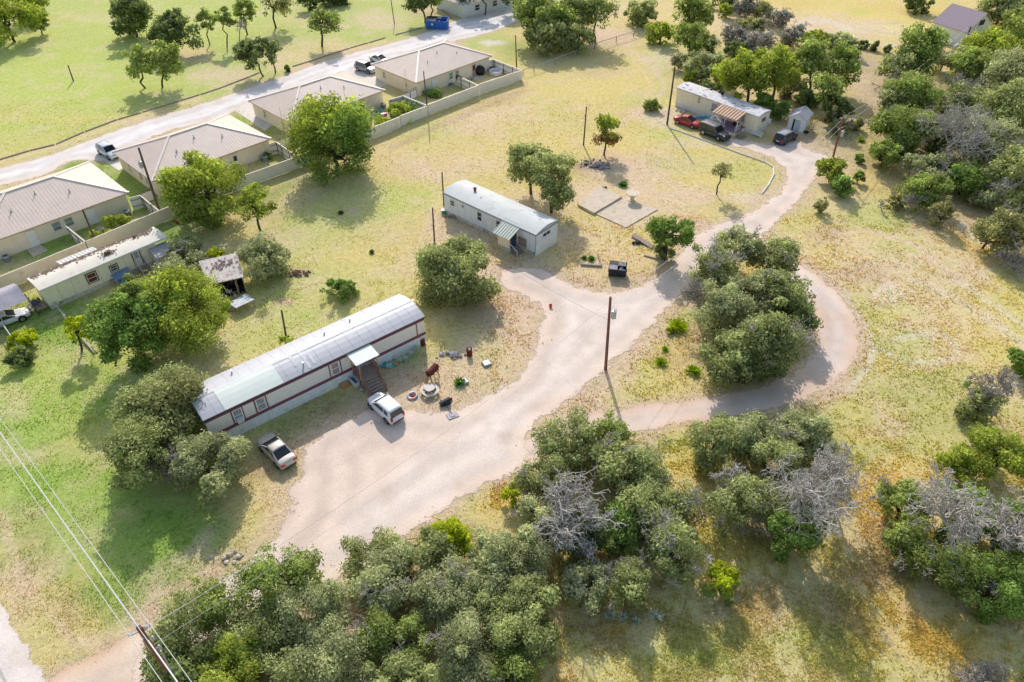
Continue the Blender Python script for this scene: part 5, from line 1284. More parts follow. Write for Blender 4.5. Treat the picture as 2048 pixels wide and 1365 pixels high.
car('sedan_car', 'bright red sedan parked beside the blue inflatable pool', 'sedan', (1384, 258), (1355, 248.5), 'right', paint('red car paint', (190, 24, 48)))
car('sport_utility_car', 'big black sport utility car between the red sedan and the rusty porch', 'bigsuv', (1436, 283), (1405, 270), 'right', paint('black car paint', (34, 36, 48)), roofm=paint('grey roof paint', (120, 116, 124)))  # roof paint greyer and lighter than the body
car('crossover_car', 'black crossover seen from behind in front of the small white shed', 'suv', (1589, 280), (1569, 291), 'right', paint('black blue car paint', (38, 40, 56)), roofm=paint('sunlit black roof', (150, 148, 160)))
car('crossover_car', 'metallic grey crossover parked beside the farthest duplex', 'suv', (737, 149), (717, 143), 'right', paint('grey metallic paint', (150, 148, 152), .3))
car('crossover_car', 'silver blue crossover on the lane beside the second duplex', 'suv', (219, 321), (201, 310), 'right', paint('silver blue paint', (186, 196, 208), .3))
car('coupe_car', 'white coupe with black alloy wheels under the left carport', 'coupe', (45.5, 643.5), (-4, 662), 'right', paint('white pearl paint', (224, 226, 234)))
car('sedan_car', 'white car mostly hidden behind the farthest duplex roof', 'sedan', (764, 131), (745, 125), 'right', paint('second white paint', (228, 230, 236)))

# ------------------------------------------------------------------ poles and wires
m_pole = mat('creosoted pole wood', lin((136, 92, 76)), .9, var=.3, scale=3, bump=.2)
m_poled = mat('dark pole wood', lin((92, 78, 74)), .9, var=.3, scale=3)
POLE = {}
def pole(key, label, base, top, r=.16, m=None, trans=None, group=None, name='utility_pole', arm=None):
    b_ = P(*base); h = height_at(*base, *top)
    T = P(top[0], top[1], h)
    t = thing(name, label, 'pole', b_, 0, group)
    k_ = MB(); lean = Vector((T.x - b_.x, T.y - b_.y, h)); k_.tube([(0, 0, 0), lean * .5, lean], [r, r * .88, r * .75], 10); k_.build('shaft', m or m_pole, t)
    POLE[key] = (b_, lean, h)
    if trans:
        zt = trans[0]; q = lean * zt; s = trans[1]
        k_ = MB(); k_.xf = Matrix.Translation(q + Vector((.42 * s, -.05, 0))); k_.lathe(0, 0, [(.2, -.42), (.24, -.4), (.25, .35), (.21, .42), (.06, .45)], 14)
        k_.build('transformer', m_gray, t)
        k_ = MB(); k_.xf = Matrix.Translation(q + Vector((.42 * s, -.05, 0))); k_.tube([(0, 0, .45), (.02, 0, .66)], [.05, .03], 6); k_.tube([(.15 * s, .05, .42), (.2 * s, .05, .6)], [.04, .03], 6); k_.build('bushing', mat('porcelain', lin((170, 160, 158)), .4), t)
        k_ = MB(); k_.bar(q + Vector((0, 0, .1)), q + Vector((.25 * s, -.05, .1)), .06); k_.tube([q + Vector((.1 * s, 0, .5)), q + Vector((.35 * s, .1, 1.0)), lean * (zt + .1) + Vector((.05, 0, 0))], .02, 5); k_.build('bracket', m_gray, t)
    if arm:
        k_ = MB(); k_.bar(lean * arm[0] + Vector(arm[1]), lean * arm[0] - Vector(arm[1]), .09, .11); k_.build('crossarm', m_gray, t)
        for s in (-1, 1):
            k_ = MB(); q = lean * arm[0] + Vector(arm[1]) * s; k_.lathe(q.x, q.y, [(.03, q.z + .05), (.07, q.z + .1), (.04, q.z + .15), (.06, q.z + .2), (.02, q.z + .25)], 8); k_.build('insulator', mat('porcelain', lin((170, 160, 158)), .4), t)
    return t
pole('center', 'tall reddish brown pole with a transformer, alone at the middle of the dirt road', (1211, 740), (1221, 595), .17, trans=(.78, 1))
pole('right', 'leaning pole with transformer rising from the bright bush right of the far driveway', (1661, 334), (1687, 235), .16, trans=(.68, 1), arm=(.985, (.5, .2, 0)))
pole('barn', 'dark leaning pole with transformer in front of the pale barn', (1917, 122), (1942, 53), .16, m_poled, trans=(.66, 1), arm=(.97, (.6, .2, 0)))
pole('farp', 'tall dark pole at the corner beside the red sedan', (1334, 250), (1350, 134), .16, m_poled)
pole('field', 'thin brown pole in the field left of the half brown young tree', (1167, 291), (1173, 214), .12, m_poled)
pole('duplex', 'dark leaning pole with a transformer against the second duplex', (318, 420), (277, 296), .16, m_poled, trans=(.74, -1))
pole('old', 'dark pole standing behind the old cream trailer roof', (197, 497), (165, 420), .13, m_poled)
pole('fence', 'thin dark pole at the white fence seam of the farthest duplex', (856, 231), (847, 143), .11, m_poled)
pole('fence2', 'thin dark pole behind the paddling pool yard', (1033, 134), (1031, 71), .12, m_poled)
pole('mid', 'dark pole at the left end of the pale blue grey trailer', (888, 412), (884, 345), .11, m_poled)
pole('mid2', 'dark thin pole above the round oak left of the grey trailer entry', (869, 486), (865, 416), .11, m_poled)
pole('stub', 'short dark pole behind the ridge of the long trailer', (573, 678), (563, 621), .12, m_poled)
pole('lawn', 'short leaning post alone on the upper left lawn', (147, 163), (136, 131), .12, m_poled, name='wooden_post')
pole('two', 'thin dark pole behind the two tone round tree', (586, 300), (579, 233), .11, m_poled)
pole('top', 'thin pole on the lawn at the top edge left of the blue dumpster', (789, 48), (781, -5), .1, m_poled)

# near pole at the bottom edge: the shaft leaves the picture, its head is what shows
hz = 10.4
Tp = P(277, 1255, hz)
t = thing('utility_pole', 'big dark power pole with crossarm and hardware at the bottom left corner', 'pole', (Tp.x, Tp.y, 0))
k_ = MB(); k_.tube([(0, 0, 0), (0, 0, 5), (0, 0, hz)], [.2, .17, .15], 14); k_.build('shaft', m_pole, t)
ad = Vector((.62, .78, 0)).normalized()       # crossarm direction, roughly towards the upper right
aR = P(302, 1253, hz - .5) - Tp; aL = P(260, 1273, hz - .5) - Tp
aR.z = aL.z = hz - .45
k_ = MB(); k_.bar(aL, aR, .07, .09); k_.build('crossarm', m_gray, t)
ins = mat('porcelain', lin((170, 160, 158)), .4)
tops = {}
for nm, q in (('L', aL), ('R', aR), ('M', Vector((-.02, -.1, hz - 1.1))), ('T', Vector((-.08, .05, hz - .02)))):
    k_ = MB(); k_.lathe(q.x, q.y, [(.03, q.z), (.08, q.z + .06), (.05, q.z + .12), (.08, q.z + .17), (.02, q.z + .24)], 10); k_.build('insulator', mat('pale insulator', lin((196, 206, 222)), .3), t)
    tops[nm] = Tp.copy(); tops[nm].x += q.x; tops[nm].y += q.y; tops[nm].z = q.z + .24
k_ = MB()
for dx, dz in ((.22, -.3), (.3, -1.5), (-.32, -1.9), (.34, -2.6)):
    q = Vector((dx, .12, hz + dz)); k_.lathe(q.x, q.y, [(.05, q.z - .2), (.1, q.z - .16), (.09, q.z + .16), (.04, q.z + .2)], 8); k_.bar((0, 0, hz + dz), q, .04)
k_.build('surge_arrester', m_gray, t)
k_ = MB(); k_.tube([(.14, -.12, hz - .6), (.2, -.1, hz - 3), (.2, -.1, hz - 7)], .035, 6); k_.tube([(.3, .1, hz - 3), (.27, 0, hz - 5), (.24, 0, hz - 8)], .05, 6); k_.build('conduit', m_gray, t)

m_wire = mat('bare aluminium wire', lin((214, 214, 214)), .45, .2, var=.02)
m_wired = mat('black service wire', lin((150, 140, 136)), .6, var=.02)
def wire(label, a, b_, sag=1.0, r=.016, m=None, group=None):
    a, b_ = Vector(a), Vector(b_); k_ = MB(); n_ = 16
    pts = [a.lerp(b_, i / n_) - Vector((0, 0, sag * 4 * (i / n_) * (1 - i / n_))) for i in range(n_ + 1)]
    k_.tube([p - a for p in pts], r, 5)
    o = k_.build('power_line', m or m_wire); o.location = a
    return tag(o, label, 'wire', group)
dirw = (P(-40, 790, 9.9) - P(300, 1262, 9.9)); dirw.z = 0; dirw.normalize()
for k, (nm, lb) in enumerate((('L', 'outer left power line of the bottom left pole'), ('T', 'second power line from the left on the bottom left pole'), ('R', 'outer right power line of the bottom left pole'))):
    a = tops[nm]
    wire(lb + ', up to the left edge', a, a + dirw * 48, .7, .022, group='power lines at the bottom left pole')
    wire(lb + ', towards the bottom edge', a, a - dirw * 40, .7, .022, group='power lines at the bottom left pole')
a = Tp + Vector((-.1, .12, hz - 1.3)); a.z = hz - 1.3
wire('thick lower cable of the bottom left pole, leading up to the left edge', a, a + dirw * 48, .5, .045)
wire('thick lower cable of the bottom left pole, leaving through the bottom edge', a, a - dirw * 40, .5, .045)
def top_of(k, f=.97): b_, ln, h = POLE[k]; return b_ + ln * f
c1 = top_of('center')
wire('upper line from the bottom left pole to the transformer pole on the dirt road', Tp + Vector((.25, .2, hz - .5 - Tp.z)), c1, 1.6, .018)
wire('lower line from the bottom left pole to the transformer pole on the dirt road', Tp + Vector((.15, .1, hz - 2.2 - Tp.z)), top_of('center', .82), 1.6, .011)
wire('upper line from the dirt road pole to the pole above the bright bush', c1, top_of('right'), 1.4, .016)
wire('lower line from the dirt road pole to the pole above the bright bush', top_of('center', .82), top_of('right', .8), 1.4, .016)
wire('left line from the bright bush pole to the pole before the barn', top_of('right') + Vector((-.4, 0, 0)), top_of('barn') + Vector((-.5, 0, 0)), 1.2, .02)
wire('right line from the bright bush pole to the pole before the barn', top_of('right', .9) + Vector((.4, 0, 0)), top_of('barn', .9) + Vector((.5, 0, 0)), 1.2, .02)
wire('service line from the pole beside the red sedan to the field pole', top_of('farp'), top_of('field'), .8, .012, m_wired)
wire('service line along the tops of the two thin poles left of the grey trailer', top_of('mid'), top_of('mid2'), .4, .012, m_wired)
wire('service line from the thin pole past the round oak down towards the dirt road', top_of('mid2'), top_of('center', .7), 1.0, .012, m_wired)

# ------------------------------------------------------------------ dumpsters
def dumpster(label, px, rz, m, L=2.0, D=1.5, H=1.35, lidm=None):
    t = thing('dumpster', label, 'dumpster', P(*px), rz)
    k_ = MB(); a, b_ = L / 2, D / 2
    vs = [(-a, -b_ * .72, .12), (a, -b_ * .72, .12), (a, b_ * .9, .12), (-a, b_ * .9, .12), (-a * 1.03, -b_, H * .85), (a * 1.03, -b_, H * .85), (a * 1.03, b_, H), (-a * 1.03, b_, H)]
    k_.add(vs, [(3, 2, 1, 0), (0, 1, 5, 4), (1, 2, 6, 5), (2, 3, 7, 6), (3, 0, 4, 7)])
    vi = [(x * .95, y * .94, z if z > .5 else .3) for x, y, z in vs]; k_.add(vi, [(0, 1, 2, 3), (4, 5, 1, 0), (5, 6, 2, 1), (6, 7, 3, 2), (7, 4, 0, 3)])
    for x in (-.6, -.2, .2, .6): k_.box(x * L / 2 - .03, -b_ * 1.0 - .02, .3, x * L / 2 + .03, -b_ * .8, H * .8)
    k_.bar((-a, -b_, H * .86), (a, -b_, H * .86), .08, .07); k_.bar((-a, -b_, H * .86), (-a, b_, H), .07, .07); k_.bar((a, -b_, H * .86), (a, b_, H), .07, .07); k_.bar((-a, b_, H), (a, b_, H), .07)
    k_.build('body', m, t)
    for s in (-1, 1):
        k_ = MB(); k_.box(s * (a + .04) - .05, -.35, .55, s * (a + .04) + .05, .35, .75); k_.build('fork_pocket', m, t)
    lm = lidm or m_black
    k_ = MB()
    x0_, x1_ = -a * .98, -.04
    k_.add([(x0_, b_ * .05, H * .93 + .05), (x1_, b_ * .05, H * .93 + .05), (x1_, b_, H + .06), (x0_, b_, H + .06), (x0_, b_ * .05, H * .93 + .09), (x1_, b_ * .05, H * .93 + .09), (x1_, b_, H + .1), (x0_, b_, H + .1)],
           [(3, 2, 1, 0), (4, 5, 6, 7), (0, 1, 5, 4), (1, 2, 6, 5), (2, 3, 7, 6), (3, 0, 4, 7)])
    k_.build('lid', lm, t)
    k_ = MB()
    k_.add([(-a * .98, -b_, H * .86 + .06), (-.04, -b_, H * .86 + .06), (-.04, 0, H * .92 + .08), (-a * .98, 0, H * .92 + .08)], [(0, 1, 2, 3)])
    for i in range(6): k_.bar((.08 + i * .15, 0, H * .93 + .06), (.08 + i * .15, b_, H + .08), .09, .04)
    for i in range(6): k_.bar((-a * .95 + i * .15, -b_, H * .86 + .1), (-a * .95 + i * .15, 0, H * .93 + .1), .07, .04)
    k_.build('lid', mat('sun bleached lid', lin((176, 172, 176)), .6), t)
    for i in range(9): 
        pass
    k_ = MB()
    for i in range(8): k_.blob((random.uniform(.15, .8), random.uniform(-.55, .1), H * .72 + random.uniform(0, .1)), random.uniform(.1, .2), jit=.3)
    k_.build('rubbish_bag', mat('rubbish', lin((190, 190, 196)), .6, var=.8, scale=5), t)
    return t
dumpster('dark grey dumpster with slatted half open lids beside the dirt road', (1234, 550), math.radians(-10), mat('dark grey steel', lin((62, 60, 70)), .7, var=.2, scale=3))
bd = dumpster('bright blue dumpster at the end of the gravel lane', (875, 57), math.radians(-5), mat('blue steel', lin((48, 108, 190)), .6, var=.15, scale=2), L=4.6, D=2.4, H=2.0)
k_ = MB()
for x in (-1.0, -.8): k_.box(x - .08, -1.13, .9, x + .08, -1.06, 1.3)
k_.build('sticker', m_white, bd)

# ------------------------------------------------------------------ yard objects
t = thing('cable_spool', 'pale wooden cable spool used as a table on the concrete slab', 'cable spool', P(1264, 402) + Vector((0, 0, .125)))
m_spool = mat('bleached spool wood', lin((222, 206, 184)), .9, var=.15, scale=5)
for z, r_ in ((0.0, .55), (1.05, .95)):
    k_ = MB(); k_.lathe(0, 0, [(r_, z), (r_, z + .08)], 22); k_.build('flange', m_spool, t)
k_ = MB(); k_.lathe(0, 0, [(.3, .08), (.3, 1.05)], 14); k_.build('drum', m_spool, t)
def rocks(name, label, cat, px, n, sx, sy, s0, s1, m, z=0.0, kind=None):
    c_ = P(*px); k_ = MB()
    for i in range(n):
        x, y = random.gauss(0, sx * .5), random.gauss(0, sy * .5); s = random.uniform(s0, s1)
        k_.blob((x, y, s * .35 + z * math.exp(-(x * x / sx / sx + y * y / sy / sy) * 2)), (s, s * random.uniform(.6, 1), s * random.uniform(.4, .7)), n=7, m=4, jit=.25)
    o = k_.build(name, m); o.location = c_
    return tag(o, label, cat, kind=kind)
rocks('ash_heap', 'burn heap of grey white ash and charred wood in the scorched circle', 'ash heap', (1199, 333), 40, 1.5, 1.0, .15, .4, mat('ash', lin((172, 164, 166)), .95, var=.5, scale=5), .35)
rocks('charred_debris', 'scattered black charred debris around the ash heap', 'debris', (1182, 328), 70, 2.6, 1.6, .05, .16, mat('char', lin((70, 62, 64)), .95, var=.3), kind='stuff')
rocks('rubble_pile', 'pile of pale striped stones and bricks near the rust barrel on the grass', 'rubble pile', (907, 711), 34, 1.1, .45, .12, .28, mat('pale rubble', lin((196, 186, 188)), .9, var=.5, scale=6), .25)
rocks('engine_part', 'grey machine part at the far corner of the raised concrete slab', 'machine part', (1207, 378), 10, .5, .3, .12, .3, mat('dark grey metal part', lin((110, 104, 108)), .7, var=.4, scale=5), .2)
rocks('scrap_heap', 'small dark scrap heap beside the stacked timbers', 'scrap heap', (1273, 488), 16, .8, .35, .1, .28, m_junk, .1)
rocks('brush_pile', 'dark twig pile right of the grey green shrub near the open shed', 'brush pile', (598, 548), 60, 1.5, .8, .05, .2, mat('brown brush', lin((120, 92, 88)), .95, var=.5, scale=6), .2, kind=None)
rocks('stone_pile', 'pile of pale stones at the lower left verge of the dirt road', 'stone pile', (458, 1112), 16, 1.0, .6, .08, .22, mat('limestone', lin((206, 196, 178)), .95, var=.25, scale=4), .1)
rocks('brick_debris', 'brown bricks and boards leaning under the left window of the pale blue grey trailer', 'bricks', (915, 436), 16, 1.2, .3, .15, .35, mat('brick debris', lin((166, 132, 118)), .95, var=.3, scale=5), .2)
rocks('clutter_pile', 'grey junk left of the pool beneath the cream trailer wall', 'junk', (1372, 222), 16, 1.8, .6, .1, .3, m_brick, .1)

def barrel(label, px):
    t = thing('rusty_barrel', label, 'barrel', P(*px))
    k_ = MB(); k_.lathe(0, 0, [(.29, 0), (.3, .03), (.29, .06), (.29, .3), (.305, .32), (.29, .34), (.29, .6), (.305, .62), (.29, .64), (.29, .88), (.31, .9), (.27, .9), (.26, .25), (.01, .25)], 18, cap=False); k_.build('drum', m_rust, t)
    k_ = MB()
    for i in range(6): k_.blob((random.uniform(-.12, .12), random.uniform(-.12, .12), .78), .1, jit=.3)
    k_.build('rubbish', m_white, t)
barrel('rusty maroon barrel at the right corner of the long trailer', (845, 690)); barrel('rusty maroon barrel alone on the grass beside the rubble pile', (939, 711))
# smoker grill made from a drum
t = thing('barrel_grill', 'rust brown horizontal drum smoker grill above the octagonal table', 'grill', P(866, 757), math.radians(60))
k_ = MB(); k_.tube([(-.75, 0, 1.15), (-.7, 0, 1.15), (.7, 0, 1.15), (.75, 0, 1.15)], [.25, .34, .34, .25], 16); k_.build('drum', m_rust, t, smooth=False)
for x in (-.55, .55):
    k_ = MB(); k_.bar((x, -.1, 1.0), (x * 1.1, -.35, 0), .07); k_.bar((x, .1, 1.0), (x * 1.1, .35, 0), .07); k_.bar((x * 1.06, -.25, .4), (x * 1.06, .25, .4), .05); k_.build('leg', mat('grill leg', lin((150, 110, 96)), .8), t)
k_ = MB(); k_.bar((-.6, -.38, 1.05), (.6, -.38, 1.05), .05); k_.build('handle', m_frame, t)
k_ = MB(); k_.bar((-.9, -.1, .95), (-1.1, .1, .2), .12, .3); k_.build('side_shelf', m_tan, t)
# octagonal concrete picnic table
t = thing('picnic_table', 'pale square concrete table with a wide seat ring, in front of the porch', 'table', P(860, 786), math.radians(38)); t.scale = (.78, .78, .95)
m_pt = mat('pale painted concrete', lin((222, 214, 206)), .8, var=.06, scale=3)
k_ = MB()
def rsq(a, z, n=6, k=.75):
    out = []
    for i in range(4 * n):
        th = 2 * PI * i / (4 * n); c_, s_ = math.cos(th), math.sin(th); out.append((a * math.copysign(abs(c_) ** k, c_), a * math.copysign(abs(s_) ** k, s_), z))
    return out
def ring(mb, a, z0, z1):
    A_, B2 = rsq(a, z0), rsq(a, z1); n_ = len(A_); mb.add(A_ + B2, [tuple(range(n_))[::-1], tuple(range(n_, 2 * n_))] + [(i, (i + 1) % n_, n_ + (i + 1) % n_, n_ + i) for i in range(n_)])
ring(k_, .62, .7, .77); k_.build('tabletop', m_pt, t)
k_ = MB(); A_, B2, C2, D2 = rsq(.78, .4), rsq(1.12, .4), rsq(1.12, .47), rsq(.78, .47); n_ = len(A_)
k_.add(A_ + B2 + C2 + D2, [(s * n_ + i, s * n_ + (i + 1) % n_, ((s + 1) % 4) * n_ + (i + 1) % n_, ((s + 1) % 4) * n_ + i) for s in range(4) for i in range(n_)])
k_.build('seat', m_pt, t)
k_ = MB()
for i in range(8):
    an = i * PI / 4 + .2; k_.bar((.5 * math.cos(an), .5 * math.sin(an), .7), (.95 * math.cos(an), .95 * math.sin(an), 0), .05); k_.bar((.3 * math.cos(an), .3 * math.sin(an), .38), (1.0 * math.cos(an), 1.0 * math.sin(an), .38), .05)
k_.build('leg', m_frame, t)
# pool ring
t = thing('pool_ring', 'patterned inflatable ring lying on the dirt beside the white hatchback', 'pool ring', P(825, 793)); t.scale = (.74, .74, .74)
for i in range(8):
    k_ = MB(); pts = []
    for j in range(5):
        an = (i + j / 4) * PI / 4; pts.append((.58 * math.cos(an), .58 * math.sin(an), .14))
    k_.tube(pts, .15, 10, cap=False)
    k_.build('segment', [mat('orange vinyl', lin((232, 182, 150)), .3), mat('blue vinyl', lin((132, 172, 214)), .3), mat('white vinyl', lin((236, 232, 232)), .3)][i % 3], t, smooth=True)
k_ = MB(); k_.blob((.05, 0, .1), (.3, .2, .1), jit=.3); k_.build('toy', m_red, t)
# fallen basketball stand
t = thing('basketball_stand', 'black fallen basketball stand with its grey base beside the red ball', 'basketball hoop', P(905, 832), math.radians(118)); t.scale = (.8, .72, .72)
k_ = MB(); k_.box(-.5, -.75, 0, .5, .75, .14); k_.box(-.3, -.3, .14, .3, .35, .2); k_.build('base', mat('grey plastic base', lin((176, 170, 176)), .6), t, bevel=.04)
k_ = MB(); k_.tube([(.2, 0, .2), (1.9, .0, .3)], .05, 8); k_.build('pole', m_frame, t)
k_ = MB(); k_.add([(1.7, -.7, .15), (2.5, -.75, .1), (2.3, .75, .1), (1.8, .7, .15), (2.0, -.7, .95), (2.35, -.75, .9), (2.4, .75, .55), (2.0, .7, .6)],
                  [(0, 1, 2, 3), (4, 5, 6, 7), (0, 1, 5, 4), (1, 2, 6, 5), (2, 3, 7, 6), (3, 0, 4, 7)]); k_.build('backboard', mat('black board', (.03, .03, .045), .4), t)
t = thing('ball', 'small red and white ball on the dirt near the fallen hoop', 'ball', P(902, 800)); k_ = MB(); k_.blob((0, 0, .16), .16, n=14, m=8, jit=0); k_.build('shell', m_red, t, smooth=True); k_ = MB(); k_.lathe(0, 0, [(.05, .315), (.02, .326)], 10); k_.build('patch', m_white, t)
for px, s, lb, m_ in (((927, 765), .42, 'grey square hatch slab on the green weeds', mat('grey slab', lin((170, 170, 176)), .8)), ((973, 729), .4, 'blue grey square slab near the road edge', mat('bluegrey slab', lin((150, 158, 166)), .8))):
    t = thing('utility_cover', lb, 'cover', P(*px), .5); k_ = MB(); k_.box(-s, -s, 0, s, s, .22); k_.build('box', m_, t); k_ = MB(); k_.box(-s * .8, -s * .8, .221, s * .8, s * .8, .25); k_.build('lid', m_gray, t)
t = thing('bucket', 'small red bucket on the dirt below the grey trailer', 'bucket', P(1101, 615)); k_ = MB(); k_.lathe(0, 0, [(.14, 0), (.2, .35), (.17, .35), (.12, .05)], 12); k_.build('body', m_red, t)
# mint chairs and toys by the porch
m_mint = mat('mint chair metal', lin((176, 202, 200)), .5, var=.08)
for px, rz, lb in (((801, 725), 2.9, 'pale mint metal chair nearest the porch among the chairs'), ((812, 722), 2.4, 'pale mint metal chair in the middle of the row of chairs'), ((822, 712), 2.6, 'pale mint metal chair at the end of the row of chairs')):
    chair(thing('metal_chair', lb, 'chair', P(*px), rz), m_mint, 1.05, wire=True)
t = thing('metal_chair', 'pale mint metal chair lying on its side near the corner barrel', 'chair', P(824, 698), 1.0); chair(t, m_mint, 1.05, wire=True); t.rotation_euler = (1.5, 0, 1.0); t.location.z = .3
def toypile(label, px, cols, n, sp, s=.2, name='toy_pile', cat='toys', shape='mix'):
    t = thing(name, label, cat, P(*px))
    for i in range(n):
        k_ = MB(); x, y = random.gauss(0, sp), random.gauss(0, sp * .7); m_ = cols[i % len(cols)]; r_ = random.uniform(.6, 1.3) * s
        if i % 3 == 0: k_.bar((x, y, .05), (x + random.uniform(-.6, .6), y + random.uniform(-.5, .5), random.uniform(.1, .6)), r_ * .5, r_)
        elif i % 3 == 1: k_.blob((x, y, r_ * .7), (r_, r_ * .8, r_ * .7), jit=.15)
        else: k_.box(x - r_, y - r_ * .7, .02, x + r_, y + r_ * .7, r_ * 1.4)
        k_.build('toy', m_, t)
    return t
m_teal = mat('turquoise plastic', lin((70, 200, 208)), .4); m_pinkp = mat('pink plastic', lin((224, 84, 150)), .4); m_purp = mat('purple cloth', lin((112, 74, 168)), .7); m_blue = mat('blue plastic', lin((60, 100, 180)), .4)
m_salmon = mat('salmon plastic', lin((236, 160, 130)), .5); m_limep = mat('lime plastic', lin((160, 210, 90)), .4)
toypile('heap of turquoise plastic toys right of the wooden porch', (770, 733), [m_teal, m_teal, m_mint], 13, .55, .22)
toypile('salmon coloured toy between the turquoise heap and the mint chairs', (784, 731), [m_salmon], 4, .2, .15)
toypile('purple cloth and small toys at the left foot of the porch', (716, 748), [m_purp, m_black, m_gray], 6, .25, .16)
toypile('pink and blue toys in the yard of the third duplex', (762, 230), [m_pinkp, m_white, m_blue, m_limep, m_teal], 14, 1.0, .32)
toypile('pink slide and garden toys at the side fence of the pool yard', (1006, 140), [m_pinkp, m_red, m_pinkp, m_junk], 12, 1.0, .3)
toypile('dark blue chairs and bins in the pool yard', (978, 140), [m_blue, m_junk, m_black, m_gray], 12, .8, .3)
toypile('small red and white litter on the grass by the tan fence', (351, 447), [m_red, m_red, m_white], 9, .45, .14)
toypile('dark bin and pots in the left yard of the farthest duplex', (905, 168), [m_gray, m_black, m_blue], 9, .6, .28)
toypile('grey pots beside the sandals on the patio of the farthest duplex', (948, 158), [m_gray, m_blue, m_white], 6, .5, .16)
t = thing('covered_grill', 'black covered grill heap on the patio of the farthest duplex', 'grill', P(960, 150)); k_ = MB(); k_.blob((0, 0, .75), (1.0, .7, .95), n=14, m=8, jit=.08); k_.build('cover', m_black, t, smooth=True)
t = thing('dark_netting', 'dark green netting hung over the divider fence of the farthest duplex', 'netting', P(918, 174), ua + PI / 2); k_ = MB()
for i in range(8): k_.add([(-.9 + i * .22, -.25 + .06 * (i % 2), .1), (-.9 + i * .22 + .22, -.25 + .06 * ((i + 1) % 2), .1), (-.9 + i * .22 + .22, -.1, 2.0), (-.9 + i * .22, -.1, 2.0)], [(0, 1, 2, 3)])
k_.build('net', mat('dark green net', lin((30, 62, 66)), .9), t)
# paddling pools
t = thing('paddling_pool', 'round white inflatable paddling pool in the yard of the farthest duplex', 'pool', P(992, 148))
k_ = MB()
for z in (.12, .34, .56): k_.lathe(0, 0, [(1.15 - .12, z), (1.15 - .08, z + .1), (1.15, z + .12), (1.15 + .1, z + .08), (1.15 + .12, z), (1.15 + .08, z - .08), (1.15, z - .12), (1.15 - .1, z - .08), (1.03, z)], 24, cap=False)
k_.build('ring', mat('white vinyl', lin((236, 232, 232)), .3), t, smooth=True); k_ = MB(); k_.lathe(0, 0, [(1.1, .25), (.01, .26)], 24, cap=False); k_.build('water', mat('pale water', lin((206, 222, 228)), .05), t)
t = thing('paddling_pool', 'rectangular blue and white inflatable pool behind the red sedan', 'pool', P(1403, 246), math.radians(8))
def rrect(a, b_, z): return [(a * math.copysign(abs(math.cos(th)) ** .4, math.cos(th)), b_ * math.copysign(abs(math.sin(th)) ** .4, math.sin(th)), z) for th in [2 * PI * i / 28 for i in range(28)]]
for z, m_ in ((.18, mat('white vinyl', lin((236, 232, 232)), .3)), (.5, mat('pool blue vinyl', lin((92, 180, 222)), .3))):
    k_ = MB(); pr_ = [(1.55, -.0), (1.5, .14), (1.38, .18), (1.26, .14), (1.2, 0), (1.26, -.14), (1.38, -.17), (1.5, -.14)]
    vs = []
    for sx, dz in pr_: vs += [(x, y, z + dz) for x, y, _ in rrect(sx * 1.05, sx * .82, 0)]
    k_.add(vs, [(s * 28 + i, s * 28 + (i + 1) % 28, ((s + 1) % 8) * 28 + (i + 1) % 28, ((s + 1) % 8) * 28 + i) for s in range(8) for i in range(28)]); k_.build('ring', m_, t, smooth=True)
k_ = MB(); v_ = rrect(1.3, 1.02, .3); k_.add(v_, [tuple(range(28))]); k_.build('water', mat('murky green water', lin((150, 168, 120)), .1), t)
# boards and boxes by the long trailer
t = thing('wooden_crate', 'orange tan wooden box left of the wooden porch', 'crate', P(689, 772), .7); k_ = MB(); k_.box(-.42, -.35, 0, .42, .35, .35); k_.build('body', mat('orange wood', lin((206, 150, 92)), .8, var=.15), t); k_ = MB(); k_.box(-.34, -.27, .351, .34, .27, .37); k_.build('lid', m_tan, t)
t = thing('baby_bath', 'white tub with dark liner leaning at the left side of the porch', 'tub', P(707, 766), fa + .2)
k_ = MB(); k_.box(-.9, -.3, .12, .9, -.22, .7); k_.box(-.9, .22, .12, .9, .3, .7); k_.box(-.95, -.22, .12, -.87, .22, .7); k_.box(.87, -.22, .12, .95, .22, .7); k_.box(-.9, -.25, .05, .9, .25, .12); k_.build('shell', m_white, t, bevel=.03)
k_ = MB(); k_.box(-.86, -.2, .3, .86, .2, .34); k_.build('liner', mat('patterned liner', lin((120, 128, 160)), .6, var=.6, scale=8), t); t.rotation_euler = (0, 0, math.radians(-50))
t = thing('glass_globe', 'small silver ball at the left foot of the porch steps', 'ball', P(724, 782)); k_ = MB(); k_.blob((0, 0, .2), .2, n=14, m=8, jit=0); k_.build('globe', m_gray, t, smooth=True); k_ = MB(); k_.lathe(0, 0, [(.12, 0), (.1, .05)], 10); k_.build('stand', m_frame, t)
t = thing('bicycle', 'small dark bicycle leaning on the skirting right of the porch', 'bicycle', P(771, 719), math.radians(39))
for x in (-.4, .4):
    k_ = MB(); n_ = 18
    k_.tube([(x + .26 * math.cos(2 * PI * i / n_), 0, .28 + .26 * math.sin(2 * PI * i / n_)) for i in range(n_ + 1)], .025, 5, cap=False); k_.build('wheel', m_rubber, t)
k_ = MB(); k_.tube([(-.4, 0, .28), (-.1, 0, .6), (.3, 0, .62), (.4, 0, .28)], .02, 6); k_.tube([(-.1, 0, .6), (.0, 0, .3), (.3, 0, .62)], .02, 6); k_.build('frame', m_frame, t)
k_ = MB(); k_.box(-.2, -.06, .66, .02, .06, .7); k_.build('saddle', m_black, t); k_ = MB(); k_.bar((.3, -.22, .8), (.3, .22, .8), .03); k_.bar((.3, 0, .6), (.3, 0, .8), .03); k_.build('handlebar', m_frame, t)
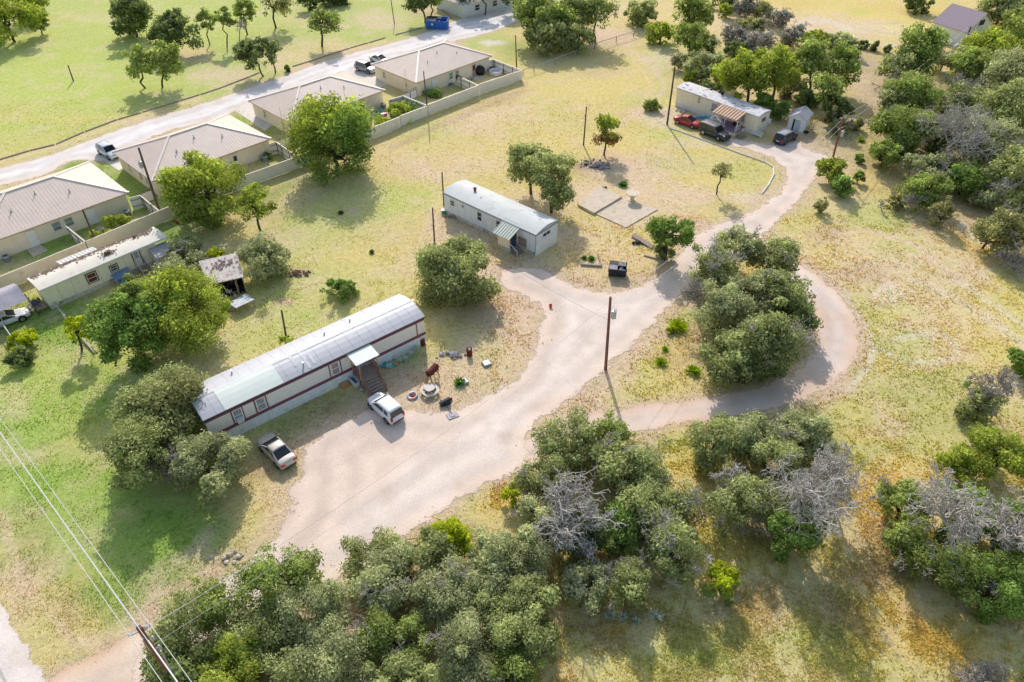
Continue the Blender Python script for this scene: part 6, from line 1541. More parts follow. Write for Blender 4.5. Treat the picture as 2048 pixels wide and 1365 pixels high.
# timber and garden bed
t = thing('garden_bed', 'weathered timber border of a small garden bed left of the dark dumpster', 'garden bed', P(1184, 530))
k_ = MB(); a, b_, c2 = P(1161, 531) - t.location, P(1203, 534) - t.location, P(1196, 511) - t.location
k_.bar(a + Vector((0, 0, .12)), b_ + Vector((0, 0, .12)), .2, .24); k_.bar(b_ + Vector((0, .15, .12)), c2 + Vector((0, 0, .12)), .2, .24); k_.build('board', mat('grey board', lin((170, 154, 142)), .9, var=.2), t)
t = thing('timber_stack', 'stack of old railway timbers left of the small oak on the slab side', 'timber', P(1287, 484)); a, b_ = P(1267, 470) - t.location, P(1306, 494) - t.location
for k in range(3):
    k_ = MB(); dv = Vector((-.12 * k, -.28 * k, .12 + .0 * k)); k_.bar(a + dv, b_ + dv, .22, .24); k_.build('beam', [m_wood, mat('grey board', lin((170, 154, 142)), .9, var=.2), m_wood][k], t)
t = thing('corner_board', 'grey board edging below the dark leafy base of the small oak', 'board', P(1310, 520)); a, b_ = P(1288, 512) - t.location, P(1330, 524) - t.location
k_ = MB(); k_.bar(a + Vector((0, 0, .08)), b_ + Vector((0, 0, .08)), .15, .16); k_.build('board', m_wood, t)
def edging(label, pts, name='timber_edging', cat='edging', m=None, w=.2, h=.16, tubed=False):
    W_ = [P(x, y) for x, y in pts]; t = thing(name, label, cat, W_[0]); k_ = MB()
    if tubed: k_.tube([q - W_[0] + Vector((0, 0, .09)) for q in W_], w / 2, 7)
    else:
        for a, b_ in zip(W_[:-1], W_[1:]):
            L = (b_ - a).length; n_ = max(1, int(L / 3.5))
            for i in range(n_):
                p0, p1 = a.lerp(b_, (i + .02) / n_) - W_[0], a.lerp(b_, (i + .97) / n_) - W_[0]
                j = Vector((random.uniform(-.1, .1), random.uniform(-.1, .1), 0)); k_.bar(p0 + Vector((0, 0, h / 2)) + j, p1 + Vector((0, 0, h / 2)) - j * .5, w, h)
    k_.build('pipe' if tubed else 'beam', m or m_wood, t)
edging('long dark timber edging between the left lawn and the gravel lane', [(-30, 334), (0, 320), (60, 302), (110, 290), (170, 264), (235, 240), (330, 212), (400, 190), (438, 178), (500, 154), (519, 146)])
edging('dark timber edging along the lane opposite the third duplex', [(585, 134), (640, 117), (700, 97), (772, 76)])
edging('dark timber edging just left of the blue dumpster', [(790, 71), (845, 56)])
edging('dark timbers bordering the path right of the blue dumpster', [(872, 10), (905, 38)])
edging('long white pipe following the edge of the far driveway bend', [(1337, 257), (1360, 264), (1398, 278), (1445, 295), (1482, 309), (1531, 326), (1547, 336), (1548, 350), (1536, 372), (1524, 388)], 'white_pipe', 'pipe', m_white, .2, tubed=True)
t = thing('wooden_plank', 'long weathered plank fence rail lying through the small bright tree on the left lawn', 'plank', P(150, 665))
m_rl = mat('pale rail', lin((196, 182, 160)), .9, var=.15); k_ = MB(); k_.bar(P(104, 605) - t.location + Vector((0, 0, .9)), P(136, 644) - t.location + Vector((0, 0, .5)), .16, .12); k_.build('rail', m_rl, t); k_ = MB(); k_.bar(P(160, 672) - t.location + Vector((0, 0, .3)), P(190, 707) - t.location + Vector((0, 0, .15)), .18, .14); k_.build('rail', m_rl, t); k_ = MB(); k_.bar(P(165, 680) - t.location + Vector((0, 0, .2)), P(196, 706) - t.location + Vector((0, 0, .1)), .1, .1); k_.build('rail', mat('pale rail', lin((196, 182, 160)), .9, var=.15), t)
k_ = MB()
for px in ((104, 605), (136, 644), (160, 672), (190, 707)): q = P(*px) - t.location; k_.bar(q, q + Vector((0, 0, 1.0)), .1)
k_.build('post', m_brick, t)
# sheet metal table by junk shed
Q = [P(457, 607, .9), P(472, 617, .9), P(509, 600, .9), P(492, 588, .9)]; O = Vector((Q[0].x, Q[0].y, 0))
t = thing('sheet_metal_table', 'pale peeling sheet metal table in front of the open junk shed', 'table', O); k_ = MB(); k_.add([q - O for q in Q] + [q - O + Vector((0, 0, .05)) for q in Q], [(3, 2, 1, 0), (4, 5, 6, 7), (0, 1, 5, 4), (1, 2, 6, 5), (2, 3, 7, 6), (3, 0, 4, 7)])
k_.build('tabletop', mat('peeling sheet', lin((202, 206, 212)), .6, dirt=.4, dirtcol=lin((120, 118, 122)), dscale=2), t)
for q in Q:
    k_ = MB(); g_ = q - O; c_ = (sum(Q, Vector()) / 4) - O; g_ = g_.lerp(c_, .12); k_.bar((g_.x, g_.y, 0), (g_.x, g_.y, .9), .09); k_.build('leg', m_wood, t)
t = thing('log', 'short brown log lying left of the sheet metal table', 'log', P(455, 624)); k_ = MB(); k_.tube([(-.9, -.1, .16), (.9, .25, .18)], [.17, .14], 10); k_.build('trunk', m_wood, t)
t = thing('sawhorse', 'pale wooden sawhorse under the right end of the sheet metal table', 'sawhorse', P(493, 615), .4); k_ = MB(); k_.bar((-.4, 0, .6), (.4, 0, .6), .08); k_.build('beam', m_tan, t)
for x in (-.35, .35):
    for y in (-.3, .3):
        k_ = MB(); k_.bar((x, 0, .58), (x, y, 0), .06); k_.build('leg', m_tan, t)
t = thing('gas_bottle', 'small green box at the left end of the grey trailer', 'box', P(888, 427)); k_ = MB(); k_.box(-.3, -.25, 0, .3, .25, .5); k_.build('body', mat('green box', lin((70, 158, 130)), .5), t); k_ = MB(); k_.box(-.32, -.27, .5, .32, .27, .55); k_.build('lid', m_white, t)
# ------------------------------------------------------------------ vegetation
PAL = {
 'oak':    ((.235, .275, .115), (.66, .700, .330)),
 'sage':   ((.290, .325, .165), (.72, .740, .420)),
 'mid':    ((.200, .275, .085), (.57, .645, .220)),
 'bright': ((.240, .325, .060), (.66, .710, .170)),
 'lime':   ((.34, .44, .030), (.72, .76, .08)),
 'dark':   ((.125, .175, .070), (.40, .470, .190)),
 'green':  ((.140, .235, .065), (.46, .590, .175)),
 'olive':  ((.26, .265, .120), (.58, .570, .280)),
 'grey':   ((.34, .32, .285), (.58, .555, .48)),
 'brown':  ((.28, .175, .095), (.48, .32, .16)),
}
m_bark = mat('oak bark', (.085, .07, .06), .95, var=.3, scale=6, bump=.3)
m_dead = mat('bleached dead wood', (.47, .43, .395), .9, var=.15, scale=8, col2=(.68, .64, .59))
m_deadg = mat('grey dead wood', (.40, .365, .33), .9, var=.25, scale=8)

def leaf_quads(P_, N_, size, rng, asp=.6):
    """leaf shaped quads at points P_ with rough normals N_"""
    n = len(P_)
    N_ = N_ + rng.normal(0, .55, (n, 3)); N_ /= np.linalg.norm(N_, axis=1)[:, None] + 1e-9
    T = rng.normal(0, 1, (n, 3)); T -= (T * N_).sum(1)[:, None] * N_; T /= np.linalg.norm(T, axis=1)[:, None] + 1e-9
    B_ = np.cross(N_, T)
    s = size * rng.uniform(.55, 1.5, n)[:, None]
    a = P_ - T * s * .5; c = P_ + T * s * .5 + N_ * s * .12; b = P_ + B_ * s * .5 * asp; d = P_ - B_ * s * .5 * asp
    V = np.stack([a, b, c, d], 1).reshape(-1, 3)
    F = np.arange(4 * n).reshape(n, 4)
    return V, F

def tubes_np(segs, nside=3):
    """segs: list of (p0, p1, r0, r1) -> vertices and quads"""
    S = np.array([np.concatenate([s[0], s[1], [s[2], s[3]]]) for s in segs])
    p0, p1, r0, r1 = S[:, :3], S[:, 3:6], S[:, 6], S[:, 7]
    d = p1 - p0; L = np.linalg.norm(d, axis=1)[:, None] + 1e-9; d = d / L
    ref = np.where(np.abs(d[:, 2:3]) > .8, np.array([[1., 0, 0]]), np.array([[0, 0, 1.]]))
    u = np.cross(d, ref); u /= np.linalg.norm(u, axis=1)[:, None] + 1e-9
    v = np.cross(d, u); n = len(S); V = np.zeros((n, 2 * nside, 3))
    for k in range(nside):
        a = 2 * PI * k / nside; o = u * math.cos(a) + v * math.sin(a)
        V[:, k] = p0 + o * r0[:, None]; V[:, nside + k] = p1 + o * r1[:, None]
    base = (np.arange(n) * 2 * nside)[:, None]
    F = np.concatenate([base + np.array([[k, (k + 1) % nside, nside + (k + 1) % nside, nside + k]]) for k in range(nside)], 0)
    return V.reshape(-1, 3), F

def limb_path(a, b, rng, n=4, j=.12):
    L = np.linalg.norm(b - a); pts = [a]
    for i in range(1, n): pts.append(a + (b - a) * i / n + rng.normal(0, j * L / n * 2, 3) + np.array([0, 0, .06 * L * math.sin(PI * i / n)]))
    return pts + [b]
def add_path(segs, pts, r0, r1):
    n = len(pts) - 1
    for i in range(n): segs.append((pts[i], pts[i + 1], r0 + (r1 - r0) * i / n, r0 + (r1 - r0) * (i + 1) / n))

def solve_crown(box, base, low):
    x0, y0, x1, y1 = box
    y0 = max(y0, -60)
    cx, cy = (x0 + x1) / 2, (y0 + y1) / 2; wpx, hpx = x1 - x0, y1 - y0
    hc = 2.0
    for _ in range(14):
        c = P(cx, cy, max(hc, .2))
        if base is not None:
            b = P(*base)
            # raise the centre until it stands over the base depth
            lo, hi = .1, 14
            for _ in range(24):
                m = (lo + hi) / 2; q = P(cx, cy, m)
                if q.y > b.y: lo = m
                else: hi = m
            hc = (lo + hi) / 2; c = P(cx, cy, hc)
        dep = c.y * cs - (hc - CAM_H) * sn
        s = FPX / dep
        r = wpx / 2 / s
        dv = math.atan2(CAM_H - hc, c.y); hh = hpx / 2 / s
        rz = math.sqrt(max(hh * hh - (r * math.sin(dv)) ** 2, (r * .42) ** 2)) / math.cos(dv)
        rz = min(rz, r * (1.1 if low <= .1 else 1.35))
        ry = r
        if hh < r * math.sin(dv): ry = max(r * .55, math.sqrt(max(hh * hh - (rz * math.cos(dv)) ** 2, .01)) / math.sin(dv)) if hh > rz * math.cos(dv) else r * .6
        if base is not None: break
        hc = .5 * hc + .5 * rz * (.88 + low * 1.3)
    hc = max(hc, rz * .75)
    c = P(cx, cy, hc)
    return np.array(c), r, ry, rz, s

def make_crown(cen, r, ry, rz, s, pal, dens, rng, clumps=None, leaf=None, flat=.8, split=None):
    lo, hi = [np.array(q) for q in PAL[pal]]
    nc = clumps or int(np.clip(10 + r * 7, 10, 46))
    d = rng.normal(0, 1, (nc, 3)); d[:, 2] += .25; d /= np.linalg.norm(d, axis=1)[:, None]
    R_ = (r * ry * rz) ** (1 / 3)
    cr = rng.uniform(.15, .42, nc) * R_ * (1.25 if nc < 16 else 1.0)
    rad = rng.uniform(.3, 1.0, nc) ** .65 * (1.16 - .72 * cr / R_)
    cc = d * rad[:, None] * np.array([r, ry, rz]) * (1 + rng.normal(0, .07, (nc, 1)))
    cb = rng.uniform(.72, 1.22, nc)
    leafm = leaf or max(.13, 2.5 / (s / 2))       # about two output pixels
    area = PI * (r * s / 2) * (max(rz, ry) * s / 2)
    n = int(dens * area * 2.6)
    n = min(max(n, 500), 22000)
    k = rng.choice(nc, n, p=cr ** 2 / (cr ** 2).sum())
    q = rng.normal(0, 1, (n, 3)); q[:, 2] += .15; q /= np.linalg.norm(q, axis=1)[:, None]
    rr = rng.beta(4.5, 1.3, n)[:, None] * (1 + rng.normal(0, .13, (n, 1)))
    off = q * rr * cr[k][:, None] * np.array([1, 1, flat])
    # finer sprays break the outline of every clump
    spr = rng.normal(0, 1, (n // 9 + 1, 3)) * .1; off += spr[rng.integers(0, len(spr), n)] * cr[k][:, None]
    pos = cc[k] + off
    keep = pos[:, 2] + cen[2] > .05
    pos, k2, q = pos[keep], k[keep], q[keep]
    ls = rng.uniform(.7, 1.35, nc)[k2] * leafm
    V, F = leaf_quads(pos, q * .7 + np.array([0, 0, .45]), ls[:, None], rng)
    t = np.clip(.5 + .5 * q[:, 2] + rng.normal(0, .22, len(q)), 0, 1) * rng.uniform(.55, 1.1, len(q))  # upper leaves paler: new growth plus top light painted into the colour
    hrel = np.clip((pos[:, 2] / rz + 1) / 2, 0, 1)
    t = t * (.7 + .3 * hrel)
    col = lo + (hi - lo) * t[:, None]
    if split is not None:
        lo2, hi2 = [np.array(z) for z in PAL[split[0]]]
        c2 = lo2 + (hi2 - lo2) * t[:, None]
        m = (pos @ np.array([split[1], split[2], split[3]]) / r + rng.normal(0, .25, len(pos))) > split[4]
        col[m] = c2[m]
    col = col * cb[k2][:, None] * rng.uniform(.72, 1.28, len(col))[:, None]
    col = np.repeat(np.concatenate([col, np.ones((len(col), 1))], 1), 4, 0)
    return V, F, col, cc

SEEDN = [100]
def tree(name, label, box, base=None, pal='oak', dens=1.0, low=.25, cat=None, group=None, trunk=True, clumps=None, split=None, flat=.8, bare=0.0, multi=1):
    SEEDN[0] += 1
    rng = np.random.default_rng(SEEDN[0])
    if low <= .1 and 'lawn' not in name: base = None
    if base is None:
        gx_ = (box[2] - box[0]) * .035; box = (box[0] - gx_, box[1] - gx_ * .7, box[2] + gx_, box[3] + gx_ * .5)
    cen, r, ry, rz, s = solve_crown(box, base, low)
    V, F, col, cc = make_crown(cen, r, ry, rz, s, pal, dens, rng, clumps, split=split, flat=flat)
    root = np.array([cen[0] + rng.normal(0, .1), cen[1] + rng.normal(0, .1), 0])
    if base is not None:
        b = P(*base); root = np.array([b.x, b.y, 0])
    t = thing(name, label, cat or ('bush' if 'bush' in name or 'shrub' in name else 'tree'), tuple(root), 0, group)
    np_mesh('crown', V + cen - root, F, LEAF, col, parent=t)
    if trunk:
        segs = []; hc = cen[2]; o = cen - root
        tr = max(.05, min(.32, .05 * r + .035))
        starts = []
        for mq in range(multi):
            fork = np.array([o[0] * .4 + rng.normal(0, .15 * (multi > 1) * r), o[1] * .4, max(hc - rz * .55, hc * .35)])
            b0 = np.array([rng.normal(0, .12 * (multi > 1)), rng.normal(0, .12 * (multi > 1)), -.05])
            add_path(segs, limb_path(b0, fork, rng, 4, .1), tr, tr * .75); starts.append(fork)
        order = rng.permutation(len(cc))
        mains = []
        for i in order[:6]:
            f = starts[i % len(starts)]; tgt = cc[i] + o; mid = f + (tgt - f) * .62 + rng.normal(0, .06 * r, 3)
            add_path(segs, limb_path(f, mid, rng, 4, .2), tr * .6, tr * .32); mains.append(mid)
            add_path(segs, limb_path(mid, tgt, rng, 3, .2), tr * .32, tr * .1)
        for i in order[6:34]:
            tgt = cc[i] + o; dd = [np.linalg.norm(tgt - m) for m in mains]; m = mains[int(np.argmin(dd))]
            add_path(segs, limb_path(m, tgt, rng, 4, .22), tr * .28, max(.015, tr * .07))
        Vt, Ft = tubes_np(segs, 6 if s > 14 else 4)
        np_mesh('trunk', Vt, Ft, m_bark, parent=t, smooth=True)
    if bare > 0:
        segs = []
        for i in range(int(bare * 15)):
            a = cc[rng.integers(len(cc))] + cen - root; dr = (a - (cen - root)); dr = dr / (np.linalg.norm(dr) + 1e-6) + rng.normal(0, .35, 3) + np.array([0, 0, .2])
            L = rng.uniform(.3, .55) * r; twig(segs, a, dr, L, .024, rng, 3)
        Vt, Ft = tubes_np(segs, 3)
        np_mesh('dead_branch', Vt, Ft, m_deadg if bare < 1 else m_dead, parent=t)
    return t
def hc_guard(c): return c[2]

def twig(segs, a, d, L, r, rng, depth, zmax=99):
    """recursive crooked branch"""
    d = d / (np.linalg.norm(d) + 1e-9); n = 4; p = a; dirv = d; pts = [a]
    for i in range(n):
        dirv = dirv + rng.normal(0, .36, 3); dirv /= np.linalg.norm(dirv)
        p = p + dirv * L / n
        if p[2] < .1: p = p.copy(); p[2] = .1 + rng.random() * .1
        pts.append(p)
    r1 = max(.02, r * .66); add_path(segs, pts, r, r1)
    if depth <= 0: return
    nk = {4: 4, 3: 4, 2: 3, 1: 3}.get(depth, 3)
    for i in range(nk):
        j = 1 + (i * (n - 1)) // nk + (rng.random() < .5)
        j = min(j, n); dv = pts[j] - pts[j - 1]; dv /= np.linalg.norm(dv) + 1e-9
        side = rng.normal(0, 1, 3); side -= side @ dv * dv; side /= np.linalg.norm(side) + 1e-9
        twig(segs, pts[j], dv * .75 + side * rng.uniform(.5, .95), L * rng.uniform(.5, .72), max(.02, r * .66), rng, depth - 1)

def dead_tree(label, box, base=None, mains=7, low=.4, m=None, r0=None, depth=4, up=.15, name='dead_tree', group=None):
    SEEDN[0] += 1
    rng = np.random.default_rng(SEEDN[0])
    cen, r, ry, rz, s = solve_crown(box, base, low)
    root = np.array([cen[0], cen[1], 0])
    if base is not None: b = P(*base); root = np.array([b.x, b.y, 0])
    t = thing(name, label, 'dead tree', tuple(root), 0, group); o = cen - root
    segs = []; fork = np.array([o[0] * .8, o[1] * .8, max(.5, cen[2] - rz * .45)]); tr = r0 or max(.06, .035 * r + .06)
    add_path(segs, limb_path(np.array([0, 0, -.05]), fork, rng, 4, .12), tr, tr * .8)
    Vt, Ft = tubes_np(segs, 7); np_mesh('trunk', Vt, Ft, m or m_dead, parent=t, smooth=True)
    segs = []
    for i in range(mains):
        an = 2 * PI * (i + rng.uniform(-.3, .3)) / mains; el = rng.uniform(-.1, .9)
        d = np.array([math.cos(an) * r, math.sin(an) * ry, rz * (el + up)]); L = np.linalg.norm(d) * .62
        twig(segs, fork, d, L, tr * .62, rng, depth)
    Vt, Ft = tubes_np(segs, 3); np_mesh('branch', Vt, Ft, m or m_dead, parent=t)
    return t

def clump_plant(name, label, px, n, r, h, colr, cat='plant', group=None, blade=.06):
    """rosette of pointed blades"""
    SEEDN[0] += 1
    rng = np.random.default_rng(SEEDN[0]); p = P(*px); V, F = [], []
    for i in range(n):
        an = rng.uniform(0, 2 * PI); el = rng.uniform(.25, 1.35); L = r * rng.uniform(.7, 1.1)
        d = np.array([math.cos(an) * math.cos(el), math.sin(an) * math.cos(el), math.sin(el) * h / r]); s = np.array([-math.sin(an), math.cos(an), 0]) * blade
        a = d * L * .5 + np.array([0, 0, .05]); k = len(V) * 1
        V += [-s * .6, s * .6, a + s, a - s]; F.append([k, k + 1, k + 2, k + 3]); V += [a - s, a + s, d * L + s * .1, d * L - s * .1]; F.append([k + 4, k + 5, k + 6, k + 7])
    V = np.array(V); F = np.array(F); c = np.repeat(np.array(colr)[None] * rng.uniform(.75, 1.2, (len(F), 1)), 4, 0)
    o = np_mesh(name, V, F, LEAF, np.concatenate([c, np.ones((len(c), 1))], 1)); o.location = p
    return tag(o, label, cat, group)
T = tree
# --- upper left lawn
T('round_tree', 'yellow green bushy tree in the top left corner', (-45, 0, 66, 82), (30, 78), 'bright', low=.1)
T('round_tree', 'darker tree tucked to the right of the yellow green corner tree', (55, 18, 96, 72), (74, 70), 'mid', low=.1)
T('round_tree', 'yellow green treetop cut by the top edge above the corner tree', (22, -24, 94, 26), (60, 38), 'bright', low=.3)
T('bushy_tree', 'dark cone shaped tree on the upper left lawn, tallest near the top edge', (222, -8, 300, 74), (258, 73), 'dark', 1.3, low=.05)
T('lawn_tree', 'dark spreading tree right behind the twin round crowned trees', (298, 38, 400, 98), (350, 106), 'dark')
T('lawn_tree', 'upper lobe of dark foliage beside the cone shaped tree', (322, 18, 368, 60), (350, 100), 'dark', trunk=False)
T('lawn_tree', 'left tree of the twin round crowned pair on the lawn', (247, 90, 313, 158), (291, 177), 'mid')
T('lawn_tree', 'right tree of the twin round crowned pair on the lawn', (300, 88, 368, 156), (325, 175), 'mid')
T('lawn_tree', 'small slim trunked tree, first of the row above the twin trees', (389, 19, 430, 62), (420, 91), 'mid', .8)
T('lawn_tree', 'small slim trunked tree, second of the row above the twin trees', (430, 18, 470, 58), (454, 94), 'mid', .8)
T('lawn_tree', 'small tree above the bare grey sapling near the top edge', (464, -6, 515, 42), (495, 70), 'mid', .8)
dead_tree('bare grey sapling in the row of small lawn trees', (466, 30, 498, 62), (481, 92), 6, m=m_deadg, depth=3)
T('lawn_tree', 'sparse spreading tree cut by the top edge left of the lone lawn tree', (516, -24, 586, 34), (552, 57), 'olive', .45)
T('lawn_tree', 'lone sparse flat crowned tree on the lawn above the lane', (613, 26, 690, 64), (644, 94), 'mid', .6)
T('lawn_tree', 'dark green leaning tree by the lane edging, left one of the pair', (470, 84, 532, 140), (527, 153), 'dark', .9)
T('lawn_tree', 'dark green leaning tree by the lane edging, right one of the pair', (514, 72, 560, 124), (551, 146), 'dark', .9)
T('columnar_bush', 'tiny dark columnar bush beside the gravel lane', (567, 124, 580, 149), (573, 149), 'dark', 2, trunk=False, low=0, clumps=8)
T('shrub', 'dark shrub at the top edge above the lone lawn tree', (596, -12, 642, 20), (612, 22), 'dark', low=.1)
T('shrub', 'dark shrub at the top edge right of its twin', (636, -22, 700, 6), (668, 6), 'dark', low=.1)
T('lawn_tree', 'dark oak at the top edge left of the blue dumpster', (806, -22, 868, 24), (850, 46), 'dark', .9)
T('lawn_tree', 'second dark oak leaning over the blue dumpster', (846, -26, 896, 16), (862, 38), 'mid', .9)
for b_, bs, lb in (((910, -30, 962, 6), (941, 30), 'left'), ((944, -34, 990, 2), (970, 31), 'middle'), ((992, -30, 1052, 14), (1029, 27), 'right')):
    T('shade_tree', lb + ' one of three dark shade trees before the white walled house', b_, bs, 'dark', .8)
T('oak_tree', 'large green oak above the end of the wire fence, left and tallest', (1028, -12, 1150, 70), (1085, 84), 'mid', 1.1)
T('oak_tree', 'second large oak crown right of the tallest at the wire fence', (1110, -14, 1200, 60), (1140, 78), 'oak', 1.1)
T('oak_tree', 'dark oak hanging over the wire fence, lower left', (1054, 42, 1140, 104), (1098, 106), 'oak', 1.1, low=.1)
T('oak_tree', 'dark oak hanging over the wire fence, lower right', (1118, 44, 1186, 104), (1150, 104), 'oak', 1.1, low=.1)
T('oak_tree', 'sparse oak with grey dead limbs right of the large oaks', (1160, -14, 1230, 56), (1190, 86), 'mid', .7, bare=.8)
T('shrub', 'round grey green shrub behind the wire fence', (1250, 2, 1316, 50), (1286, 50), 'oak', 1.1, low=.0)
T('round_tree', 'tall green tree right of the wire fence end', (1346, -6, 1424, 60), (1385, 86), 'mid', low=.1)
T('round_tree', 'green lower tree in front of the tall one near the wire fence end', (1350, 40, 1418, 112), (1380, 110), 'mid', low=.05)
T('shrub', 'low yellow green shrub at the end of the wire fence', (1294, 46, 1348, 88), (1322, 86), 'bright', low=0)
T('shrub', 'dark shrub right of the lower green tree', (1404, 70, 1432, 106), (1418, 106), 'dark', low=0)
T('shrub', 'small yellow bush among dry grass at the top', (1438, 8, 1466, 36), (1452, 36), 'bright', 1.2, low=0)
for b_, pl, lb in (((1424, -10, 1474, 20), 'dark', 'dark shrub at the top edge, left end of the grey thicket'), ((1466, -4, 1520, 34), 'grey', 'grey twiggy shrub in the top thicket, left'), ((1506, 8, 1552, 44), 'olive', 'olive grey shrub in the top thicket, middle'),
                   ((1536, 18, 1582, 56), 'grey', 'grey twiggy shrub in the top thicket, right end'), ((1448, 50, 1500, 100), 'grey', 'grey bare thicket shrub behind the bright willow, left'), ((1488, 62, 1552, 116), 'grey', 'grey bare thicket shrub behind the bright willow, right'),
                   ((1448, 84, 1500, 118), 'dark', 'dark shrub under the grey thicket left of the willow')):
    T('shrub', lb, b_, None, pl, .9, low=0, bare=(.7 if pl == 'grey' else 0))
T('oak_tree', 'grey green oak left of the bright willow tree', (1372, 104, 1440, 166), (1405, 168), 'sage', low=.1)
T('oak_tree', 'grey green oak between its twin and the bright willow tree', (1415, 106, 1470, 164), (1440, 172), 'oak', low=.1)
T('shrub', 'bright green shrub behind the left end of the far cream trailer', (1368, 138, 1412, 172), (1390, 172), 'bright', low=0)
T('willow_tree', 'bright yellow green willow rising behind the far cream trailer', (1428, 100, 1540, 190), (1500, 212), 'bright', 1.2, clumps=34)
T('willow_tree', 'right half of the bright willow foliage behind the far cream trailer', (1500, 92, 1596, 188), (1545, 205), 'bright', 1.1, clumps=30)
T('round_tree', 'green spreading tree behind the small white shed, left one', (1572, 78, 1664, 160), (1620, 182), 'mid', .9)
T('round_tree', 'green spreading tree behind the small white shed, right one', (1640, 90, 1724, 172), (1676, 186), 'mid', .9)
T('round_tree', 'bright green treetop above the spreading trees', (1606, 60, 1654, 98), (1632, 110), 'bright', low=.1)
T('shrub', 'grey green shrub band above the spreading trees', (1650, 66, 1712, 100), None, 'sage', low=0)
T('shrub', 'dark green shrub right of the shrub band', (1700, 86, 1724, 122), None, 'dark', low=0)
for i_, (b_, pl, lb) in enumerate((((1398, 160, 1440, 196), 'dark', 'dark undergrowth bush at the foot of the willow, left'), ((1560, 150, 1612, 200), 'olive', 'dry olive brush left of the trunk of the spreading trees'), ((1596, 168, 1650, 214), 'dark', 'dark undergrowth below the spreading trees'),
      ((1536, 112, 1590, 160), 'mid', 'green filler bush between the willow and the spreading trees'), ((1660, 240, 1700, 270), 'olive', 'dry brush at the foot of the olive tree by the shed'), ((1560, 56, 1612, 92), 'grey', 'grey dry brush above the spreading trees, left'), ((1606, 92, 1664, 124), 'grey', 'grey dry brush between the green treetops'),
      ((1700, 236, 1730, 262), 'olive', 'little dry bush right of the dark shrub by the shed'), ((1790, 210, 1822, 240), 'dark', 'dark undergrowth at the wood edge below the wires'), ((1340, 108, 1376, 140), 'olive', 'olive dry bush between the wire fence and the grey green oaks'), ((1470, 36, 1530, 66), 'olive', 'low olive brush in front of the grey thicket'))):
    T('shrub', lb, b_, None, pl, .9, low=0, bare=(.5 if pl in ('grey', 'olive') else 0))
T('oak_tree', 'olive tree with a dark skirt right of the small white shed', (1622, 148, 1692, 206), (1656, 238), 'mid', .8)
T('shrub', 'dark grey shrub at the foot of the olive tree by the small shed', (1646, 190, 1702, 244), (1672, 242), 'dark', low=0, bare=.5)
T('shrub', 'dark green shrub behind the right end of the far cream trailer', (1500, 186, 1550, 226), (1530, 226), 'green', low=0)
T('shrub', 'dark green shrub between the far cream trailer and the small shed', (1536, 196, 1580, 240), (1560, 238), 'green', low=0)
for b_, lb in (((1718, 80, 1738, 98), 'left'), ((1742, 84, 1758, 102), 'middle'), ((1768, 90, 1782, 106), 'right')):
    T('shrub', lb + ' one of three tiny dark bushes in the dry strip at the top', b_, None, 'dark', 1.3, low=0, trunk=False)
T('round_tree', 'dark bush on the dry field at the top edge left of the barn', (1806, -12, 1862, 26), (1834, 27), 'dark', low=0)
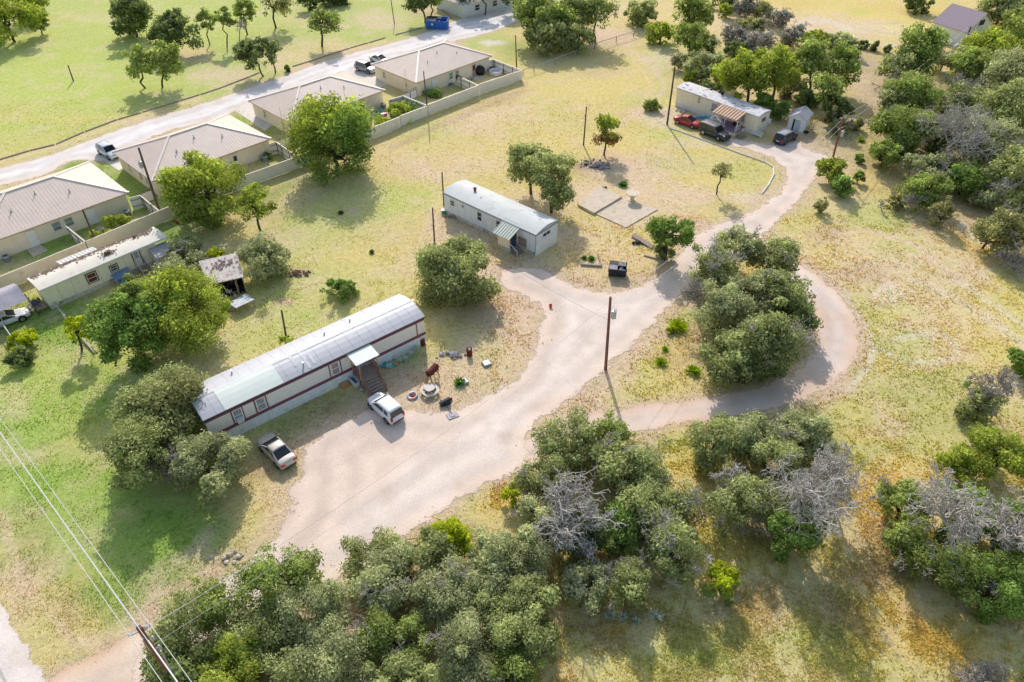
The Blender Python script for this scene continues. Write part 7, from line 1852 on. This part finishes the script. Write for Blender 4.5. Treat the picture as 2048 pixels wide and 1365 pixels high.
# --- right hand wood
for nm, b_, bs, pl, dn, lb, br in (
 ('round_tree', (1796, 56, 1882, 160), (1838, 168), 'mid', 1.1, 'tall green tree directly left of the pale barn', 0),
 ('oak_tree', (1768, 100, 1826, 180), (1795, 190), 'oak', .9, 'narrow oak at the left edge of the wood below the barn tree', .5),
 ('oak_tree', (1764, 176, 1826, 240), (1792, 244), 'oak', 1, 'low oak at the wood edge beside the wires', 0),
 ('oak_tree', (1786, 150, 1872, 236), (1828, 246), 'mid', 1.1, 'dark green oak under the wires right of the low oak', 0),
 ('shrub', (1864, 88, 1920, 140), (1892, 140), 'sage', .8, 'pale olive shrub in front of the barn wall', .6),
 ('round_tree', (1900, 108, 1992, 180), (1945, 186), 'mid', 1, 'green rounded tree below the barn pole', 0),
 ('round_tree', (1944, 64, 2030, 136), (1988, 140), 'bright', 1, 'bright green tree right of the barn pole', 0),
 ('oak_tree', (1954, -14, 2058, 46), (2010, 60), 'oak', 1, 'grey green oak at the top right corner', 0),
 ('round_tree', (2004, 30, 2086, 106), (2046, 106), 'mid', 1, 'green tree at the right edge below the corner oak', 0),
 ('oak_tree', (1976, 110, 2080, 210), (2030, 216), 'sage', 1.1, 'large pale oak at the right edge, upper', 0),
 ('oak_tree', (1962, 180, 2070, 290), (2016, 300), 'oak', 1.1, 'large oak at the right edge, second from the top', 0),
 ('round_tree', (1752, 222, 1866, 300), (1806, 322), 'mid', 1.1, 'spreading green tree left of the white branched dead tree', .4),
 ('oak_tree', (1736, 286, 1800, 334), (1770, 334), 'mid', 1, 'low green shrubby oak at the wood corner', 0),
 ('oak_tree', (1846, 226, 1912, 300), (1880, 308), 'dark', 1, 'dark oak behind the white branched dead tree', 0),
 ('oak_tree', (1924, 236, 2030, 330), (1976, 350), 'sage', 1.1, 'pale oak right of the white branched dead tree', 0),
 ('oak_tree', (1980, 296, 2080, 400), (2030, 410), 'oak', 1.1, 'oak at the right edge beside the slender grey trunk', .5),
 ('oak_tree', (1816, 314, 1902, 372), (1858, 384), 'sage', 1.1, 'flat pale oak at the foot of the white branched dead tree', 0),
 ('oak_tree', (1804, 350, 1890, 412), (1846, 412), 'mid', .9, 'feathery green oak at the wood edge above the sapling', .3),
 ('oak_tree', (1890, 330, 1976, 392), (1935, 402), 'green', 1, 'dark green tree inside the wood edge', .4),
 ('oak_tree', (1940, 370, 2010, 416), (1975, 420), 'sage', .9, 'low pale shrubby oak inside the wood edge', 0),
 ('oak_tree', (2010, 380, 2080, 440), (2046, 440), 'oak', .9, 'low oak touching the right edge above the olive bush', .5),
 ('shrub', (1954, 424, 2022, 500), (1990, 502), 'olive', .9, 'large olive brown bush at the right edge, left part', .3),
 ('shrub', (2004, 426, 2070, 500), (2036, 500), 'olive', .8, 'large olive brown bush at the right edge, right part', .6),
 ('shrub', (1864, 396, 1908, 456), (1886, 458), 'olive', .7, 'slim feathery sapling standing alone below the wood edge', 0),
 ('round_tree', (1872, 176, 1960, 250), (1916, 262), 'oak', .9, 'oak in the middle of the right hand wood', .8)):
    ex_, ey_ = (b_[2] - b_[0]) * .06, (b_[3] - b_[1]) * .06
    T(nm, lb, (b_[0] - ex_, b_[1] - ey_, b_[2] + ex_, b_[3] + ey_), bs, pl, dn, low=.1, bare=br)
dead_tree('tall dead tree with long pale branches in the right hand wood', (1836, 196, 1996, 326), (1888, 338), 9, r0=.2, up=.5, m=m_dead)
dead_tree('grey dead tree between the barn and the large right oaks', (1862, 130, 1968, 222), (1915, 232), 8, up=.3, m=m_deadg)
dead_tree('thin grey dead tree at the left edge of the right hand wood', (1752, 130, 1794, 200), (1775, 210), 6, up=.5, m=m_deadg, depth=3)
dead_tree('slender pale dead trunk at the wood edge near the right side', (1990, 330, 2060, 400), (2009, 419), 6, up=.3, depth=3)
dead_tree('heap of grey fallen branches at the right edge', (1990, 486, 2070, 546), (2030, 540), 9, low=0, up=-.1, m=m_deadg, name='fallen_branches')
dead_tree('small grey leafless shrub left of the feathery wood edge', (1752, 392, 1772, 420), (1762, 420), 6, up=.5, m=m_deadg, depth=2, name='dead_shrub')
dead_tree('grey leafless shrub beside the feathery wood edge', (1804, 378, 1836, 422), (1820, 424), 7, up=.5, m=m_deadg, depth=3, name='dead_shrub')
T('shrub', 'pale twiggy green shrub between two leafless grey shrubs', (1776, 388, 1806, 422), (1792, 422), 'olive', .6, low=0, bare=.5)
T('bush', 'bright green bush wrapping the leaning pole with transformer', (1634, 314, 1694, 368), (1664, 376), 'bright', 1.2, low=0)
T('bush', 'dark green bush at the foot of the bush around the leaning pole', (1658, 350, 1708, 396), (1684, 396), 'green', low=0)
T('bush', 'small round green sapling right of the pole bush', (1710, 342, 1730, 368), (1718, 376), 'green', low=.1)
T('bush', 'little green bush above the small round sapling', (1710, 306, 1728, 328), (1719, 330), 'green', low=0)
T('bush', 'thin olive bush on the grass below the pole bush', (1630, 388, 1660, 434), (1644, 434), 'olive', .6, low=0)
T('bush', 'green bush with twigs at the lower right field edge', (2012, 690, 2076, 756), (2040, 752), 'green', low=0)
T('oak_tree', 'round grey oak bush standing alone on the right hand field', (1920, 764, 2008, 850), (1964, 858), 'oak', .9, low=.05, bare=.7)
dead_tree('fine grey leafless tree behind the lone oak bush on the field', (1952, 734, 2034, 800), (1992, 830), 9, up=.5, m=m_deadg, depth=4, r0=.07)
# --- centre
T('small_tree', 'young tree with green top and brown lower leaves beside the field pole', (1186, 226, 1246, 298), (1208, 311), 'bright', .9, split=('brown', -.1, 0, -1, .1))
T('small_tree', 'thin sparse sapling near the bend of the white pipe', (1423, 322, 1466, 368), (1433, 389), 'olive', .5)
T('oak_tree', 'round dark oak behind the grey trailer, upper left crown', (1000, 282, 1116, 366), (1062, 388), 'oak', 1.2, low=.2)
T('oak_tree', 'round dark oak behind the grey trailer, lower right crown', (1048, 312, 1166, 410), (1103, 426), 'oak', 1.2, low=.2)
T('oak_tree', 'dark round oak on the grass between the two trailers', (828, 480, 996, 606), (905, 612), 'oak', 1.3, clumps=40, low=.1)
T('small_tree', 'small dark green oak with a leafy base beside the timber stack', (1284, 430, 1392, 494), (1330, 518), 'green', .8)
T('bush', 'dense dark leafy bush around the trunk of the oak by the timbers', (1306, 488, 1346, 520), (1326, 520), 'dark', 1.2, low=0, trunk=False)
T('bush', 'small dark green bush on the lawn behind the long trailer', (644, 560, 710, 606), (678, 610), 'green', .9, low=0, multi=2)
T('bush', 'bright weeds at the foot of the short pole behind the long trailer', (556, 672, 594, 694), (574, 694), 'bright', .8, low=0, trunk=False)
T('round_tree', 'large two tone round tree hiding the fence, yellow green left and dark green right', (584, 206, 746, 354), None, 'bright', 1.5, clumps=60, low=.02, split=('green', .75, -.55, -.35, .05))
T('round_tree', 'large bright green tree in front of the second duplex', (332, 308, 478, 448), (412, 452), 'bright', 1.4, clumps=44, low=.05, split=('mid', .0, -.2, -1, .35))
T('small_tree', 'yellow green smaller tree right of the large bright tree', (470, 370, 552, 440), (521, 464), 'bright', .9)
T('shrub', 'grey green arching shrub right of the open shed', (484, 474, 580, 562), (536, 566), 'sage', 1.1, low=0, multi=2)
T('shrub', 'pale feathery shrub above the open shed, left', (340, 476, 402, 532), (372, 536), 'sage', .9, low=0)
T('shrub', 'grey leafy shrub below the lean-to shed', (316, 504, 410, 580), (362, 590), 'sage', .9, low=.05, bare=.3)
T('bush', 'small yellow bush touching the open shed roof', (404, 498, 446, 530), (424, 532), 'lime', 1, low=0)
T('round_tree', 'bright green tree crown between the old trailer and the long trailer', (272, 548, 436, 708), (352, 722), 'bright', 1.5, low=.1, clumps=54, split=('mid', .0, -.2, -1, .45))
T('round_tree', 'dark green tree left of the bright crown between the trailers', (192, 580, 334, 736), (262, 728), 'green', 1.3, clumps=40, low=.1)
T('round_tree', 'yellow green treetop above the dark tree near the old trailer', (222, 548, 320, 640), (276, 690), 'mid', 1.1, clumps=26)
T('small_tree', 'tiny yellow tree standing on the plank rail of the left lawn', (126, 632, 196, 682), (163, 702), 'lime', .9)
T('bush', 'yellow topped bush on the left lawn', (14, 656, 76, 704), (44, 726), 'lime', 1, low=0)
T('bush', 'dark spiky base foliage under the yellow topped bush', (14, 692, 72, 738), (42, 736), 'dark', 1.1, low=0, trunk=False)
T('oak_tree', 'broad oak at the left end of the long trailer, upper crown', (262, 734, 424, 892), (340, 905), 'oak', 1.4, low=.02, clumps=56, split=('olive', .5, 0, .5, .3))
T('oak_tree', 'broad dark oak left of the long trailer, lower left crown', (226, 832, 368, 975), (280, 975), 'oak', 1.4, clumps=54, low=.1)
T('oak_tree', 'pale green oak crown in front of the left end of the long trailer', (342, 872, 496, 990), (420, 985), 'sage', 1.3, clumps=36, low=.1)
dead_tree('grey dead limb fan between the oak crowns at the long trailer', (296, 868, 400, 962), (350, 955), 8, up=.0, m=m_deadg)
# --- island cluster
for b_, bs, pl, dn, lb, br in (
 ((1428, 462, 1512, 540), (1468, 570), 'sage', .9, 'top crown of the oak island in the loop, left', .4), ((1500, 470, 1592, 560), (1548, 590), 'oak', .9, 'top crown of the oak island in the loop, right', .7),
 ((1380, 488, 1474, 596), (1430, 625), 'oak', .9, 'upper left crown of the oak island in the loop', 1.0), ((1452, 540, 1562, 640), (1506, 668), 'sage', 1.1, 'middle crown of the oak island in the loop', .3),
 ((1528, 536, 1628, 654), (1578, 688), 'oak', 1.2, 'right crown of the oak island in the loop', .3), ((1386, 578, 1500, 694), (1440, 720), 'sage', 1.2, 'left middle crown of the oak island in the loop', 0),
 ((1476, 620, 1596, 748), (1536, 752), 'oak', 1.2, 'lower right crown of the oak island in the loop', .6), ((1396, 664, 1500, 770), (1448, 770), 'oak', 1.2, 'lower left crown of the oak island in the loop', 0),
 ((1560, 600, 1630, 676), (1596, 676), 'dark', 1.2, 'dark crown at the right rim of the oak island', 0), ((1460, 690, 1560, 772), (1510, 774), 'dark', 1.2, 'dark bottom crown of the oak island in the loop', 0)):
    ex_ = (b_[2] - b_[0]) * .03; T('oak_tree', lb, (b_[0] - ex_, b_[1] - ex_, b_[2] + ex_, b_[3] + ex_), bs, pl, dn, low=.1, bare=br, clumps=36)
dead_tree('grey leafless tree at the left rim of the oak island', (1356, 524, 1430, 630), (1400, 640), 8, up=.3, m=m_deadg, depth=4)
# --- lower middle group
for b_, bs, pl, dn, lb, br in (
 ((1072, 838, 1212, 944), (1165, 962), 'oak', .6, 'open crowned oak overlapping the loop road, with visible limbs', .0), ((1176, 836, 1262, 920), (1215, 950), 'mid', .7, 'green right shoulder of the open crowned oak by the loop road', 0),
 ((1180, 882, 1330, 1006), (1254, 1030), 'oak', .9, 'grey green oak right of the big white dead tree', .6), ((1036, 916, 1136, 1010), (1086, 1030), 'oak', .9, 'oak behind the upper left of the big white dead tree', .5),
 ((1028, 990, 1120, 1090), (1070, 1100), 'sage', .8, 'pale oak under the left side of the big white dead tree', .4), ((1234, 960, 1356, 1080), (1296, 1095), 'oak', 1.0, 'oak right of the small dead stump tree', .5),
 ((1190, 1000, 1300, 1090), (1246, 1096), 'green', 1.1, 'dark green leafy tree right of the big white dead tree', 0), ((1290, 1040, 1396, 1160), (1344, 1164), 'oak', 1.0, 'grey oak at the lower right of the middle group', 1.0),
 ((1130, 1116, 1228, 1210), (1172, 1226), 'sage', 1.1, 'left crown of the low oak in front of the big white dead tree', .4), ((1196, 1124, 1302, 1216), (1248, 1226), 'oak', 1.1, 'right crown of the low oak in front of the big white dead tree', .3),
 ((1330, 960, 1410, 1060), (1372, 1060), 'sage', .55, 'thin pale oak on the right fringe of the middle group', .8), ((1110, 1020, 1200, 1110), (1150, 1112), 'dark', .9, 'dark understorey oak below the big white dead tree', 0)):
    ex_ = (b_[2] - b_[0]) * .03; T('oak_tree', lb, (b_[0] - ex_, b_[1] - ex_, b_[2] + ex_, b_[3] + ex_), bs, pl, dn, low=.1, bare=br, clumps=34)
T('small_tree', 'small bright green round tree below the dark green leafy tree', (1208, 1058, 1272, 1114), (1242, 1124), 'mid', 1.3, low=.1)
dead_tree('big white dead tree with a dense lace of branches in the lower middle', (1044, 936, 1228, 1110), (1150, 1090), 11, r0=.2, up=.25)
dead_tree('small white dead stump tree right of the big white dead tree', (1218, 952, 1286, 1012), (1240, 1010), 5, up=.2, depth=3, r0=.14)
# --- lower right groups
for b_, bs, pl, dn, lb, br in (
 ((1374, 838, 1480, 940), (1430, 952), 'oak', 1.0, 'oak at the left of the group below the loop road', 0), ((1460, 826, 1566, 926), (1512, 944), 'sage', .9, 'oak in the middle of the group below the loop road', .4),
 ((1546, 828, 1664, 922), (1604, 942), 'sage', 1.1, 'broad oak at the right of the group below the loop road', 0), ((1500, 880, 1600, 980), (1550, 990), 'oak', 1.1, 'oak under the middle of the group below the loop road', 0),
 ((1420, 950, 1520, 1070), (1470, 1076), 'oak', .9, 'grey oak left of the white dead tree of the right group', .8), ((1540, 1010, 1640, 1120), (1592, 1124), 'green', 1.1, 'dark green tree under the white dead tree of the right group', 0),
 ((1480, 960, 1570, 1050), (1526, 1060), 'oak', .9, 'dark oak behind the white dead tree of the right group', 0)):
    ex_ = (b_[2] - b_[0]) * .03; T('oak_tree', lb, (b_[0] - ex_, b_[1] - ex_, b_[2] + ex_, b_[3] + ex_), bs, pl, dn, low=.1, bare=br, clumps=34)
dead_tree('wide white dead tree on the right group below the loop road', (1510, 912, 1700, 1090), (1600, 1085), 11, r0=.17, up=.25)
dead_tree('pale hazy leafless tree right of the wide white dead tree', (1600, 886, 1736, 1010), (1662, 1010), 10, r0=.08, up=.4, m=m_dead)
dead_tree('small white leafless crown left of the wide white dead tree', (1426, 912, 1496, 982), (1462, 1000), 8, up=.3, depth=3)
for b_, bs, pl, dn, lb, br in (
 ((1936, 856, 2056, 968), (2000, 1000), 'bright', .9, 'bright yellow green tree at the right edge', 0), ((1880, 886, 1972, 968), (1930, 1000), 'bright', .8, 'left lobe of the yellow green tree at the right edge', 0),
 ((1756, 960, 1862, 1060), (1812, 1068), 'mid', .8, 'green oak at the upper left of the lower right group', .5), ((1766, 1040, 1876, 1140), (1822, 1148), 'mid', .9, 'green oak at the left of the lower right group', .8),
 ((1850, 970, 1980, 1090), (1915, 1110), 'green', 1.0, 'dark green tree behind the white dead tree at the right', 0), ((1850, 1090, 1960, 1200), (1905, 1206), 'mid', 1.0, 'green tree below the white dead tree at the right', .4),
 ((1930, 1110, 2050, 1240), (1990, 1240), 'green', 1.1, 'green tree at the bottom right of the lower right group', 0), ((1980, 1010, 2090, 1130), (2040, 1140), 'green', 1.0, 'green tree at the right edge behind the second dead tree', .4)):
    T('round_tree', lb, b_, bs, pl, dn, low=.1, bare=br, clumps=32)
dead_tree('upright white dead tree in the lower right group', (1812, 930, 1950, 1090), (1900, 1130), 9, r0=.18, up=.6)
dead_tree('white dead tree with drooping branches in the lower right group', (1880, 1050, 2020, 1200), (1920, 1160), 9, r0=.18, up=.0)
dead_tree('white dead tree at the right edge of the lower right group', (1966, 960, 2080, 1110), (2000, 1120), 9, r0=.16, up=.4)
T('bush', 'round yellow green bush alone on the weedy ground', (1412, 1130, 1484, 1204), (1450, 1206), 'mid', 1.5, low=0, multi=3, split=('lime', 0, 0, 1, .35))
dead_tree('flattened grey twig patch at the bottom right corner', (1900, 1320, 2060, 1400), (1985, 1390), 10, low=0, up=-.1, m=m_deadg, name='fallen_branches')
# --- bottom group
for b_, bs, pl, dn, lb, br in (
 ((696, 1062, 812, 1170), (756, 1190), 'oak', .9, 'oak at the top left of the bottom wood beside the road', .2), ((700, 1120, 846, 1248), (772, 1290), 'sage', .8, 'open sage green oak in the bottom wood, left of centre', .3),
 ((790, 1062, 900, 1160), (842, 1190), 'oak', 1.0, 'oak between the road and the lime shrub in the bottom wood', .2), ((838, 1120, 966, 1250), (902, 1280), 'sage', 1.2, 'pale oak in the middle of the bottom wood', .5),
 ((930, 1056, 1088, 1176), (1008, 1200), 'sage', 1.1, 'pale oak at the upper right of the bottom wood', 0), ((948, 1110, 1070, 1230), (1008, 1260), 'sage', 1.1, 'pale oak below the upper right of the bottom wood', 0),
 ((960, 1170, 1110, 1312), (1036, 1300), 'oak', 1.4, 'dark dense oak at the right end of the bottom wood', 0), ((860, 1240, 1000, 1380), (930, 1400), 'sage', 1.2, 'pale oak cut by the bottom edge, right of centre', .3),
 ((540, 1176, 700, 1296), (620, 1345), 'sage', 1.0, 'sage green oak beside the road in the bottom wood', 0), ((716, 1226, 850, 1340), (782, 1360), 'mid', 1.1, 'greener oak in the bottom wood below the open oak', .2),
 ((600, 1270, 740, 1396), (670, 1420), 'sage', 1.1, 'pale oak cut by the bottom edge, left of centre', 0), ((740, 1310, 880, 1430), (810, 1450), 'oak', 1.1, 'oak cut by the bottom edge at the centre', .3),
 ((470, 1114, 650, 1230), (570, 1262), 'mid', .75, 'sparse spreading oak over the end of the dirt road', 0), ((360, 1160, 510, 1270), (446, 1300), 'mid', .55, 'see through oak with dark limbs above the bottom left pole wires', 0),
 ((294, 1196, 420, 1330), (356, 1370), 'oak', .7, 'oak directly right of the big bottom left pole', 0), ((286, 1290, 430, 1420), (360, 1440), 'dark', .9, 'dark oak at the foot of the big bottom left pole', 0),
 ((448, 1220, 580, 1330), (514, 1366), 'oak', .9, 'oak left of the sage green oak in the bottom wood', 0), ((430, 1262, 540, 1350), (486, 1400), 'bright', 1.1, 'bright yellow green treetop near the bottom left', 0),
 ((520, 1310, 630, 1420), (576, 1440), 'oak', 1.0, 'dark oak at the bottom edge right of the bright treetop', 0), ((400, 1330, 520, 1430), (460, 1460), 'bright', 1.0, 'second bright treetop at the bottom edge', 0), ((980, 1300, 1080, 1400), (1020, 1410), 'mid', 1.0, 'tree at the bottom edge right of the pale oak', 0)):
    ex_ = (b_[2] - b_[0]) * .03; T('oak_tree', lb, (b_[0] - ex_, b_[1] - ex_, b_[2] + ex_, b_[3] + ex_), bs, pl, dn, low=.1, bare=br, clumps=34)
T('shrub', 'lime green shrub in a gap at the top of the bottom wood', (834, 1048, 950, 1116), (892, 1118), 'lime', 1.1, low=0, multi=3)
T('shrub', 'lime green shrub at the left foot of the lower middle group', (1004, 968, 1046, 1020), (1024, 1020), 'lime', 1.0, low=0)
T('shrub', 'green shrub at the right foot of the dark dense oak', (1060, 1236, 1112, 1290), (1086, 1292), 'mid', 1.0, low=0, trunk=False)
agc = (.62, .70, .64)
for px, s, lb in (((1075, 1145), .9, 'pale blue agave right of the upper pale oak'), ((1221, 1233), 1.0, 'large pale agave under the low oak, left'), ((1245, 1236), .8, 'small agave between two under the low oak'), ((1272, 1245), .7, 'small agave in the weeds below the low oak'), ((1311, 1233), 1.1, 'large blue agave at the right of the low oak'),
                  ((1021, 1331), 1.1, 'large blue agave left of the pair by the dark dense oak'), ((1061, 1319), 1.1, 'large blue agave right of the pair by the dark dense oak'), ((1040, 1343), .8, 'small agave below the pair by the dark dense oak')):
    clump_plant('agave', lb, px, 34, .75 * s, .7 * s, agc, 'agave', 'agaves at the wood edges')
for px, r_, c_, lb in (((1355, 656), 1.5, (.42, .55, .02), 'broad lime green weed clump left of the oak island'), ((1322, 727), .9, (.36, .5, .04), 'lime green weed clump around the white post stub'), ((1385, 745), 1.1, (.34, .48, .04), 'lime green weed clump at the lower rim of the island'),
                       ((1330, 700), .5, (.36, .5, .06), 'small lime weed above the white post stub'), ((1722, 283), .9, (.34, .5, .06), 'lime green weed patch right of the leaning pole'), ((1183, 520), .7, (.12, .3, .06), 'green plant inside the timber garden bed, right'), ((1168, 518), .5, (.12, .26, .06), 'green plant inside the timber garden bed, left'),
                       ((920, 768), .9, (.16, .32, .05), 'weeds under the grey square hatch slab'), ((1247, 372), 1.0, (.14, .3, .06), 'green weeds behind the raised concrete slab'), ((682, 428), .6, (.14, .24, .06), 'dark weed tuft alone in the meadow'), ((744, 506), .5, (.14, .24, .06), 'small weed tuft in the meadow left of the round oak')):
    clump_plant('weed_clump', lb, px, int(60 + 60 * r_), r_, .45 * r_ + .2, c_, 'weed', blade=.07)
SEEDN[0] = 900
for i, (px, w_, pl, lb) in enumerate([((232, 444), 60, 'bright', 'tall weeds in the right yard of the nearest duplex'), ((205, 470), 50, 'bright', 'tall weeds by the divider of the nearest duplex'), ((800, 226), 60, 'bright', 'big leafed weeds in the yard of the third duplex'), ((822, 216), 50, 'green', 'dark weeds along the side fence of the third duplex'),
     ((532, 312), 26, 'green', 'weeds beside the air conditioner of the second duplex'), ((868, 186), 34, 'green', 'flower bed plants at the white door of the farthest duplex'), ((1305, 212), 40, 'mid', 'green weed patch in the mown field left of the tall dark pole'), ((1345, 660), 26, 'lime', 'lime leaves beside the broad weed clump'), ((762, 240), 30, 'lime', 'yellow leafed plants among the toys')]):
    T('weed_patch', lb, (px[0] - w_ / 2, px[1] - w_ * .22, px[0] + w_ / 2, px[1] + w_ * .22), None, pl, 1.0, low=0, trunk=False, cat='plants', clumps=14)

# ------------------------------------------------------------------ loose weeds and grass tufts over the ground (countless: stuff)
FOOT = [smooth_poly(plan(q), 0) for q in ([(392, 860), (420, 890), (850, 700), (790, 640)], [(885, 385), (890, 420), (1060, 515), (1125, 480), (1119, 440), (930, 360)], [(1150, 400), (1252, 458), (1318, 418), (1200, 368)], [(1350, 175), (1350, 210), (1515, 272), (1548, 250), (1544, 222), (1379, 164)], [(60, 580), (110, 620), (335, 520), (300, 455)])]
def tufts(name, label, n, region, size, cat, hscale=1.0, darken=1.0):
    rng = np.random.default_rng(n)
    x0, y0, x1, y1 = region
    px = rng.uniform(x0, x1, n); py = rng.uniform(y0, y1, n)
    a = (px - 1024) / FPX; b_ = (py - 682.5) / FPX; k = CAM_H / (sn + b_ * cs)
    x = a * k; y = (cs - b_ * sn) * k
    clump = fbm(x, y, .4, 7) + .6 * fbm(x, y, 1.6, 8)
    keep = rng.random(n) < np.clip((clump - np.quantile(clump, .5)) * 3.0 + .5, .06, 1)
    for pl, mg in ((MAINw, .35), (LOOPw, .3), (LANEw, .2), (PAVEDw, .2), (DRIVEw, .3)):
        keep &= sdist(x, y, pl) < -mg + rng.normal(0, .4, n)
    keep |= (sdist(x, y, PARKw) > -.5) & (rng.random(n) < .035 * np.clip((clump - np.quantile(clump, .7)) * 6, 0, 1))
    for pl in FOOT: keep &= sdist(x, y, pl) < 0
    x, y, py = x[keep], y[keep], py[keep]; n = len(x)
    base = ground_color(x, y)
    s = size * (k[keep] / CAM_H) * rng.uniform(.6, 1.5, n)
    an = rng.uniform(0, PI, n); h = s * rng.uniform(.5, 1.2, n) * hscale
    dx, dy = np.cos(an) * s * .5, np.sin(an) * s * .5; tx, ty = rng.normal(0, .35, n) * s, rng.normal(0, .35, n) * s
    z = np.zeros(n)
    V = np.stack([np.stack([x - dx, y - dy, z], 1), np.stack([x + dx, y + dy, z], 1), np.stack([x + dx * .5 + tx, y + dy * .5 + ty, h], 1), np.stack([x - dx * .5 + tx, y - dy * .5 + ty, h * .8], 1)], 1).reshape(-1, 3)
    F = np.arange(4 * n).reshape(n, 4)
    v_ = rng.uniform(.75, 1.3, n)[:, None] * darken
    green = np.array([.86, .95, .74]); c = base * (green + (1 - green) * rng.random((n, 1))) * v_
    c = np.repeat(np.concatenate([c, np.ones((n, 1))], 1), 4, 0)
    return tag(np_mesh(name, V, F, LEAF, c), label, cat, kind='stuff')
tufts('weeds', 'leafy weeds and dry tufts over the right and lower field', 170000, (980, 430, 2100, 1400), .085, 'weeds')
tufts('weeds', 'dense leafy ground weeds in the lower right', 120000, (980, 880, 2100, 1400), .10, 'weeds', .9, 1.12)
tufts('grass', 'uneven green grass of the left lawn', 110000, (-40, 560, 1000, 1400), .07, 'grass', .9)
tufts('grass', 'mown meadow grass behind the trailers', 90000, (-40, 200, 2080, 620), .062, 'grass', .8)
